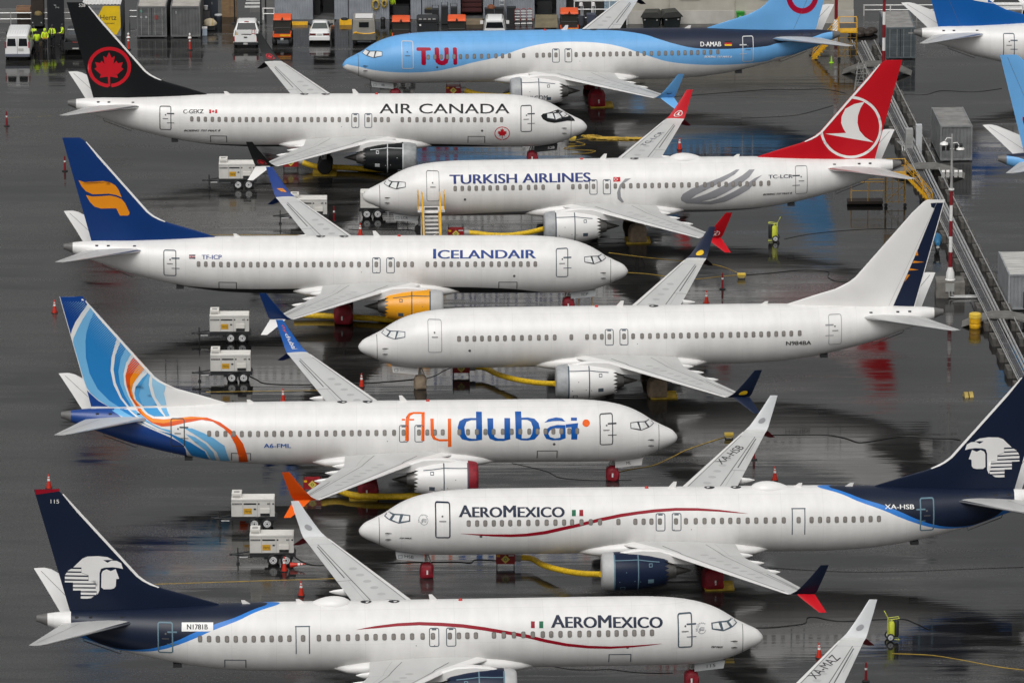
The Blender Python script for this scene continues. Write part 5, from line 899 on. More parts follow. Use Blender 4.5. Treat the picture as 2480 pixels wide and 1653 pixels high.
for k, s, mid, l in (('TK', (-3.1, 471.6), .45, 'yellow duct running to the white engine of the red tailed airliner'), ('JA', (-2.5, 436.0), .3, 'yellow duct running to the white engine of the plain airliner'), ('HS', (.45, 393.4), .35, 'yellow duct running to the navy engine, nearest complete one')):
    ex, ey = eng(k); sx_, sy_ = s; duct([(sx_, sy_, .62), (sx_+.7, sy_-.2, .60)]+[(sx_+(ex-sx_)*u, sy_+(ey-sy_)*u**1.2, z) for u, z in ((.3, .58), (.55, .72), (.8, 1.08))]+[(ex+.05, ey, 1.5)], l, .175)
duct([(-15.6, 492.6, .6), (-14.5, 492.5, .3), (-12.5, 492.4, .25), (-9.8, 491.5, .3), (-7.6, 490.6, .6)], 'yellow duct under the near wing of the maple leaf airliner')
duct([(-15.0, 450.6, .3), (-12.8, 450.4, .25), (-10.2, 449.9, .25), (-7.2, 449.0, .3), (-5.2, 448.4, .7)], 'yellow duct behind the yellow engine')
duct([(-12.0, 409.0, .6), (-11.0, 408.6, .35), (-9.4, 407.5, .28), (-5.2, 407.2, .4), (-2.9, 407.0, .9)], 'yellow duct behind the exhaust cone of the swirl tailed airliner')
duct([(-3.6, 515.8, .55), (-2.4, 515.6, .27), (-.6, 515.2, .24), (.6, 514.6, .6)], 'yellow duct below the sky blue fuselage')
# cables and hoses
def cable(pts, r, m, label, name='cable'):
    r *= .48; P_ = [Vector((x, y, r)) for x, y in pts]; q = []
    for a in range(len(P_)-1):
        p0, p1, p2, p3 = P_[max(a-1, 0)], P_[a], P_[a+1], P_[min(a+2, len(P_)-1)]
        for k in range(8):
            t = k/8; q.append(.5*((2*p1)+(p2-p0)*t+(2*p0-5*p1+4*p2-p3)*t*t+(3*p1-p0-3*p2+p3)*t**3))
    q.append(P_[-1]); return tag(B().tube(q, r, 6).build(name, m, None, True), label, 'cable', 'cables lying across the apron')
CABLES = [('black','black cable looping from the nearest generator past the cones to the farther eagle airliner nose',[(-13.29,395.62),(-12.66,394.39),(-11.92,393.94),(-10.86,394.04),(-9.01,394.23),(-7.03,394.32),(-5.84,394.48),(-4.91,394.47),(-3.39,394.49),(-2.59,394.3),(-2.26,394.92),(-1.0,394.75)],0.05),('black','black cable running from the closed generator to the tan nose wheel cover',[(-18.02,437.01),(-17.09,435.39),(-16.32,434.32),(-13.78,434.02),(-11.98,434.39),(-9.81,434.36),(-8.0,434.73),(-6.49,435.24)],0.05),('black','thin black cable from the tan nose wheel cover to the red heater',[(-5.76,435.36),(-5.05,436.28),(-4.62,437.21),(-4.04,438.14)],0.035),('black','black cable snaking across the puddle right of the plain white tail',[(16.52,461.77),(18.07,462.19),(20.41,463.05),(21.78,462.88),(22.37,462.42),(22.24,461.09),(22.72,460.04),(23.71,459.82)],0.05),('black','thin black cable crossing behind the plain white airliner tail',[(19.6,471.71),(21.21,472.92),(23.21,473.83),(24.81,474.27),(26.39,474.55),(27.73,474.53)],0.03),('black','long black cable curving across the apron right of the grey winglet',[(15.5,421.75),(16.55,421.73),(18.67,421.75),(20.42,421.63),(21.58,420.79),(22.31,419.9),(23.24,420.19),(24.62,420.99),(25.54,421.23),(27.07,420.83),(28.32,420.69),(28.93,420.31)],0.055),('black','thin dark cable far right of the eagle airliner winglet',[(15.48,393.13),(17.97,392.55),(20.72,392.18),(24.02,392.25),(27.34,392.64),(30.99,392.99)],0.03),('black','black cable in front of the yellow extinguisher cart at the bottom right',[(13.44,381.37),(15.04,381.29),(16.34,381.65),(17.26,382.12),(17.43,383.1),(17.89,383.3),(18.7,382.73),(19.59,382.48),(20.89,382.7),(22.06,382.83),(23.15,382.82),(23.87,381.86),(24.51,380.81)],0.05),('rope','pale thin hose at the bottom right of the extinguisher cart',[(22.08,376.28),(24.22,375.99),(25.88,375.16),(28.0,373.82),(29.71,373.09)],0.035),('rope','yellow cable from the small yellow box past the swirl airliner nose',[(13.99,421.52),(12.61,420.04),(11.16,418.32),(10.07,416.49),(8.99,414.92),(7.59,414.09),(6.4,413.21)],0.04),('rope','thin yellow cable between the upper yellow box and the orange winged airliner nose',[(15.88,461.78),(14.57,461.35),(13.02,460.78),(11.5,461.1),(9.61,462.17),(8.16,462.55)],0.03),('rope','yellow rope stretched from the box beyond the yellow disc winglet',[(15.98,462.22),(15.03,463.88),(13.91,464.94),(11.61,465.88),(9.31,466.83),(6.93,468.08)],0.03),('black','thin dark cable running right from the red tailed airliner winglet',[(12.65,515.7),(15.4,516.57),(20.16,517.96),(22.71,517.91),(24.6,518.06),(26.23,516.57)],0.03),('black','thin dark cable left of the red fin',[(17.71,508.59),(19.81,508.81),(21.94,509.41),(23.51,510.82),(25.02,512.59)],0.03),('black','thin dark cable near the light blue fin at the right edge',[(30.72,516.12),(32.42,516.09),(33.77,517.35),(36.3,516.94),(38.5,518.01)],0.03),('black','thin cable below the swirl airliner cargo door',[(-0.03,415.54),(1.22,414.55),(2.25,413.56),(2.93,412.35),(4.1,411.85),(5.82,411.63),(7.55,411.75)],0.03),('black','cable beside the nearest cone toward the front fuselage of the near eagle airliner',[(2.39,374.14),(3.39,373.63),(4.65,373.51),(5.6,373.6),(6.85,373.08),(8.1,372.87),(9.23,372.89)],0.03),('black','black cable linking the half hidden generator and the yellow steps',[(-11.79,475.01),(-10.93,474.84),(-9.04,474.81),(-7.46,474.78),(-6.83,474.3)],0.04)]
for c, l, pts, r in CABLES: cable(pts, r, M_cable if c == 'black' else M_rope, l)
# ---------------------------------------------------------------- boarding steps, stands, carts
def rail(b, pts, r=.025): b.tube(pts, r, 6)
t = thing('boarding_steps', (-5.75, 470.55, 0), 'white and yellow boarding steps at the front door of the red tailed airliner', 'boarding steps', R(2))
pl = B().box((0, 0, 2.62), (1.95, 1.1, .16)); pl.box((0, .2, 2.45), (1.9, .1, .2)); pl.build('platform', P('white'), t); B().box((0, -.2, 2.712), (.95, .65, .025)).build('mat', M_dark, t)
b = B()
for k in range(11):
    u = k/11; b.box((0, -.62-3.1*u, 2.55-2.45*u), (.95, .26, .045))
b.build('treads', P('white'), t)
for x in (-.55, .55):
    B().prism([(-.5, 2.6), (-.5, 2.38), (-3.85, .02), (-4.05, .02)], x-.04, x+.04, 'YZ').build('stringer', P('white') if x < 0 else M_yellow, t)
    b = B(); rail(b, [(x*1.15, .5, 2.7), (x*1.15, .5, 3.75), (x*1.15, -.5, 3.7), (x*1.15, -.5, 2.7)], .05); rail(b, [(x*1.15, -.5, 3.68), (x*1.1, -4.0, .95), (x*1.1, -4.0, .05)], .065); rail(b, [(x*1.15, -.5, 3.2), (x*1.1, -4.0, .5)], .03)
    for y, z in ((-1.6, 1.75), (-2.8, .85)): rail(b, [(x*1.1, y, z), (x*1.1, y, z+1.05)], .03)
    rail(b, [(x*1.7, .5, 2.7), (x*1.7, .5, 3.9), (x*1.7, -.45, 3.8), (x*1.7, -.45, 2.7)], .05); rail(b, [(x*1.7, .5, 3.3), (x*1.7, -.45, 3.3)], .025)
    b.build('handrail', M_yellow, t)
b = B()
for y in (-1.9, -2.9): rail(b, [(-.5, y-.4, .9-.0), (.5, y, 1.4)], .03)
for x in (-.7, .7): rail(b, [(x, .4, 2.5), (x, .4, .1)], .05); rail(b, [(x, .4, .3), (x, -3.6, .25)], .04)
b.build('brace', P('white'), t)
for x in (-.8, .8): wheel(t, (x, .45, .2), .2, .12, 'Y'); wheel(t, (x, -3.4, .2), .2, .12, 'Y')
def stand(loc, label, big, rz=0):
    t = thing('maintenance_stand', loc, label, 'maintenance stand', rz, 'yellow maintenance stands by the tails')
    h = 2.3
    B().box((0, 0, h), (1.5, 1.2, .12)).build('platform', M_yellow, t)
    b = B()
    for x in (-.7, .7):
        for y in (-.55, .55): rail(b, [(x, y, .15), (x, y, h)], .04)
    for z in (.35, .85, 1.35, 1.85):
        rail(b, [(-.7, -.55, z), (.7, -.55, z)], .02); rail(b, [(-.7, -.55, z), (-.7, .55, z)], .02); rail(b, [(.7, -.55, z), (.7, .55, z)], .02)
    for x in (-.25, .2): rail(b, [(x, -.55, .2), (x, -.55, h)], .02)
    rail(b, [(-.7, -.55, .3), (.7, -.55, 1.7)], .025); b.build('frame', mat('stand_frame', (.30, .17, .02), .6, dirt=.5, scale=4), t)
    b = B()
    for x in (-.72, .72): rail(b, [(x, -.58, h), (x, -.58, h+1.0), (x, .58, h+1.0), (x, .58, h)], .03); rail(b, [(x, -.58, h+.5), (x, .58, h+.5)], .025)
    rail(b, [(-.72, .58, h+1), (.72, .58, h+1)], .03); rail(b, [(-.72, .58, h+.5), (.72, .58, h+.5)], .025); b.build('guard_rail', M_yellow, t)
    s = -1 if not big else 1
    b = B()
    for k in range(9): b.box((s*(.9+.2*k), 0, h-.25*(k+1)+.05), (.24, .75, .04))
    for y in (-.4, .4): b.prism([(s*.75, h), (s*.75, h-.2), (s*2.7, .05), (s*2.9, .05)], y-.03, y+.03, 'XZ')
    b.build('steps', M_yellow, t)
    b = B()
    for y in (-.45, .45):
        rail(b, [(s*.75, y, h+.95), (s*2.7, y, .95), (s*2.8, y, .1)], .03); rail(b, [(s*.75, y, h+.5), (s*2.7, y, .5)], .025)
        for k in (.3, .65): rail(b, [(s*(.75+1.95*k), y, h*(1-k)), (s*(.75+1.95*k), y, h*(1-k)+.95)], .025)
    b.build('handrail', M_yellow, t)
    for x in (-.7, .7): wheel(t, (x, -.6, .13), .13, .08, 'Y')
    if big:
        b = B(); b.box((-2.2, .2, .22), (2.6, 1.0, .2)); b.build('dark_base', M_dkbrown, t)
        b = B(); rail(b, [(-3.2, -.2, .3), (-3.2, -.2, 1.75), (-.8, -.2, 1.75)], .035); rail(b, [(-2.0, -.2, .3), (-2.0, -.2, 1.75)], .03); rail(b, [(-3.2, .6, .3), (-3.2, .6, 1.75), (-.8, .6, 1.75)], .03); rail(b, [(-3.2, -.2, 1.1), (-.8, -.2, 1.1)], .025); b.build('side_rail', M_yellow, t)
    return t
stand((28.1, 481.6, 0), 'orange yellow maintenance stand with side platform below the red tailed airliner tail cone', True)
stand((26.9, 528.5, 0), 'yellow maintenance stand with steps under the sky blue airliner tail, beside the striped mast', False)
def lime(): 
    o = B().lathe([(.2, 0), (.2, .03), (.09, .05), (.03, .55), (0, .56)], n=14).build('lime_cone', M_lime, None, True); o.location = (25.55, 527.1, 0); return tag(o, 'small lime green cone at the foot of the yellow tail stand', 'cone')
lime()
t = thing('folded_tow_frame', (27.35, 517.6, 0), 'grey wire frame stand between the red fin and the yellow stand', 'frame', R(8))
b = B()
for x, y in ((-.4, -.3), (.45, -.3), (.3, .6), (-.2, .6)): rail(b, [(x*1.3, y, .05), (x*.7+.1, y*.5, 2.3)], .035)
for z in (.5, .95, 1.4, 1.85):
    k = 1.3-.26*z; rail(b, [(-.4*k, -.3, z), (.45*k, -.3, z), (.3*k, .5, z), (-.2*k, .5, z), (-.4*k, -.3, z)], .022)
rail(b, [(-.5, -.3, .1), (.4, -.2, 2.2)], .02); rail(b, [(.5, -.3, .1), (-.2, -.2, 2.2)], .02); rail(b, [(-.4, -.3, .05), (.3, -1.6, .05)], .05); b.build('frame', M_gear, t)
def extinguisher(loc, label, s):
    t = thing('extinguisher_cart', loc, label, 'extinguisher cart', R(8)*s, 'yellow green wheeled extinguishers')
    B().lathe([(.0, .16), (.17, .2), (.2, .3), (.2, 1.0), (.16, 1.1), (.05, 1.16), (.05, 1.24)], (0, 0, 0), n=18).build('bottle', M_cartgreen, t, True)
    b = B(); rail(b, [(-.22*s, -.18, .1), (-.2*s, -.18, 1.3), (-.42*s, -.18, 1.75)], .022); rail(b, [(-.22*s, .18, .1), (-.2*s, .18, 1.3), (-.42*s, .18, 1.75)], .022); rail(b, [(-.42*s, -.18, 1.75), (-.42*s, .18, 1.75)], .022); rail(b, [(-.2*s, -.18, 1.3), (.42*s, -.18, 1.36), (.42*s, .18, 1.36), (-.2*s, .18, 1.3)], .022)
    rail(b, [(0, -.18, .1), (.42*s, -.18, .05), (.42*s, .18, .05), (0, .18, .1)], .022); b.build('handle_frame', M_cartgreen, t)
    B().lathe([(.12, .2), (.15, .3), (.15, 1.15), (.1, 1.25)], (.27*s, -.05, 0), n=12).build('hose_pack', M_dark, t, True)
    for y in (-.3, .3): wheel(t, (-.12*s, y, .24), .24, .09, 'Y', P('pale'))
extinguisher((22.2, 378.9, 0), 'yellow green wheeled extinguisher on the dark puddle at the bottom right', 1)
extinguisher((18.85, 471.2, 0), 'yellow green wheeled extinguisher right of the red winglet', -1)
t = thing('barrel', (31.68, 447.6, 0), 'yellow lidded barrel beside the concrete blocks', 'barrel')
B().lathe([(.36, 0), (.385, .05), (.385, .30), (.365, .33), (.365, .36), (.395, .39), (.395, .72)], n=28).build('drum', M_yellow, t, True)
B().lathe([(.39, .72), (.42, .73), (.42, .80), (.40, .82), (.42, .84), (.42, .90), (.40, .92), (.41, .94), (.41, 1.0), (.36, 1.03), (0, 1.04)], n=28).build('lid', mat('lid_yellow', (.80, .55, .06), .4, dirt=.1), t, True)
t = thing('motor_scooter', (30.35, 468.0, 0), 'blue covered motor scooter beside the concrete blocks, left of the striped mast', 'scooter')
B().loft([[(w_*math.cos(a), y, z+h_*math.sin(a)) for a in [2*math.pi*j/14 for j in range(14)]] for y, w_, z, h_ in ((-.75, .16, .75, .12), (-.4, .27, .95, .25), (0, .32, 1.05, .3), (.4, .28, 1.0, .3), (.7, .12, .9, .15))]).build('cover', M_blue, t, True)
B().box((0, 0, .5), (.36, 1.2, .4)).build('body', M_dark, t); B().box((0, -.80, .55), (.22, .03, .15)).build('number_plate', M_plate, t)
b = B(); b.tube([(-.35, .3, 1.15), (0, .4, 1.05), (.35, .3, 1.15)], .025, 6); b.build('handlebar', M_dark, t)
wheel(t, (0, -.6, .28), .28, .16, 'X'); wheel(t, (0, .6, .28), .28, .16, 'X')
def chockbox(loc, label, rz=0):
    t = thing('cable_box', loc, label, 'cable box', rz, 'small yellow boxes on the apron')
    B().box((0, 0, .30), (.58, .42, .10)).build('lid', mat('lid_yellow', (.8, .55, .06), .4), t); B().box((0, 0, .17), (.5, .36, .16)).build('case', mat('case_yellow', (.45, .33, .08), .6, dirt=.3), t)
    b = B()
    for x in (-.22, .22):
        for y in (-.15, .15): b.box((x, y, .05), (.08, .08, .1))
    b.build('foot', M_dark, t)
chockbox((16.15, 460.9, 0), 'small yellow box right of the yellow disc winglet'); chockbox((14.0, 421.0, 0), 'small yellow box left of the pale grey winglet'); chockbox((4.65, 501.3, 0), 'small yellow box under the maple leaf airliner nose', R(-6)); chockbox((12.6, 376.0, 0), 'small yellow box beside the nearest airliner nose')
t = thing('wheel_chocks', (30.1, 430.6, 0), 'pair of small yellow wheel chocks alone on the apron at right', 'chocks', R(12))
for x in (-.17, .17): B().prism([(-.3, 0), (.3, 0), (.1, .3), (-.1, .3)], x-.13, x+.13, 'YZ').build('chock', mat('case_yellow', (.45, .33, .08), .6, dirt=.3), t)
def pile(cx, cy, lx, ly, ang, label, n=60, seed=1):
    rnd = random.Random(seed); b = B()
    for k in range(n):
        u = rnd.uniform(-1, 1); v = rnd.gauss(0, .35)*(1-abs(u)*.6); p = Vector((cx, cy, 0)); e = Vector((math.cos(ang), math.sin(ang), 0)); g = Vector((-e.y, e.x, 0)); q = []
        for s in range(6):
            q.append(p+e*(u*lx+(s-2.5)*.16*lx*.5+rnd.uniform(-.05, .05))+g*(v*ly+rnd.uniform(-.14, .14)*ly)+Vector((0, 0, .03+.13*rnd.random()*(1-abs(v)))))
        b.tube(q, .028, 5)
    return tag(b.build('cable_pile', M_rope), label, 'cable pile', 'heaps of yellow cable by the noses')
pile(8.0, 502.0, 1.9, .55, R(-4), 'heap of yellow cable stretched out before the maple leaf airliner nose', 80, 1); pile(5.9, 502.7, .5, .6, 0, 'small coil of yellow cable beside the maple leaf airliner nose', 26, 2); pile(11.5, 376.6, .75, .5, R(-5), 'heap of yellow cable behind the nearest airliner nose', 40, 3)
cable([(4.9, 501.2), (5.6, 500.2), (4.0, 499.2), (4.6, 498.6), (6.3, 498.3), (5.9, 497.6), (4.6, 497.3)], .035, M_rope, 'yellow cable winding from the small box under the maple leaf airliner nose')
cable([(4.9, 501.5), (5.6, 502.2), (6.4, 502.4), (6.9, 502.9), (5.8, 503.3)], .04, M_rope, 'yellow cable joining the small box to the heap of cable')
t = thing('barrier', (9.05, 375.9, 0), 'orange tubular barrier behind the nearest airliner nose', 'barrier', R(2))
b = B()
for x0, x1 in ((-1.25, -.48), (-.42, -.08), (-.0, .34), (.42, 1.2)): rail(b, [(x0, 0, .05), (x0, 0, 1.0), (x1, 0, 1.0), (x1, 0, .05)], .03)
rail(b, [(-1.25, 0, .5), (1.2, 0, .5)], .022); b.build('frame', M_orange, t); b = B()
for x in (-1.2, -.3, .3, 1.15): b.box((x, 0, .03), (.08, .6, .05))
b.build('foot', M_dark, t)
t = thing('nose_platform', (4.55, 453.2, 0), 'yellow platform rail behind the windscreen of the orange winged airliner', 'platform', 0)
b = B(); rail(b, [(-.9, 0, 4.25), (1.05, 0, 4.25)], .05); rail(b, [(-.9, 0, 3.75), (1.05, 0, 3.75)], .03)
for x in (-.85, .1, 1.0): rail(b, [(x, 0, .1), (x, 0, 4.25)], .035); rail(b, [(x, 1.2, .1), (x, 1.2, 3.1)], .035)
b.build('guard_rail', M_yellow, t); B().box((.07, .6, 3.1), (2.0, 1.3, .1)).build('deck', M_galv, t)
# ---------------------------------------------------------------- light masts
def mast(loc, label, h, block=True, bands=5):
    t = thing('light_mast', loc, label, 'light mast', 0, 'red and white striped light masts')
    z = 0
    if block:
        z = 1.12; B().box((0, .85, .56), (2.0, 1.75, 1.12), taper=.985).build('concrete_base', M_conc, t)
        b = B(); b.box((-.05, -.06, .75), (.62, .14, .55)); b.build('switch_box', M_gear, t)
    zz = z+.05; b = B(); b.lathe([(.36, zz), (.36, zz+.06), (.30, zz+.10), (.28, zz+.55), (.13, zz+.95)], (0, .5, 0), n=14); b.build('mast_foot', P('white'), t, True)
    z0 = zz+.9; seg = (h*.66-z0)/bands; r = .14
    for k in range(bands): B().cyl((0, .5, z0+k*seg), (0, .5, z0+(k+1)*seg), r-.006*k, r-.006*(k+1), 12).build('band', M_mastred if k % 2 == 0 else P('white'), t, True)
    zt = z0+bands*seg; B().lathe([(.2, zt-.04), (.2, zt+.06)], (0, .5, 0), n=12).build('flange', P('white'), t); B().cyl((0, .5, zt), (0, .5, h), r*.75, .06, 10).build('pole', M_galv, t, True)
    for zl, sgn in ((zt+1.0, 1), (zt+1.0, -1), (zt+2.9, 1), (zt+2.9, -1)):
        b = B(); b.cyl((0, .5, zl), (sgn*.55, .5, zl), .03); b.build('bracket', M_galv, t)
        for dx in (.28, .6):
            B().box((sgn*dx, .35, zl+.15), (.22, .2, .5), rx=R(25)).build('floodlight', P('white') if zl < zt+2 else M_dark, t)
    for sgn, dz in ((1, -.35), (-1, 0)):
        b = B(); b.tube([(0, .5, h-.3+dz), (sgn*.35, .45, h-.25+dz), (sgn*.5, .4, h-.45+dz)], .03, 6); b.lathe([(.32, -.08), (.26, .02), (.1, .1), (.04, .14)], (sgn*.55, .4, h-.62+dz), n=16); b.build('dome_lamp', P('white'), t, True)
    return t
m = mast((30.5, 455.4, 0), 'red and white light mast on a concrete block, complete and nearest of the three', 11.6)
b = B(); b.tube([(-.1, -.12, .55), (-.1, -.12, .12), (.1, -.12, .08), (2.0, -.1, .08), (2.15, .3, .08)], .05, 8); b.tube([(.1, -.12, .55), (.1, -.12, .22), (.3, -.12, .18), (1.95, -.05, .18)], .05, 8); b.build('conduit', M_galv, m, True)
mast((26.45, 537.9, 0), 'red and white light mast standing by the beige building corner', 14.5, False, 5)
mast((29.2, 517.5, 0), 'red and white light mast before the dark container, behind the red fin', 11.0, True, 5)
# ---------------------------------------------------------------- cable rack on concrete blocks
M_block = mat('block_concrete', (.105, .098, .088), .75, dirt=.45, scale=2.5, bump=.3)
RA, RB = Vector((28.16, 533, 0)), Vector((34.4, 424, 0))
def rackp(y, off=0):
    k = (y-473.82)/(450.14-473.82); return 31.78+(33.22-31.78)*k+off
n = 0
for side, off, nm in ((-1, -.82, 'left'), (1, .98, 'right')):
    y = 530.5
    while y > 424:
        if not (side < 0 and abs(y-455.4) < 1.2):
            x = rackp(y, off); t = thing('ballast_block', (x, y, 0), f'weathered concrete ballast block in the {nm} hand row beside the cable rack', 'concrete block', R(3.5), f'ballast blocks of the {nm} hand rack row')
            w_ = .62 if side < 0 else .55; B().box((-w_/4-.01, 0, .27), (w_/2, 1.65, .54), taper=.97).build('block_half', M_block, t); B().box((w_/4+.01, 0, .27), (w_/2, 1.65, .54), taper=.97).build('block_half', M_block, t)
            b = B(); b.cyl((0, .3, .54), (0, .3, .74), .05); b.box((0, .3, .56), (.25, .25, .04)); b.build('pipe_clamp', M_conc, t)
        y -= 3.95
for off, nm in ((-.82, 'left'), (.98, 'right')):
    b = B(); b.tube([(rackp(y, off), y, .70) for y in range(532, 423, -6)], .045, 6); tag(b.build('guard_pipe', M_galv), f'thin pipe running along the {nm} hand row of ballast blocks', 'pipe')
for off, nm in ((0, 'left'), (.22, 'right')):
    b = B(); b.tube([(rackp(y, off), y, .62) for y in range(532, 423, -6)], .075, 8); tag(b.build('conduit_pipe', M_galv, None, True), f'thick pale conduit pipe, {nm} hand one of the pair on the cable rack', 'pipe')
t = thing('cable_tray', (rackp(478), 478, 0), 'grey cable tray running diagonally between the rows of ballast blocks', 'cable tray')
b = B()
for o_ in (-.62, -.16): b.tube([(rackp(y, o_)-rackp(478), y-478, .52) for y in range(532, 423, -6)], .03, 6)
b.build('side_rail', M_galv, t); b = B()
for k in range(6): b.tube([(rackp(y, -.56+.07*k)-rackp(478), y-478, .50+.02*(k % 2)) for y in range(532, 423, -6)], .026, 5)
b.build('cable_bundle', mat('cable_grey', (.12, .12, .125), .5, dirt=.3), t); b = B()
for y in range(532, 424, -2): b.box((rackp(y, -.39)-rackp(478), y-478, .46), (.5, .05, .04))
b.build('tray_rung', M_galv, t)
for y, l in ((523.6, 'grey arched concrete ramp bridging the cable rack behind the red fin'), (490.3, 'grey arched concrete ramp bridging the rack beside the light mast lamps'), (448.3, 'grey arched concrete ramp bridging the rack beside the yellow barrel')):
    q = [(-2.6, .02), (-1.6, .48), (-.6, .78), (.7, .80), (1.8, .56), (2.9, .05), (2.9, .0), (1.8, .42), (.9, .68), (-.6, .66), (-1.6, .34), (-2.6, .0)]
    o = B().prism(q, -.85, .85, 'XZ').build('crossing_ramp', M_conc2); o.location = (rackp(y, .1), y, 0); o.rotation_euler.z = R(-6); tag(o, l, 'crossing ramp', 'ramps crossing the cable rack')
t = thing('utility_cabinet', (30.0, 497.0, 0), 'grey utility cabinet with pipes beside the cable rack, right of the red tail', 'cabinet', R(3))
B().box((0, 0, 1.0), (.55, .6, 1.9)).build('cabinet', M_galv, t); B().box((.75, .2, 1.1), (.45, .5, 2.2)).build('side_cabinet', P('pale'), t); B().box((-.0, -.33, 1.2), (.4, .03, .8)).build('door', M_gear, t)
b = B()
for x in (-.5, -.35, -.2): rail(b, [(x-.2, 1.5, .6), (x, .1, .6), (x, -.2, .1)], .05)
b.build('conduit', M_galv, t)
# ---------------------------------------------------------------- containers, shed, building
def container(loc, dims, label, m, roof, rz=0, doors=True, marks=None):
    t = thing('shipping_container', loc, label, 'container', rz, 'steel shipping containers')
    w_, l_, h = dims; b = B()
    n = int(l_/.28)
    for sx_ in (-1, 1):
        pts = []
        for k in range(n+1):
            y = l_*k/n; pts.append((sx_*(w_/2-(.04 if k % 2 else 0)), y))
        b.add([(x, y, .15) for x, y in pts]+[(x, y, h-.08) for x, y in pts], [(k, k+1, n+2+k, n+1+k) for k in range(n)])
    b.add([(-w_/2+.02, l_-.03, .15), (w_/2-.02, l_-.03, .15), (w_/2-.02, l_-.03, h-.08), (-w_/2+.02, l_-.03, h-.08)], [(0, 1, 2, 3)])
    if not doors:
        nn = int(w_/.14); pts = [(-w_/2+.05+(w_-.1)*k/nn, .03+(.04 if (k//1) % 2 else 0)) for k in range(nn+1)]
        b.add([(x, y, .15) for x, y in pts]+[(x, y, h-.08) for x, y in pts], [(k, k+1, nn+2+k, nn+1+k) for k in range(nn)])
    b.build('wall', m, t)
    b = B(); n = int(l_/.3); pts = [(l_*k/n, h-.02-(.03 if k % 2 else 0)) for k in range(n+1)]
    b.add([(-w_/2+.04, y, z) for y, z in pts]+[(w_/2-.04, y, z) for y, z in pts], [(k, k+1, n+2+k, n+1+k) for k in range(n)]); b.box((0, l_/2, h-.09), (w_-.1, l_-.1, .06)); b.build('roof', roof, t)
    b = B(); 
    for x in (-w_/2+.06, w_/2-.06):
        b.box((x, .03, h/2+.04), (.12, .1, h-.12)); b.box((x, l_-.03, h/2+.04), (.12, .1, h-.12)); b.box((x, l_/2, h-.04), (.1, l_-.12, .09)); b.box((x, l_/2, .16), (.1, l_-.12, .12))
    b.box((0, .03, h-.05), (w_-.24, .1, .12)); b.box((0, .03, .15), (w_-.24, .1, .12)); b.build('corner_frame', mat('frame_'+m.name, tuple(c*1.25 for c in m.node_tree.nodes['Mix'].inputs[6].default_value[:3]), .5, dirt=.3), t)
    b = B()
    for x in (-w_/2+.1, w_/2-.1):
        for y in (.1, l_-.1): b.box((x, y, .05), (.2, .2, .1))
    b.build('foot', M_dark, t)
    if doors:
        for s in (-1, 1):
            d_ = B(); cx = s*(w_/4-.04); d_.box((cx, .06, h/2+.04), (w_/2-.12, .05, h-.3))
            for k in range(5): d_.box((cx, .025, .40+(h-.6)*k/4), (w_/2-.2, .03, (h-.6)/8))
            dd = d_.build('door', m, t)
            b = B()
            for x in (cx-.3*s, cx+.28*s): rail(b, [(x, -.0, .2), (x, -.0, h-.14)], .022)
            b.build('lock_bar', M_gear, dd)
        B().box((0, .05, h/2+.04), (.05, .04, h-.3)).build('gasket', M_dark, t)
    for (x, z, a, c, mm) in marks or []: B().box((x, -.012 if doors else .015, z), (a, .012, c)).build('marking', mm, t)
    return t
MKr = mat('faded_red', (.22, .05, .045), .6, dirt=.4, scale=9); MKw = mat('faded_white', (.42, .43, .43), .6, dirt=.4, scale=9); MKg = mat('faded_green', (.10, .28, .22), .6, dirt=.4, scale=9)
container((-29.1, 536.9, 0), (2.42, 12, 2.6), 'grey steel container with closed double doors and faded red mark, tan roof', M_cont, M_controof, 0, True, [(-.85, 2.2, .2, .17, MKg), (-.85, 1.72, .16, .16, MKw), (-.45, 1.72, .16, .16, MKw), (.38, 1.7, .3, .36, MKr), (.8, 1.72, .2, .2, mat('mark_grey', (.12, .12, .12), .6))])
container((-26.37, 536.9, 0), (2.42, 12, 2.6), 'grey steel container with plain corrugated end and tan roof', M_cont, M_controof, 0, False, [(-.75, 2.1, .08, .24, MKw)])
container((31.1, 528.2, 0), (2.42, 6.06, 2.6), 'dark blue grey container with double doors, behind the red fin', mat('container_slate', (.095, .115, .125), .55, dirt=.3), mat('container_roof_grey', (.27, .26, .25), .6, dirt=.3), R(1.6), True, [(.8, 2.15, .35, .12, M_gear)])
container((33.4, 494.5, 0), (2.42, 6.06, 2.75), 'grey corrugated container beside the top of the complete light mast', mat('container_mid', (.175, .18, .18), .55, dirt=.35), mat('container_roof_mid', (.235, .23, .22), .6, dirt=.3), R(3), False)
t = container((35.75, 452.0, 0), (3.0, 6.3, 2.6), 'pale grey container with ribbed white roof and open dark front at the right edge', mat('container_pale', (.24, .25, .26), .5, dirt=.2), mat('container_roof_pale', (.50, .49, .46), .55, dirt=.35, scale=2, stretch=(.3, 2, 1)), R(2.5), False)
B().box((.5, -.02, .75), (1.9, .03, 1.2)).build('opening', M_dark, t); sg = B().box((.55, -.03, 2.35), (1.9, .03, .2)).build('sign', P('white'), t); flat_text('sign_lettering', 'STORAGE AREA', M_dark, sg, (-.3, -.05, 2.29), (1.6, 0, 0), (0, 0, .12))
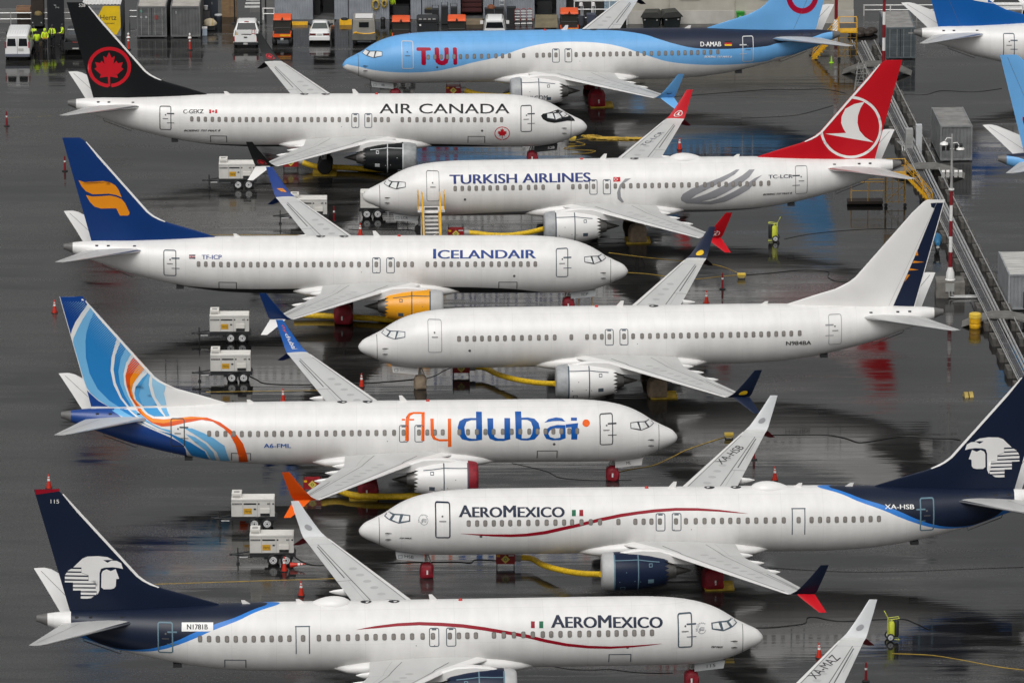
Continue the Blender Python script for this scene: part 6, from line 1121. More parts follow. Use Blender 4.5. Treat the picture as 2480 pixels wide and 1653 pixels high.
# yellow and grey hire container
t = thing('hire_container', (-33.2, 537.6, 0), 'grey hire container with yellow angular panel and black lettering, behind the black fin', 'container')
b = B(); b.box((0, 3, 1.3), (3.1, 6, 2.6)); b.build('wall', mat('hire_grey', (.19, .195, .20), .55, dirt=.25), t)
b = B(); n = 22; pts = [(-1.57+3.14*k/n, 2.63+(.05 if k % 2 else 0)) for k in range(n+1)]; b.add([(x, -.06, z) for x, z in pts]+[(x, 6.1, z) for x, z in pts], [(k, k+1, n+2+k, n+1+k) for k in range(n)]); b.build('roof', P('white'), t)
yp = B().prism([(.15, 2.5), (1.5, 2.5), (1.54, .75), (1.2, .12), (.95, .12), (-.35, 1.55)], -.03, -.005).build('yellow_panel', mat('hire_yellow', (.78, .52, .01), .45, dirt=.12), t)
flat_text('hire_lettering', 'Hertz', M_dark, yp, (-.1, -.04, 1.35), (1.3, 0, 0), (0, 0, .42)); flat_text('hire_lettering', 'Equipment', M_dark, yp, (.1, -.04, .95), (.95, 0, 0), (0, 0, .22)); flat_text('hire_lettering', 'Rental', mat('hire_dark', (.08, .085, .09), .5), t, (-1.3, -.012, 2.2), (1.2, 0, 0), (0, 0, .2))
# storage shed row with open bays
t = thing('storage_shed', (0, 543.0, 0), 'long blue grey corrugated shed with open dark bays along the top of the photo', 'shed')
xs_ = [-19.35, -16.2, -14.5, -13.4, -9.95, -8.25, -7.2, -4.1, -2.3, -1.4, 1.95, 3.75, 4.55]
def corr(b, x0, x1, z0, z1, y=0):
    n = max(int((x1-x0)/.10), 2); pts = [(x0+(x1-x0)*k/n, y+(.028 if k % 2 else 0)) for k in range(n+1)]
    b.add([(x, yy, z0) for x, yy in pts]+[(x, yy, z1) for x, yy in pts], [(k, k+1, n+2+k, n+1+k) for k in range(n)])
for x0, x1 in ((-19.35, -16.2), (-14.45, -13.35), (-13.25, -9.95), (-8.2, -7.35), (-7.25, -4.1), (-2.25, -1.45), (-1.35, 1.95), (3.75, 4.55)): b = B(); corr(b, x0, x1, .1, 4.2); b.build('wall_panel', M_shed, t)
for x0, x1 in ((-16.2, -14.45), (-9.95, -8.2), (-4.1, -2.25), (1.95, 3.75)):
    b = B(); b.add([(x0, 0, .12), (x1, 0, .12), (x1, 5, .12), (x0, 5, .12)], [(0, 1, 2, 3)]); b.add([(x0, 5, .1), (x1, 5, .1), (x1, 5, 4.2), (x0, 5, 4.2)], [(0, 1, 2, 3)]); b.add([(x0, 0, .1), (x0, 5, .1), (x0, 5, 4.2), (x0, 0, 4.2)], [(0, 1, 2, 3)]); b.add([(x1, 0, .1), (x1, 5, .1), (x1, 5, 4.2), (x1, 0, 4.2)], [(0, 1, 2, 3)])
    b.build('bay', mat('bay_grey', (.10, .10, .10), .7, dirt=.4), t)
b = B(); b.box((-7.4, 2.6, 4.28), (24.2, 5.6, .14)); b.build('roof', M_grey, t)
b = B()
for x in (-13.3, -7.3, -1.4): b.box((x, -.005, 2.1), (.06, .04, 4.0))
b.build('seam_post', M_dark, t)
b = B()
for k in range(5): b.box((-3.2, 1.2, .5+.42*k), (1.7, .9, .05)); 
for k in range(4): b.box((-3.2, .74, .7+.42*k), (1.65, .05, .3))
b.build('shelf', M_redbrown, t)
for nm_, c_, d_ in (('stored_locker', (-15.9, 2.0, .9), (.5, 1, 1.6)), ('stored_locker', (-15.0, 2.6, 1.0), (.9, .6, 1.8)), ('stored_crate', (-9.0, 1.2, .55), (1.3, .8, .9)), ('stored_crate', (2.8, 1.6, .7), (1.2, 1.0, 1.2))): B().box(c_, d_).build(nm_, M_dark, t)
B().box((-9.2, 2.5, 1.3), (1.5, .1, .08)).build('stored_rail', M_grey, t); B().box((-9.2, 3.0, 1.7), (1.5, .8, .3)).build('stored_shelf', M_grey, t)
# beige building
t = thing('beige_building', (18.8, 541.2, 0), 'beige building with pale lower wall and dark windows at the top right', 'building')
b = B(); b.box((0, 4.0, 3.2), (18.4, 8, 4.2)); b.build('wall', M_beige, t); b = B(); b.box((0, 3.99, .56), (18.46, 8.06, 1.1)); b.build('lower_wall', mat('pale_wall', (.50, .48, .44), .7, dirt=.2, scale=.7), t); b = B(); b.box((0, 4, 5.38), (18.8, 8.4, .16)); b.build('roof', M_grey, t)
for x in (-4.6, -3.8, 2.0, 2.9, 6.0, 6.9): wn = B().box((x, -.02, 2.55), (.8, .05, .9)).build('window', M_glass, t); B().box((x, -.05, 2.07), (.88, .06, .06)).build('sill', P('white'), wn)
for x in (-5.9, -.5): B().cyl((x, -.06, .1), (x, -.06, 5.2), .04).build('downpipe', M_beige, t)
# ---------------------------------------------------------------- vehicles
def section(w_, z0, zb, zt, tum, y): return [(-w_/2+.08, y, z0), (w_/2-.08, y, z0), (w_/2, y, z0+.12), (w_/2, y, zb), (w_/2-tum, y, zt-.08), (w_/2-tum-.12, y, zt), (-w_/2+tum+.12, y, zt), (-w_/2+tum, y, zt-.08), (-w_/2, y, zb), (-w_/2, y, z0+.12)]
def vwheels(t, w_, ys, r): 
    for y in ys:
        for x in (-w_/2+.12, w_/2-.12): wheel(t, (x, y, r), r, .24, 'X', M_gear)
t = thing('white_van', (-39.45, 528.9, 0), 'white passenger van seen from behind at the far left', 'van')
W_ = 2.0
B().loft([section(W_-.06, .42, 1.1, 2.02, .16, 0), section(W_, .36, 1.15, 2.12, .16, .25), section(W_, .36, 1.15, 2.15, .16, 2.0), section(W_, .36, 1.15, 2.12, .16, 3.7), section(W_-.02, .36, 1.15, 1.5, .1, 4.5), section(W_-.2, .4, 1.0, 1.15, .1, 5.3)]).build('body', M_car, t, True, R(28))
for x in (-.46, .46): wn = B().add([(x-.36, -.012, 1.2), (x+.36, -.012, 1.2), (x+.31, -.008, 1.82), (x-.31, -.008, 1.82)], [(0, 1, 2, 3)]).build('rear_window', M_glass, t)
for s in (-1, 1): B().box((s*.93, .0, 1.32), (.1, .1, .5)).build('tail_lamp', M_tailred, t); B().box((s*1.08, 4.1, 1.35), (.2, .12, .25)).build('mirror', M_dark, t)
for x in (-.99, .99):
    b = B()
    for y0, y1 in ((.4, 1.5), (1.6, 2.6), (2.75, 3.7)): b.add([(x*.985, y0, 1.25), (x*.985, y1, 1.25), (x*.905, y1-.04, 1.85), (x*.905, y0+.04, 1.85)], [(0, 1, 2, 3)])
    b.build('side_window', M_glass, t)
B().box((0, -.08, .48), (1.95, .22, .2)).build('bumper', mat('bumper_grey', (.12, .13, .16), .4), t); B().box((.28, -.03, .93), (.42, .03, .19)).build('number_plate', M_plate, t); B().box((0, -.015, 1.1), (.02, .02, 1.5)).build('door_seam', M_dark, t)
b = B()
for k in range(7): b.box((-.6+.2*k, 1.9, 2.15), (.03, 3.2, .03))
b.build('roof_rib', M_car, t); vwheels(t, W_, (.95, 4.3), .37)
t = thing('white_pickup', (-21.35, 532.9, 0), 'white pickup truck seen from behind with tools in its open bed', 'pickup')
W_ = 1.98
B().loft([section(W_, .42, .95, 1.12, .02, 1.9), section(W_, .42, 1.05, 1.68, .22, 2.25), section(W_, .42, 1.05, 1.76, .22, 3.0), section(W_, .42, 1.05, 1.70, .22, 3.7), section(W_, .42, 1.0, 1.14, .06, 4.4), section(W_-.1, .45, .95, 1.05, .06, 5.5)]).build('cab', M_car, t, True, R(28))
b = B(); b.box((-.94, .95, .82), (.1, 1.95, .66)); b.box((.94, .95, .82), (.1, 1.95, .66)); b.box((0, .95, .55), (1.8, 1.9, .1)); b.build('bed', M_car, t); B().box((0, .0, .80), (1.78, .08, .64)).build('tailgate', M_car, t); B().box((0, .95, .64), (1.7, 1.8, .06)).build('bed_liner', M_dark, t)
B().add([(-.80, 1.90, 1.13), (.80, 1.90, 1.13), (.68, 2.20, 1.63), (-.68, 2.20, 1.63)], [(0, 1, 2, 3)]).build('rear_window', M_glass, t); B().box((0, 2.25, 1.72), (.36, .06, .05)).build('brake_lamp', M_tailred, t)
for s in (-1, 1): B().box((s*.94, -.03, .82), (.13, .06, .42)).build('tail_lamp', M_tailred, t); B().box((s*1.12, 3.5, 1.25), (.24, .12, .22)).build('mirror', M_dark, t); B().add([(s*.985, 2.4, 1.15), (s*.985, 3.6, 1.15), (s*.80, 3.45, 1.72), (s*.80, 2.5, 1.72)], [(0, 1, 2, 3)]).build('side_window', M_glass, t)
B().box((0, -.12, .46), (1.92, .2, .2)).build('bumper', M_dark, t); B().box((0, -.23, .47), (.34, .02, .15)).build('number_plate', M_plate, t); B().box((0, -.05, .95), (.26, .03, .1)).build('handle', M_dark, t); vwheels(t, W_, (1.0, 4.5), .4)
tl = thing('bed_tools', (-21.35, 533.4, .68), 'jumble of yellow and red tools lying in the white pickup bed', 'tools')
B().prism([(-.8, 0), (-.5, 0), (-.72, .6)], -.1, .1).build('yellow_tool', M_yellow, tl); b = B(); rail(b, [(.45, .2, 0), (.5, .2, .7), (.72, .2, .7), (.75, .2, 0)], .03); rail(b, [(.46, .2, .4), (.74, .2, .4)], .03); b.build('red_frame', mat('hand_truck_red', (.32, .03, .02), .5), tl); b = B(); b.box((0, .5, .12), (.8, .5, .25)); b.box((.2, -.1, .1), (.4, .3, .2)); b.build('black_case', M_dark, tl)
t = thing('white_sedan', (-15.45, 534.5, 0), 'white sedan car seen from behind, parked before the shed', 'car')
W_ = 1.7
B().loft([section(W_-.16, .32, .7, .88, .05, 0), section(W_, .28, .75, .98, .06, .2), section(W_, .26, .78, 1.0, .06, .95), section(W_, .26, .8, 1.36, .26, 1.75), section(W_, .26, .8, 1.42, .28, 2.3), section(W_, .26, .8, 1.36, .26, 2.9), section(W_, .26, .78, .98, .08, 3.7), section(W_-.1, .3, .7, .8, .08, 4.5)]).build('body', M_car, t, True, R(26))
B().add([(-.66, 1.0, 1.035), (.66, 1.0, 1.035), (.50, 1.68, 1.36), (-.50, 1.68, 1.36)], [(0, 1, 2, 3)]).build('rear_window', mat('tinted_glass', (.08, .09, .085), .12), t)
for s in (-1, 1): B().box((s*.55, .03, .78), (.5, .08, .17)).build('tail_lamp', mat('tail_lamp_dark', (.10, .012, .012), .3), t); B().box((s*.93, 2.9, .98), (.2, .1, .13)).build('mirror', M_dark, t); B().add([(s*.842, 1.3, .95), (s*.842, 3.1, .95), (s*.62, 2.7, 1.33), (s*.62, 1.8, 1.33)], [(0, 1, 2, 3)]).build('side_window', M_glass, t)
B().box((0, .0, .45), (1.66, .2, .26)).build('bumper', M_car, t); B().box((0, .02, .76), (.4, .07, .13)).build('number_plate', M_plate, t); vwheels(t, W_, (.85, 3.5), .31)
def utv(loc, label, lamps=True):
    t = thing('utility_cart', loc, label, 'utility cart', 0, 'small off road carts with orange roofs')
    B().loft([[(-.68, 0.25, 1.86), (.68, .25, 1.86), (.68, 1.6, 1.9), (-.68, 1.6, 1.9)], [(-.74, .15, 1.92), (.74, .15, 1.92), (.74, 1.7, 1.98), (-.74, 1.7, 1.98)], [(-.70, .2, 2.06), (.70, .2, 2.06), (.70, 1.65, 2.12), (-.70, 1.65, 2.12)], [(-.5, .4, 2.13), (.5, .4, 2.13), (.5, 1.5, 2.17), (-.5, 1.5, 2.17)]]).build('roof', M_orange, t, True, R(30))
    B().prism([(-.1, 1.94), (.1, 1.94), (0, 2.2)], .10, .14).build('roof_mark', M_dark, t)
    b = B()
    for x in (-.72, .72): rail(b, [(x, .3, .8), (x*.95, .3, 1.9)], .04); rail(b, [(x, 1.9, .9), (x*.95, 1.55, 1.95)], .04)
    rail(b, [(-.7, .3, 1.25), (.7, .3, 1.25)], .03); b.build('roll_cage', M_dark, t)
    B().box((0, .32, 1.35), (1.3, .04, .95)).build('rear_screen', mat('cart_screen', (.035, .035, .03), .25), t)
    for x in (-.33, .33): B().box((x, .75, 1.15), (.5, .3, .7)).build('seat', M_dark, t)
    b = B(); b.box((0, -.35, .88), (1.46, 1.15, .26)); b.build('cargo_box', M_orange, t); b = B(); b.box((0, -.35, 1.0), (1.3, 1.0, .05)); b.build('cargo_floor', M_dark, t)
    pn = B().box((.25, -.935, .90), (.85, .02, .14)).build('tailgate_strip', M_yellow, t)
    b = B(); b.box((0, .8, .6), (1.3, 2.7, .3)); b.box((0, 1.9, .85), (1.4, .8, .4)); b.build('chassis', M_dark, t); b = B(); b.cyl((-.12, -.85, .55), (.12, -.85, .55), .12); b.build('tow_hitch', M_gear, t)
    for y in (-.35, 1.9):
        for x in (-.66, .66): wheel(t, (x, y, .36), .36, .3, 'X')
    return t
u0 = utv((-18.45, 534.6, 0), 'orange roofed utility cart left of the white sedan')
for p, l in (((-8.85, 533.8, 0), 'orange roofed utility cart just right of the tan cab cart'), ((-4.35, 534.0, 0), 'orange roofed utility cart behind the middle of the sky blue hull'), ((4.75, 536.4, 0), 'orange roofed utility cart left of the sky blue airliner far wing')): copy_thing(u0, p, 0, l)
t = thing('tan_cart', (-11.85, 534.3, 0), 'tan canvas cabbed utility cart with dark rear window and yellow straps', 'utility cart')
B().loft([section(1.8, .7, 1.3, 2.0, .06, 0), section(1.85, .7, 1.35, 2.14, .08, .5), section(1.85, .7, 1.35, 2.16, .08, 1.9), section(1.8, .7, 1.3, 1.9, .2, 2.3)]).build('canvas_cab', M_tan, t, True, R(30)); B().box((0, .9, 2.14), (1.4, 1.5, .06)).build('roof', P('white'), t)
B().box((0, -.015, 1.62), (.78, .03, .42)).build('rear_window', M_glass, t); B().box((0, -.3, .72), (1.9, .7, .45)).build('cargo_box', mat('cart_olive', (.13, .125, .11), .6, dirt=.3), t)
b = B(); b.tube([(-.85, -.4, 1.0), (-.5, -.45, 1.04), (0, -.42, .97), (.5, -.45, .98), (.88, -.4, 1.05)], .05, 6); b.tube([(-.8, -.42, 1.05), (-.6, -.5, 1.1), (-.45, -.42, 1.02)], .07, 6); b.build('yellow_strap', M_yellow, t); B().box((0, 1, .5), (1.6, 2.6, .3)).build('chassis', M_dark, t)
for y in (-.2, 1.9):
    for x in (-.75, .75): wheel(t, (x, y, .36), .36, .3, 'X')
t = thing('black_cart', (-6.75, 534.6, 0), 'black canopied utility cart between two orange roofed carts', 'utility cart')
b = B(); b.box((0, .8, 1.85), (1.7, 1.6, .22)); b.box((0, .8, 2.0), (1.5, 1.4, .08)); b.build('roof', M_dark, t)
b = B()
for k in range(4): b.box((-.55+.37*k, .05, 1.98), (.24, .2, .08))
b.build('roof_lamp', M_gear, t); B().box((0, .1, 1.25), (1.6, .06, .95)).build('rear_screen', mat('cart_black_screen', (.03, .032, .034), .3), t); B().box((0, -.3, .8), (1.6, .9, .4)).build('cargo_box', M_dark, t); B().box((0, -.76, .8), (1.4, .03, .12)).build('orange_trim', M_orange, t); B().box((-.55, -.0, 1.5), (.14, .04, .14)).build('work_lamp', P('white'), t); B().box((0, .8, .5), (1.5, 2.4, .35)).build('chassis', M_dark, t)
for y in (-.3, 1.7):
    for x in (-.7, .7): wheel(t, (x, y, .36), .36, .3, 'X')
t = thing('white_utility_van', (-1.3, 534.3, 0), 'white cab roof showing above the sky blue hull', 'van')
W_ = 1.8; B().loft([section(W_-.1, .4, 1.0, 1.9, .2, 0), section(W_, .36, 1.05, 2.02, .2, .3), section(W_, .36, 1.05, 2.05, .2, 1.8), section(W_, .36, 1.0, 1.9, .24, 2.3), section(W_-.1, .4, .95, 1.1, .1, 3.4)]).build('body', M_car, t, True, R(28)); B().add([(-.72, -.02, 1.3), (.72, -.02, 1.3), (.62, -.02, 1.78), (-.62, -.02, 1.78)], [(0, 1, 2, 3)]).build('rear_window', M_glass, t)
for s in (-1, 1): B().box((s*1.05, 1.9, 1.35), (.25, .12, .26)).build('mirror', P('white'), t); B().box((s*.62, .9, 2.06), (.04, 1.4, .05)).build('roof_bar', M_dark, t)
vwheels(t, W_, (.6, 2.7), .34)
t = thing('dark_pickup', (-34.9, 530.6, 0), 'dark utility truck with a red cone in its bed, half hidden by the black fin', 'truck')
B().loft([section(1.9, .4, .95, 1.1, .03, 1.6), section(1.9, .4, 1.0, 1.75, .2, 1.9), section(1.9, .4, 1.0, 1.8, .2, 3.0), section(1.9, .4, 1.0, 1.1, .08, 3.8), section(1.8, .42, .9, 1.0, .08, 4.8)]).build('cab', M_dark, t, True, R(28)); b = B(); b.box((-.9, .8, .85), (.1, 1.6, .6)); b.box((.9, .8, .85), (.1, 1.6, .6)); b.box((0, 0, .8), (1.7, .08, .6)); b.box((0, .8, .6), (1.7, 1.6, .1)); b.build('bed', M_dark, t); B().box((0, 1.72, 1.42), (1.3, .03, .4)).build('rear_window', mat('pale_glass', (.12, .13, .14), .1), t); B().box((0, 1.85, 1.74), (1.5, .1, .08)).build('light_bar', P('pale'), t); B().box((0, -.06, .62), (.5, .03, .1)).build('number_plate', M_plate, t); vwheels(t, 1.9, (.8, 3.9), .38)
fc2 = cone((-35.2, 531.4, .78), 'orange cone lying in the bed of the dark truck beside the black fin', .9); fc2.rotation_euler = (0, R(80), R(-10))
t = thing('white_suv', (43.4, 544.9, 0), 'white car nose at the very top right corner', 'car', R(90))
B().loft([section(1.85, .35, .85, .95, .08, 0), section(1.9, .3, .9, 1.1, .1, .4), section(1.9, .3, .95, 1.2, .1, 1.2), section(1.9, .3, 1.0, 1.7, .25, 2.0), section(1.9, .3, 1.0, 1.72, .25, 3.6), section(1.8, .35, 1.0, 1.4, .2, 4.5)]).build('body', M_car, t, True, R(28))
for s in (-1, 1): B().box((s*.7, .02, .8), (.35, .1, .16)).build('headlight', M_glass, t); B().add([(s*.95, 1.6, 1.1), (s*.95, 3.8, 1.1), (s*.72, 3.5, 1.6), (s*.72, 2.1, 1.6)], [(0, 1, 2, 3)]).build('side_window', M_glass, t)
vwheels(t, 1.9, (.95, 3.7), .36)
# ---------------------------------------------------------------- clutter along the shed
def simple(name, loc, label, cat, fn, m, rz=0, group=None, smooth=False):
    b = B(); fn(b); o = b.build(name, m, None, smooth); o.location = loc; o.rotation_euler.z = rz; return tag(o, label, cat, group)
t = thing('plywood_cabinet', (-23.15, 544.4, 0), 'tall brown plywood cabinet near the white pickup', 'cabinet'); B().box((0, .4, 1.2), (1.25, .8, 2.4)).build('case', M_brown, t); B().box((.1, -.01, 1.25), (.02, .02, 2.1)).build('door_seam', M_dkbrown, t); B().box((-.3, -.02, 2.0), (.12, .02, .1)).build('label', P('pale'), t)
t = thing('steel_locker', (-24.65, 544.3, 0), 'dark blue steel locker left of the plywood cabinet', 'locker'); B().box((0, .4, 1.2), (1.15, .8, 2.4)).build('case', mat('locker_blue', (.03, .037, .05), .5, dirt=.2), t); B().box((.02, -.01, 1.2), (.02, .02, 2.2)).build('door_seam', M_dark, t); B().box((.12, -.03, 1.2), (.05, .05, .2)).build('handle', M_gear, t)
t = thing('grey_bin', (-24.95, 542.4, 0), 'grey metal bin with a white pail on top', 'bin'); B().box((0, .3, .5), (.66, .6, 1.0)).build('case', mat('bin_grey', (.075, .07, .07), .6, dirt=.3), t); B().box((0, .3, 1.02), (.7, .64, .05)).build('lid', M_dark, t)
simple('pail', (-24.95, 542.6, 1.05), 'white pail standing on the grey bin', 'pail', lambda b: b.lathe([(.13, 0), (.17, .3), (.18, .32), (0, .33)], n=14), P('white'), smooth=True)
def sack(b):
    rnd = random.Random(5); rr = []
    for k in range(7):
        z = .55*k/6; p = math.sqrt(max(1-(k/6)**2.5, .02)); rr.append([(.55*p*math.cos(a)*(1+.1*math.sin(3*a+k)), .4*p*math.sin(a)*(1+.1*math.cos(4*a)), z) for a in [2*math.pi*j/18 for j in range(18)]])
    b.loft(rr)
t = thing('tarped_load', (-24.5, 539.6, 0), 'cream tarpaulin bundle tied on a low stand beside the plain container', 'bundle'); b = B(); sack(b); o = b.build('tarpaulin', M_tarp, t, True, R(80)); o.location.z = .45; b = B(); b.box((0, 0, .25), (.8, .5, .4)); b.build('stand', M_dark, t); b = B(); b.tube([(.2, -.42, .5), (.25, -.2, .95), (.25, .2, .95), (.2, .4, .5)], .02, 5); b.build('rope', M_rope, t)
t = thing('cooler_box', (-24.85, 537.5, 0), 'pale blue cooler box below the cream tarpaulin', 'cooler'); B().box((0, .2, .32), (.38, .4, .6)).build('case', mat('cooler_blue', (.33, .39, .46), .4), t); B().box((0, .2, .66), (.42, .44, .09)).build('lid', P('white'), t)
t = thing('blue_drum', (-23.9, 541.6, 0), 'dark blue drum with a white lid', 'drum'); B().lathe([(.27, 0), (.29, .1), (.29, .75), (.27, .8)], n=20).build('body', mat('drum_blue', (.02, .026, .036), .4), t, True); B().lathe([(.31, .78), (.31, .86), (0, .88)], n=20).build('lid', P('pale'), t, True)
t = thing('wooden_crate', (-39.85, 541.8, 0), 'brown wooden crate on a dark box behind the white van', 'crate'); B().box((0, .4, .55), (1.05, .8, 1.1)).build('lower_box', M_dkbrown, t); b = B()
for k in range(3): b.box((0, 0, 1.15+.13*k), (1.15, .04, .1)); b.box((0, .8, 1.15+.13*k), (1.15, .04, .1)); b.box((-.55, .4, 1.15+.13*k), (.04, .8, .1)); b.box((.55, .4, 1.15+.13*k), (.04, .8, .1))
b.build('crate_slat', mat('crate_tan', (.30, .17, .10), .7, dirt=.2), t)
t = thing('dark_wagon', (-38.65, 540.9, 0), 'dark wagon with a tan load behind the group in hi vis', 'wagon'); B().box((0, .8, 1.6), (1.0, 1.5, 3.0)).build('case', M_dkbrown, t); B().box((0, -.2, .65), (.95, .5, .9)).build('front', M_dark, t); b = B(); sack(b); o = b.build('load', mat('load_tan', (.20, .15, .06), .8, dirt=.4), t, True); o.location = (.1, -.2, 1.1); o.scale = (.6, .6, .6)
for s in (-.35, .35): B().box((s, -.47, .5), (.08, .04, .08)).build('lamp', P('pale'), t)
t = thing('black_storage_tower', (-37.05, 538.9, 0), 'tall black cabinet with small white marks, left of the black fin', 'cabinet'); B().box((0, .7, 2.1), (1.3, 1.4, 4.2)).build('case', mat('tower_black', (.011, .013, .016), .45, dirt=.2), t); flat_text('mark_lettering', '44', P('pale'), t, (-.1, -.01, 2.25), (.2, 0, 0), (0, 0, .1)); flat_text('mark_lettering', '2716', P('pale'), t, (.02, -.01, 2.05), (.32, 0, 0), (0, 0, .12))
def handrail(loc, x0, x1, label, posts, zz=(.55, 1.05), m=M_galv):
    t = thing('pipe_railing', loc, label, 'railing'); b = B()
    for z in zz: rail(b, [(x0, 0, z), (x1, 0, z)], .045)
    b.build('rail', m, t)
    for k in range(posts): x = x0+(x1-x0)*k/max(posts-1, 1); b = B(); rail(b, [(x, 0, 0), (x, 0, zz[-1]+.05)], .05); b.build('post', m, t)
handrail((0, 541.6, 0), -43, -34.5, 'pale pipe railing along the top left edge', 5); handrail((0, 542.3, 0), -31.2, -30.0, 'short pale railing between the hire container and the grey container', 2); handrail((0, 543.4, 0), -20.3, -19.4, 'short white railing beside the zebra crossing', 2, (.5, .95), P('white')); handrail((0, 541.0, 0), 5.2, 9.5, 'white pipe railing between the shed and the beige building', 4, (.6, 1.3, 2.0), P('white'))
for x in (-22.65, -20.5, -20.1): simple('bollard_post', (x, 543.6, 0), {-22.65: 'dark post left of the zebra crossing', -20.5: 'dark post right of the zebra crossing', -20.1: 'dark post against the shed corner'}[x], 'post', lambda b: b.cyl((0, 0, 0), (0, 0, 2.2), .06), M_dark, 0, 'dark posts by the crossing')
simple('wheel_stop', (-17.4, 541.5, 0), 'yellow wheel stop lying along the shed wall', 'wheel stop', lambda b: b.prism([(-.16, 0), (.16, 0), (.13, .24), (-.13, .24)], -.8, .8, 'YZ'), M_yellow)
t = thing('yellow_block', (-13.5, 541.6, 0), 'short yellow block with a black tyre on top', 'block'); B().prism([(-.3, 0), (.3, 0), (.26, .36), (-.26, .36)], -.5, .5, 'YZ').build('block', M_yellow, t)
simple('tyre', (-13.6, 541.65, .37), 'black tyre lying on the yellow block', 'tyre', lambda b: b.lathe([(.12, 0), (.26, 0), (.3, .06), (.26, .13), (.12, .13)], n=18), M_rubber, smooth=True)
t = thing('loading_ramp', (-15.3, 541.3, 0), 'low grating ramp with rusty edge at the first shed bay', 'ramp'); b = B()
for k in range(8): b.box((0, -.5+.16*k, .14+.02*k), (1.75, .11, .04))
b.build('grating', mat('grating_grey', (.30, .29, .27), .6, dirt=.3), t); B().box((0, -.62, .08), (1.8, .06, .12)).build('edge', mat('rust_edge', (.28, .10, .04), .7, dirt=.3), t)
t = thing('tan_ramp', (2.9, 541.6, 0), 'tan sloping ramp up to the right hand shed bay', 'ramp'); B().add([(-.95, -1.6, .02), (.95, -1.6, .02), (.88, 1.3, .45), (-.88, 1.3, .45), (-.95, -1.6, 0), (.95, -1.6, 0), (.88, 1.3, 0), (-.88, 1.3, 0)], [(0, 1, 2, 3), (0, 4, 5, 1), (1, 5, 6, 2), (0, 3, 7, 4)]).build('deck', mat('ramp_tan', (.19, .16, .10), .7, dirt=.3), t)
t = thing('concrete_step', (-3.15, 541.7, 0), 'tan timber step before the red shelved bay', 'step'); B().box((0, 0, .16), (1.7, .9, .32)).build('step', mat('step_tan', (.22, .17, .11), .7, dirt=.3), t)
t = thing('gas_bottle', (-11.7, 541.7, .17), 'red cylinder with a white label lying by the shed', 'gas bottle'); B().lathe([(.05, -.62), (.14, -.55), (.17, -.45), (.17, .45), (.12, .56), (.05, .6)], axis='X', n=16).build('cylinder', mat('bottle_red', (.28, .01, .03), .35), t, True); B().lathe([(.175, -.2), (.175, .22)], axis='X', n=16, cap=False).build('label', P('white'), t)
t = thing('black_pot', (-10.45, 541.9, 0), 'small black bin beside the red cylinder', 'bin'); B().lathe([(.17, 0), (.2, .35), (.22, .38)], n=16).build('body', M_dark, t, True); B().lathe([(.23, .38), (.14, .5), (0, .54)], n=16).build('lid', M_dark, t, True)
def coil(x, z, r, label):
    t = thing('hose_coil', (x, 542.88, z), label, 'hose', 0, 'yellow hoses hung on the shed wall'); b = B()
    for k in range(5): b.tube([((r-.03*k)*.72*math.cos(a), -.03*k, (r-.03*k)*1.15*math.sin(a)) for a in [2*math.pi*j/24 for j in range(25)]], .035, 6)
    b.build('hose', mat('hose_yellow', (.42, .30, .06), .6), t); B().cyl((0, .1, r), (0, -.15, r), .03).build('hook', M_dark, t)
coil(-11.05, 1.35, .42, 'larger yellow hose coil hanging on the shed wall'); coil(-10.35, 1.45, .32, 'smaller yellow hose coil hanging on the shed wall')
t = thing('stacked_chairs', (-5.6, 541.4, 0), 'stack of black folding chairs against the shed', 'chair stack')
for k, (x, h) in enumerate(((-.55, 1.5), (.2, 1.75), (.95, 1.65))):
    b = B(); b.box((x, .2, h*.42), (.55, .5, h*.8)); b.build('seat_stack', M_dark, t); b = B(); rail(b, [(x-.26, .4, .1), (x-.26, .45, h), (x+.26, .45, h), (x+.26, .4, .1)], .03); rail(b, [(x-.26, .44, h-.25), (x+.26, .44, h-.25)], .03); b.build('back_frame', M_dark, t)
t = thing('planter_tray', (-6.75, 542.2, 0), 'dark trough of dry plants against the shed', 'planter'); B().box((0, 0, .95), (.62, .4, .3)).build('trough', M_dark, t); B().box((0, 0, .4), (.5, .36, .8)).build('stand', M_grey, t); rnd = random.Random(3); b = B()
for k in range(60): x, y = rnd.uniform(-.28, .28), rnd.uniform(-.16, .16); b.add([(x, y, 1.1), (x+.03, y, 1.1), (x+rnd.uniform(-.1, .1), y, 1.1+rnd.uniform(.1, .3))], [(0, 1, 2)])
b.build('plants', mat('dry_plant', (.14, .11, .04), .8), t)
for x, h, l in ((-1.75, 1.1, 'black wheeled bin left of the ladder'), (-.95, 1.15, 'black wheeled bin under the ladder'), (.05, 1.2, 'black wheeled bin right of the ladder')):
    t = thing('wheeled_bin', (x, 541.9, 0), l, 'bin', 0, 'black bins by the shed ladder'); B().box((0, .2, h/2), (.7, .6, h), taper=1.06).build('body', M_dark, t); B().box((0, .2, h+.04), (.78, .68, .08)).build('lid', M_dark, t)
simple('dry_wreath', (-1.6, 542.0, 1.2), 'bunch of rusty brown rags on a black bin', 'rags', sack, mat('rag_rust', (.20, .07, .03), .8, dirt=.4)).scale = (.6, .6, .6)
t = thing('ladder', (-.72, 542.7, 0), 'aluminium ladder leaning on the shed wall', 'ladder')
for x in (-.2, .2): b = B(); rail(b, [(x, -.35, 0), (x, .1, 4.0)], .035); b.build('side_rail', M_galv, t)
b = B()
for k in range(13): u = (k+.5)/13; b.box((0, -.35+.45*u, 4*u), (.4, .05, .06))
b.build('rung', P('pale'), t)
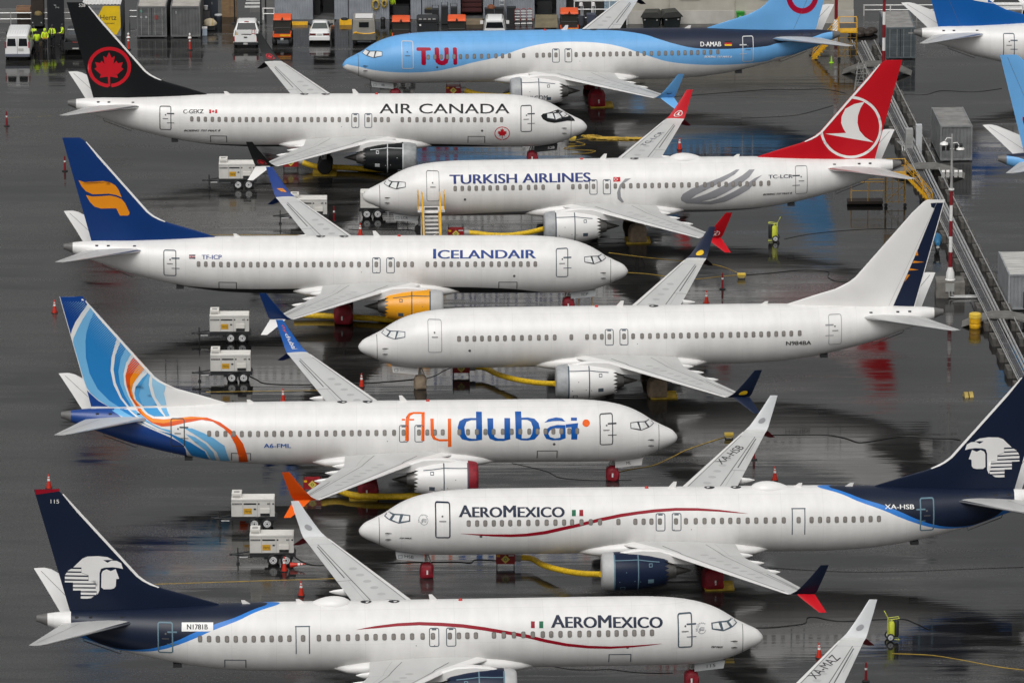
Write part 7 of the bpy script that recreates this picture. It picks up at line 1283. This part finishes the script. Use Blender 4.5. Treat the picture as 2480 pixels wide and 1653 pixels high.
for k, (x, l) in enumerate(((.55, 'red and white hand truck, left of three'), (1.05, 'red and white hand truck, middle of three'), (1.55, 'red and white hand truck beside the tan ramp'))):
    t = thing('hand_truck', (x, 541.5+.05*k, 0), l, 'hand truck', 0, 'red hand trucks by the right hand bay'); b = B()
    for s in (-.19, .19): rail(b, [(s, 0, .2), (s, .1, 1.15)], .03)
    rail(b, [(-.19, .1, 1.15), (0, .12, 1.25), (.19, .1, 1.15)], .03); b.build('frame', mat('hand_truck_red', (.32, .03, .02), .5), t); b = B()
    for z in (.35, .6, .85, 1.05): b.box((0, .02, z), (.42, .04, .06))
    b.box((0, -.15, .06), (.42, .3, .03)); b.build('cross_bar', P('white'), t); wheel(t, (-.25, .05, .16), .16, .08, 'X'); wheel(t, (.25, .05, .16), .16, .08, 'X')
t = thing('blue_grey_tote', (6.55, 540.0, 0), 'blue grey rubbish cart left of the sky blue airliner far wing', 'rubbish cart'); B().box((0, .3, .62), (.66, .7, .95), taper=1.1).build('tub', mat('tote_blue', (.06, .07, .10), .5), t); B().box((0, -.06, .75), (.25, .02, .1)).build('label', P('pale'), t); wheel(t, (-.3, 0, .12), .12, .07, 'X'); wheel(t, (.3, 0, .12), .12, .07, 'X')
for x, l in ((5.75, 'white mop heads standing in a grey bucket, taller one'), (6.75, 'white mop heads standing in the blue grey cart')):
    t = thing('mop_bundle', (x, 541.0, 0), l, 'mops', 0, 'mops stood upright'); b = B(); rail(b, [(0, 0, .1), (0, 0, 1.7)], .04); rail(b, [(.12, 0, .1), (.16, 0, 1.6)], .04); b.build('pole', P('pale'), t); b = B(); b.lathe([(.03, 1.55), (.17, 1.6), (.14, 1.85), (.02, 1.9)], n=10); b.build('head', P('white'), t, True); B().lathe([(.24, 0), (.28, .8)], (0.05, 0, 0), n=14).build('bucket', mat('bucket_grey', (.06, .065, .08), .5), t)
def dumpster(loc, label, rz):
    t = thing('dumpster', loc, label, 'dumpster', rz, 'black lidded dumpsters by the beige building'); B().prism([(-.62, .15), (.62, .15), (.75, 1.1), (-.75, 1.1)], -.55, .65, 'XZ').build('tub', mat('dumpster_black', (.012, .016, .016), .4, dirt=.2), t)
    b = B(); b.prism([(-.85, 1.08), (-.6, 1.45), (.5, 1.5), (.88, 1.1), (.88, 1.05), (-.85, 1.02)], -.68, .75, 'XZ'); b.build('lid', mat('dumpster_lid', (.04, .042, .038), .6, dirt=.3), t)
    for x in (-.5, .5): B().box((x, -.6, .85), (.12, .12, .1)).build('lift_pin', M_gear, t); wheel(t, (x, -.3, .1), .1, .08, 'X')
dumpster((11.5, 539.6, 0), 'black dumpster with sloping lid, left one by the beige wall', R(-8)); dumpster((13.05, 539.7, 0), 'black dumpster with sloping lid, right one by the beige wall', R(10))
t = thing('green_bin', (18.75, 540.8, 0), 'bright green wheeled bin against the beige wall', 'bin'); B().box((0, .1, .55), (.58, .5, .9), taper=1.08).build('body', M_green, t); B().box((0, .1, 1.05), (.68, .6, .1)).build('lid', M_green, t); B().box((0, -.18, .7), (.18, .02, .16)).build('label', P('pale'), t); wheel(t, (-.25, .35, .12), .12, .07, 'X'); wheel(t, (.25, .35, .12), .12, .07, 'X')
t = thing('blue_curtain_rack', (8.3, 542.2, 0), 'pale blue frosted panel beside the beige building', 'panel'); B().box((0, 0, 1.6), (1.3, .06, 1.6)).build('panel', mat('frosted_blue', (.28, .38, .46), .3, dirt=.5, scale=7), t); b = B(); rail(b, [(-.66, 0, 0), (-.66, 0, 2.4)], .04); rail(b, [(.66, 0, 0), (.66, 0, 2.4)], .04); b.build('post', M_dark, t)
simple('dark_screen', (7.2, 544.6, 0), 'dark fence screen behind the white railing', 'fence', lambda b: [b.box((0, 0, 1.5), (5.2, .08, 3.0))]+[b.box((-2.6+1.3*k, -.06, 1.5), (.07, .07, 3.1)) for k in range(5)], mat('screen_dark', (.03, .03, .028), .7, dirt=.5))
handrail((0, 543.9, 0), 29.0, 42.0, 'long white guard rail across the top right', 7, (.5, .9), P('white')); handrail((0, 535.6, 0), 32.7, 33.5, 'white rail ends behind the white tail cone at top right', 2, (.35, .7), P('white'))
simple('rubber_mats', (31.2, 539.0, 0), 'pile of brown hoses and rubber mats behind the dark container', 'pile', lambda b: [b.lathe([(.6-.05*k, .05+.1*k), (.7-.05*k, .1+.1*k), (.6-.05*k, .14+.1*k)], (0, .1*k, 0), n=18) for k in range(4)], mat('mat_brown', (.16, .10, .07), .8, dirt=.4))
simple('tarmac_patch_box', (28.2, 536.3, 0), 'heap of dark grey rubble bags beside the beige building corner', 'bags', lambda b: [b.lathe([(.1, 0), (.45, .1), (.5, .3), (.35, .5), (.05, .58)], (dx, dy, 0), n=10) for dx, dy in ((0, 0), (.7, .3), (.2, .9), (1.1, 1.0), (-.4, .6))], M_dkbrown)
# ---------------------------------------------------------------- people
def skinned(name, pts, edges, rad, m, parent, root=0):
    me = bpy.data.meshes.new(name); me.from_pydata(pts, edges, []); o = bpy.data.objects.new(name, me); COL.objects.link(o)
    md = o.modifiers.new('s', 'SKIN'); md.use_smooth_shade = True
    for v, r in zip(me.skin_vertices[0].data, rad): v.radius = (r, r) if not isinstance(r, tuple) else r
    me.skin_vertices[0].data[root].use_root = True
    o.modifiers.new('u', 'SUBSURF').levels = 1
    dg = bpy.context.evaluated_depsgraph_get(); me2 = bpy.data.meshes.new_from_object(o.evaluated_get(dg)); bpy.data.objects.remove(o)
    me2.materials.clear(); me2.materials.append(m); o = bpy.data.objects.new(name, me2); COL.objects.link(o); o.parent = parent; return o
def person(loc, rz, label, jacket, hood=None, arms=((.26, .02, 1.13), (.28, -.07, .90)), arms2=None, stride=.05, head_tilt=0, strap=None, h=1.0):
    t = thing('person', loc, label, 'person', rz, 'airport workers')
    a1, w1 = arms; a2, w2 = arms2 or ((-a1[0], a1[1], a1[2]), (-w1[0], w1[1], w1[2])); hd = head_tilt
    pts = [(0, 0, .96), (0, .01, 1.18), (0, .0, 1.40), (0, -.01, 1.50), (0, -.02+hd, 1.60), (0, -.02+hd, 1.72), (0, -.115+hd, 1.615),
           (.17, 0, 1.42), a1, w1, (-.17, 0, 1.42), a2, w2,
           (.10, 0, .90), (.11, -stride*.6, .50), (.11, -stride, .09), (.11, -stride-.14, .04), (-.10, 0, .90), (-.11, stride*.4, .50), (-.11, stride, .09), (-.11, stride-.14, .04)]
    ed = [(0, 1), (1, 2), (2, 3), (3, 4), (4, 5), (4, 6), (2, 7), (7, 8), (8, 9), (2, 10), (10, 11), (11, 12), (0, 13), (13, 14), (14, 15), (15, 16), (0, 17), (17, 18), (18, 19), (19, 20)]
    rd = [.14, .13, .13, .055, .085, .075, .018, .06, .042, .03, .06, .042, .03, .09, .06, .042, .035, .09, .06, .042, .035]
    for wi, a, w_ in ((9, a1, w1), (12, a2, w2)):
        d = (Vector(w_)-Vector(a)).normalized(); s = Vector((0, 1, 0)); n0 = len(pts); palm = Vector(w_)+d*.07; pts.append(tuple(palm)); ed.append((wi, n0)); rd.append((.038, .02))
        for k in range(4):
            q = palm+s*(-.03+.02*k)+d*.05; e = q+d*(.045+.01*(1-abs(k-1.3)))+Vector((0, -.012, 0)); i = len(pts); pts += [tuple(q), tuple(e)]; ed += [(n0, i), (i, i+1)]; rd += [.009, .008]
        q = Vector(w_)+d*.04+s*(-.05); i = len(pts); pts += [tuple(q), tuple(q+d*.04)]; ed += [(wi, i), (i, i+1)]; rd += [.011, .009]
    skinned('body', pts, ed, rd, M_skin, t)
    jp = [(0, 0, .88), (0, .01, 1.12), (0, 0, 1.36), (0, -.01, 1.49), (.185, 0, 1.42), a1, tuple(Vector(a1).lerp(Vector(w1), .9)), (-.185, 0, 1.42), a2, tuple(Vector(a2).lerp(Vector(w2), .9))]
    jk = skinned('jacket', jp, [(0, 1), (1, 2), (2, 3), (2, 4), (4, 5), (5, 6), (2, 7), (7, 8), (8, 9)], [(.20, .16), (.19, .16), (.19, .155), .07, .08, .062, .048, .08, .062, .048], jacket, t)
    skinned('trousers', [(0, 0, .94), (.10, 0, .86), (.11, -stride*.6, .50), (.11, -stride, .10), (-.10, 0, .86), (-.11, stride*.4, .50), (-.11, stride, .10)], [(0, 1), (1, 2), (2, 3), (0, 4), (4, 5), (5, 6)], [.15, .115, .09, .07, .115, .09, .07], M_cloth, t)
    for x, y in ((.11, -stride), (-.11, stride)): B().loft([[(x+.055*math.cos(a), y-.05+.14*math.sin(a), z) for a in [2*math.pi*j/10 for j in range(10)]] for z in (.0, .07, .11)]).build('boot', M_dark, t, True)
    B().loft([[(r*math.cos(a), .005+hd+r*1.1*math.sin(a), z) for a in [2*math.pi*j/12 for j in range(12)]] for z, r in ((1.56, .10), (1.66, .115), (1.74, .10), (1.79, .05))]).build('hood' if hood else 'cap', hood or M_dark, t, True)
    for s in (-.035, .035): B().lathe([(.004, -.012), (.012, 0), (.004, .012)], (s, -.105+hd, 1.645), 'Y', 8).build('eye', M_dark, t)
    if strap:
        for s in (-.1, .1): B().box((s, -.17, 1.22), (.05, .02, .5)).build('reflective_strap', strap, jk); B().box((s, .17, 1.22), (.05, .02, .5)).build('reflective_strap', strap, jk)
        B().box((0, -.175, 1.05), (.34, .02, .05)).build('reflective_strap', strap, jk)
    t.scale = (h, h, h); return t
SILV = mat('reflective_silver', (.55, .56, .5), .4)
person((-38.45, 533.9, 0), R(150), 'person in hi vis vest with silver straps, beside the white van', M_vest, None, strap=SILV)
person((-38.1, 531.9, 0), R(195), 'person in bright yellow jacket and black cap seen from behind, nearest the camera', M_vest, None, ((.27, -.03, 1.14), (.25, -.2, .98)), None, .08)
person((-37.5, 532.7, 0), R(5), 'person facing the camera in yellow hooded jacket with dark face mask', M_vest, M_vest, ((.27, -.02, 1.13), (.2, -.22, 1.02)), None, .04, strap=M_yellow)
person((-36.95, 533.6, 0), R(-20), 'tall person with dark cap and open hi vis jacket, fourth from the van', M_vest, None, ((.27, -.05, 1.14), (.14, -.25, 1.15)), None, .03, h=1.06, strap=M_cloth)
person((-36.2, 534.4, 0), R(-70), 'person in hi vis vest striding beside the dark truck', M_vest, None, ((.34, -.2, 1.12), (.3, -.42, 1.1)), ((-.34, .1, 1.1), (-.36, .02, .88)), .3, strap=M_cloth)
person((-9.75, 544.2, .12), R(170), 'person in hi vis jacket standing in the second shed bay', M_vest, None)
person((4.45, 537.9, 0), R(180), 'person in dark jacket with lime cross straps behind the right hand orange cart', M_cloth, None, strap=M_lime)
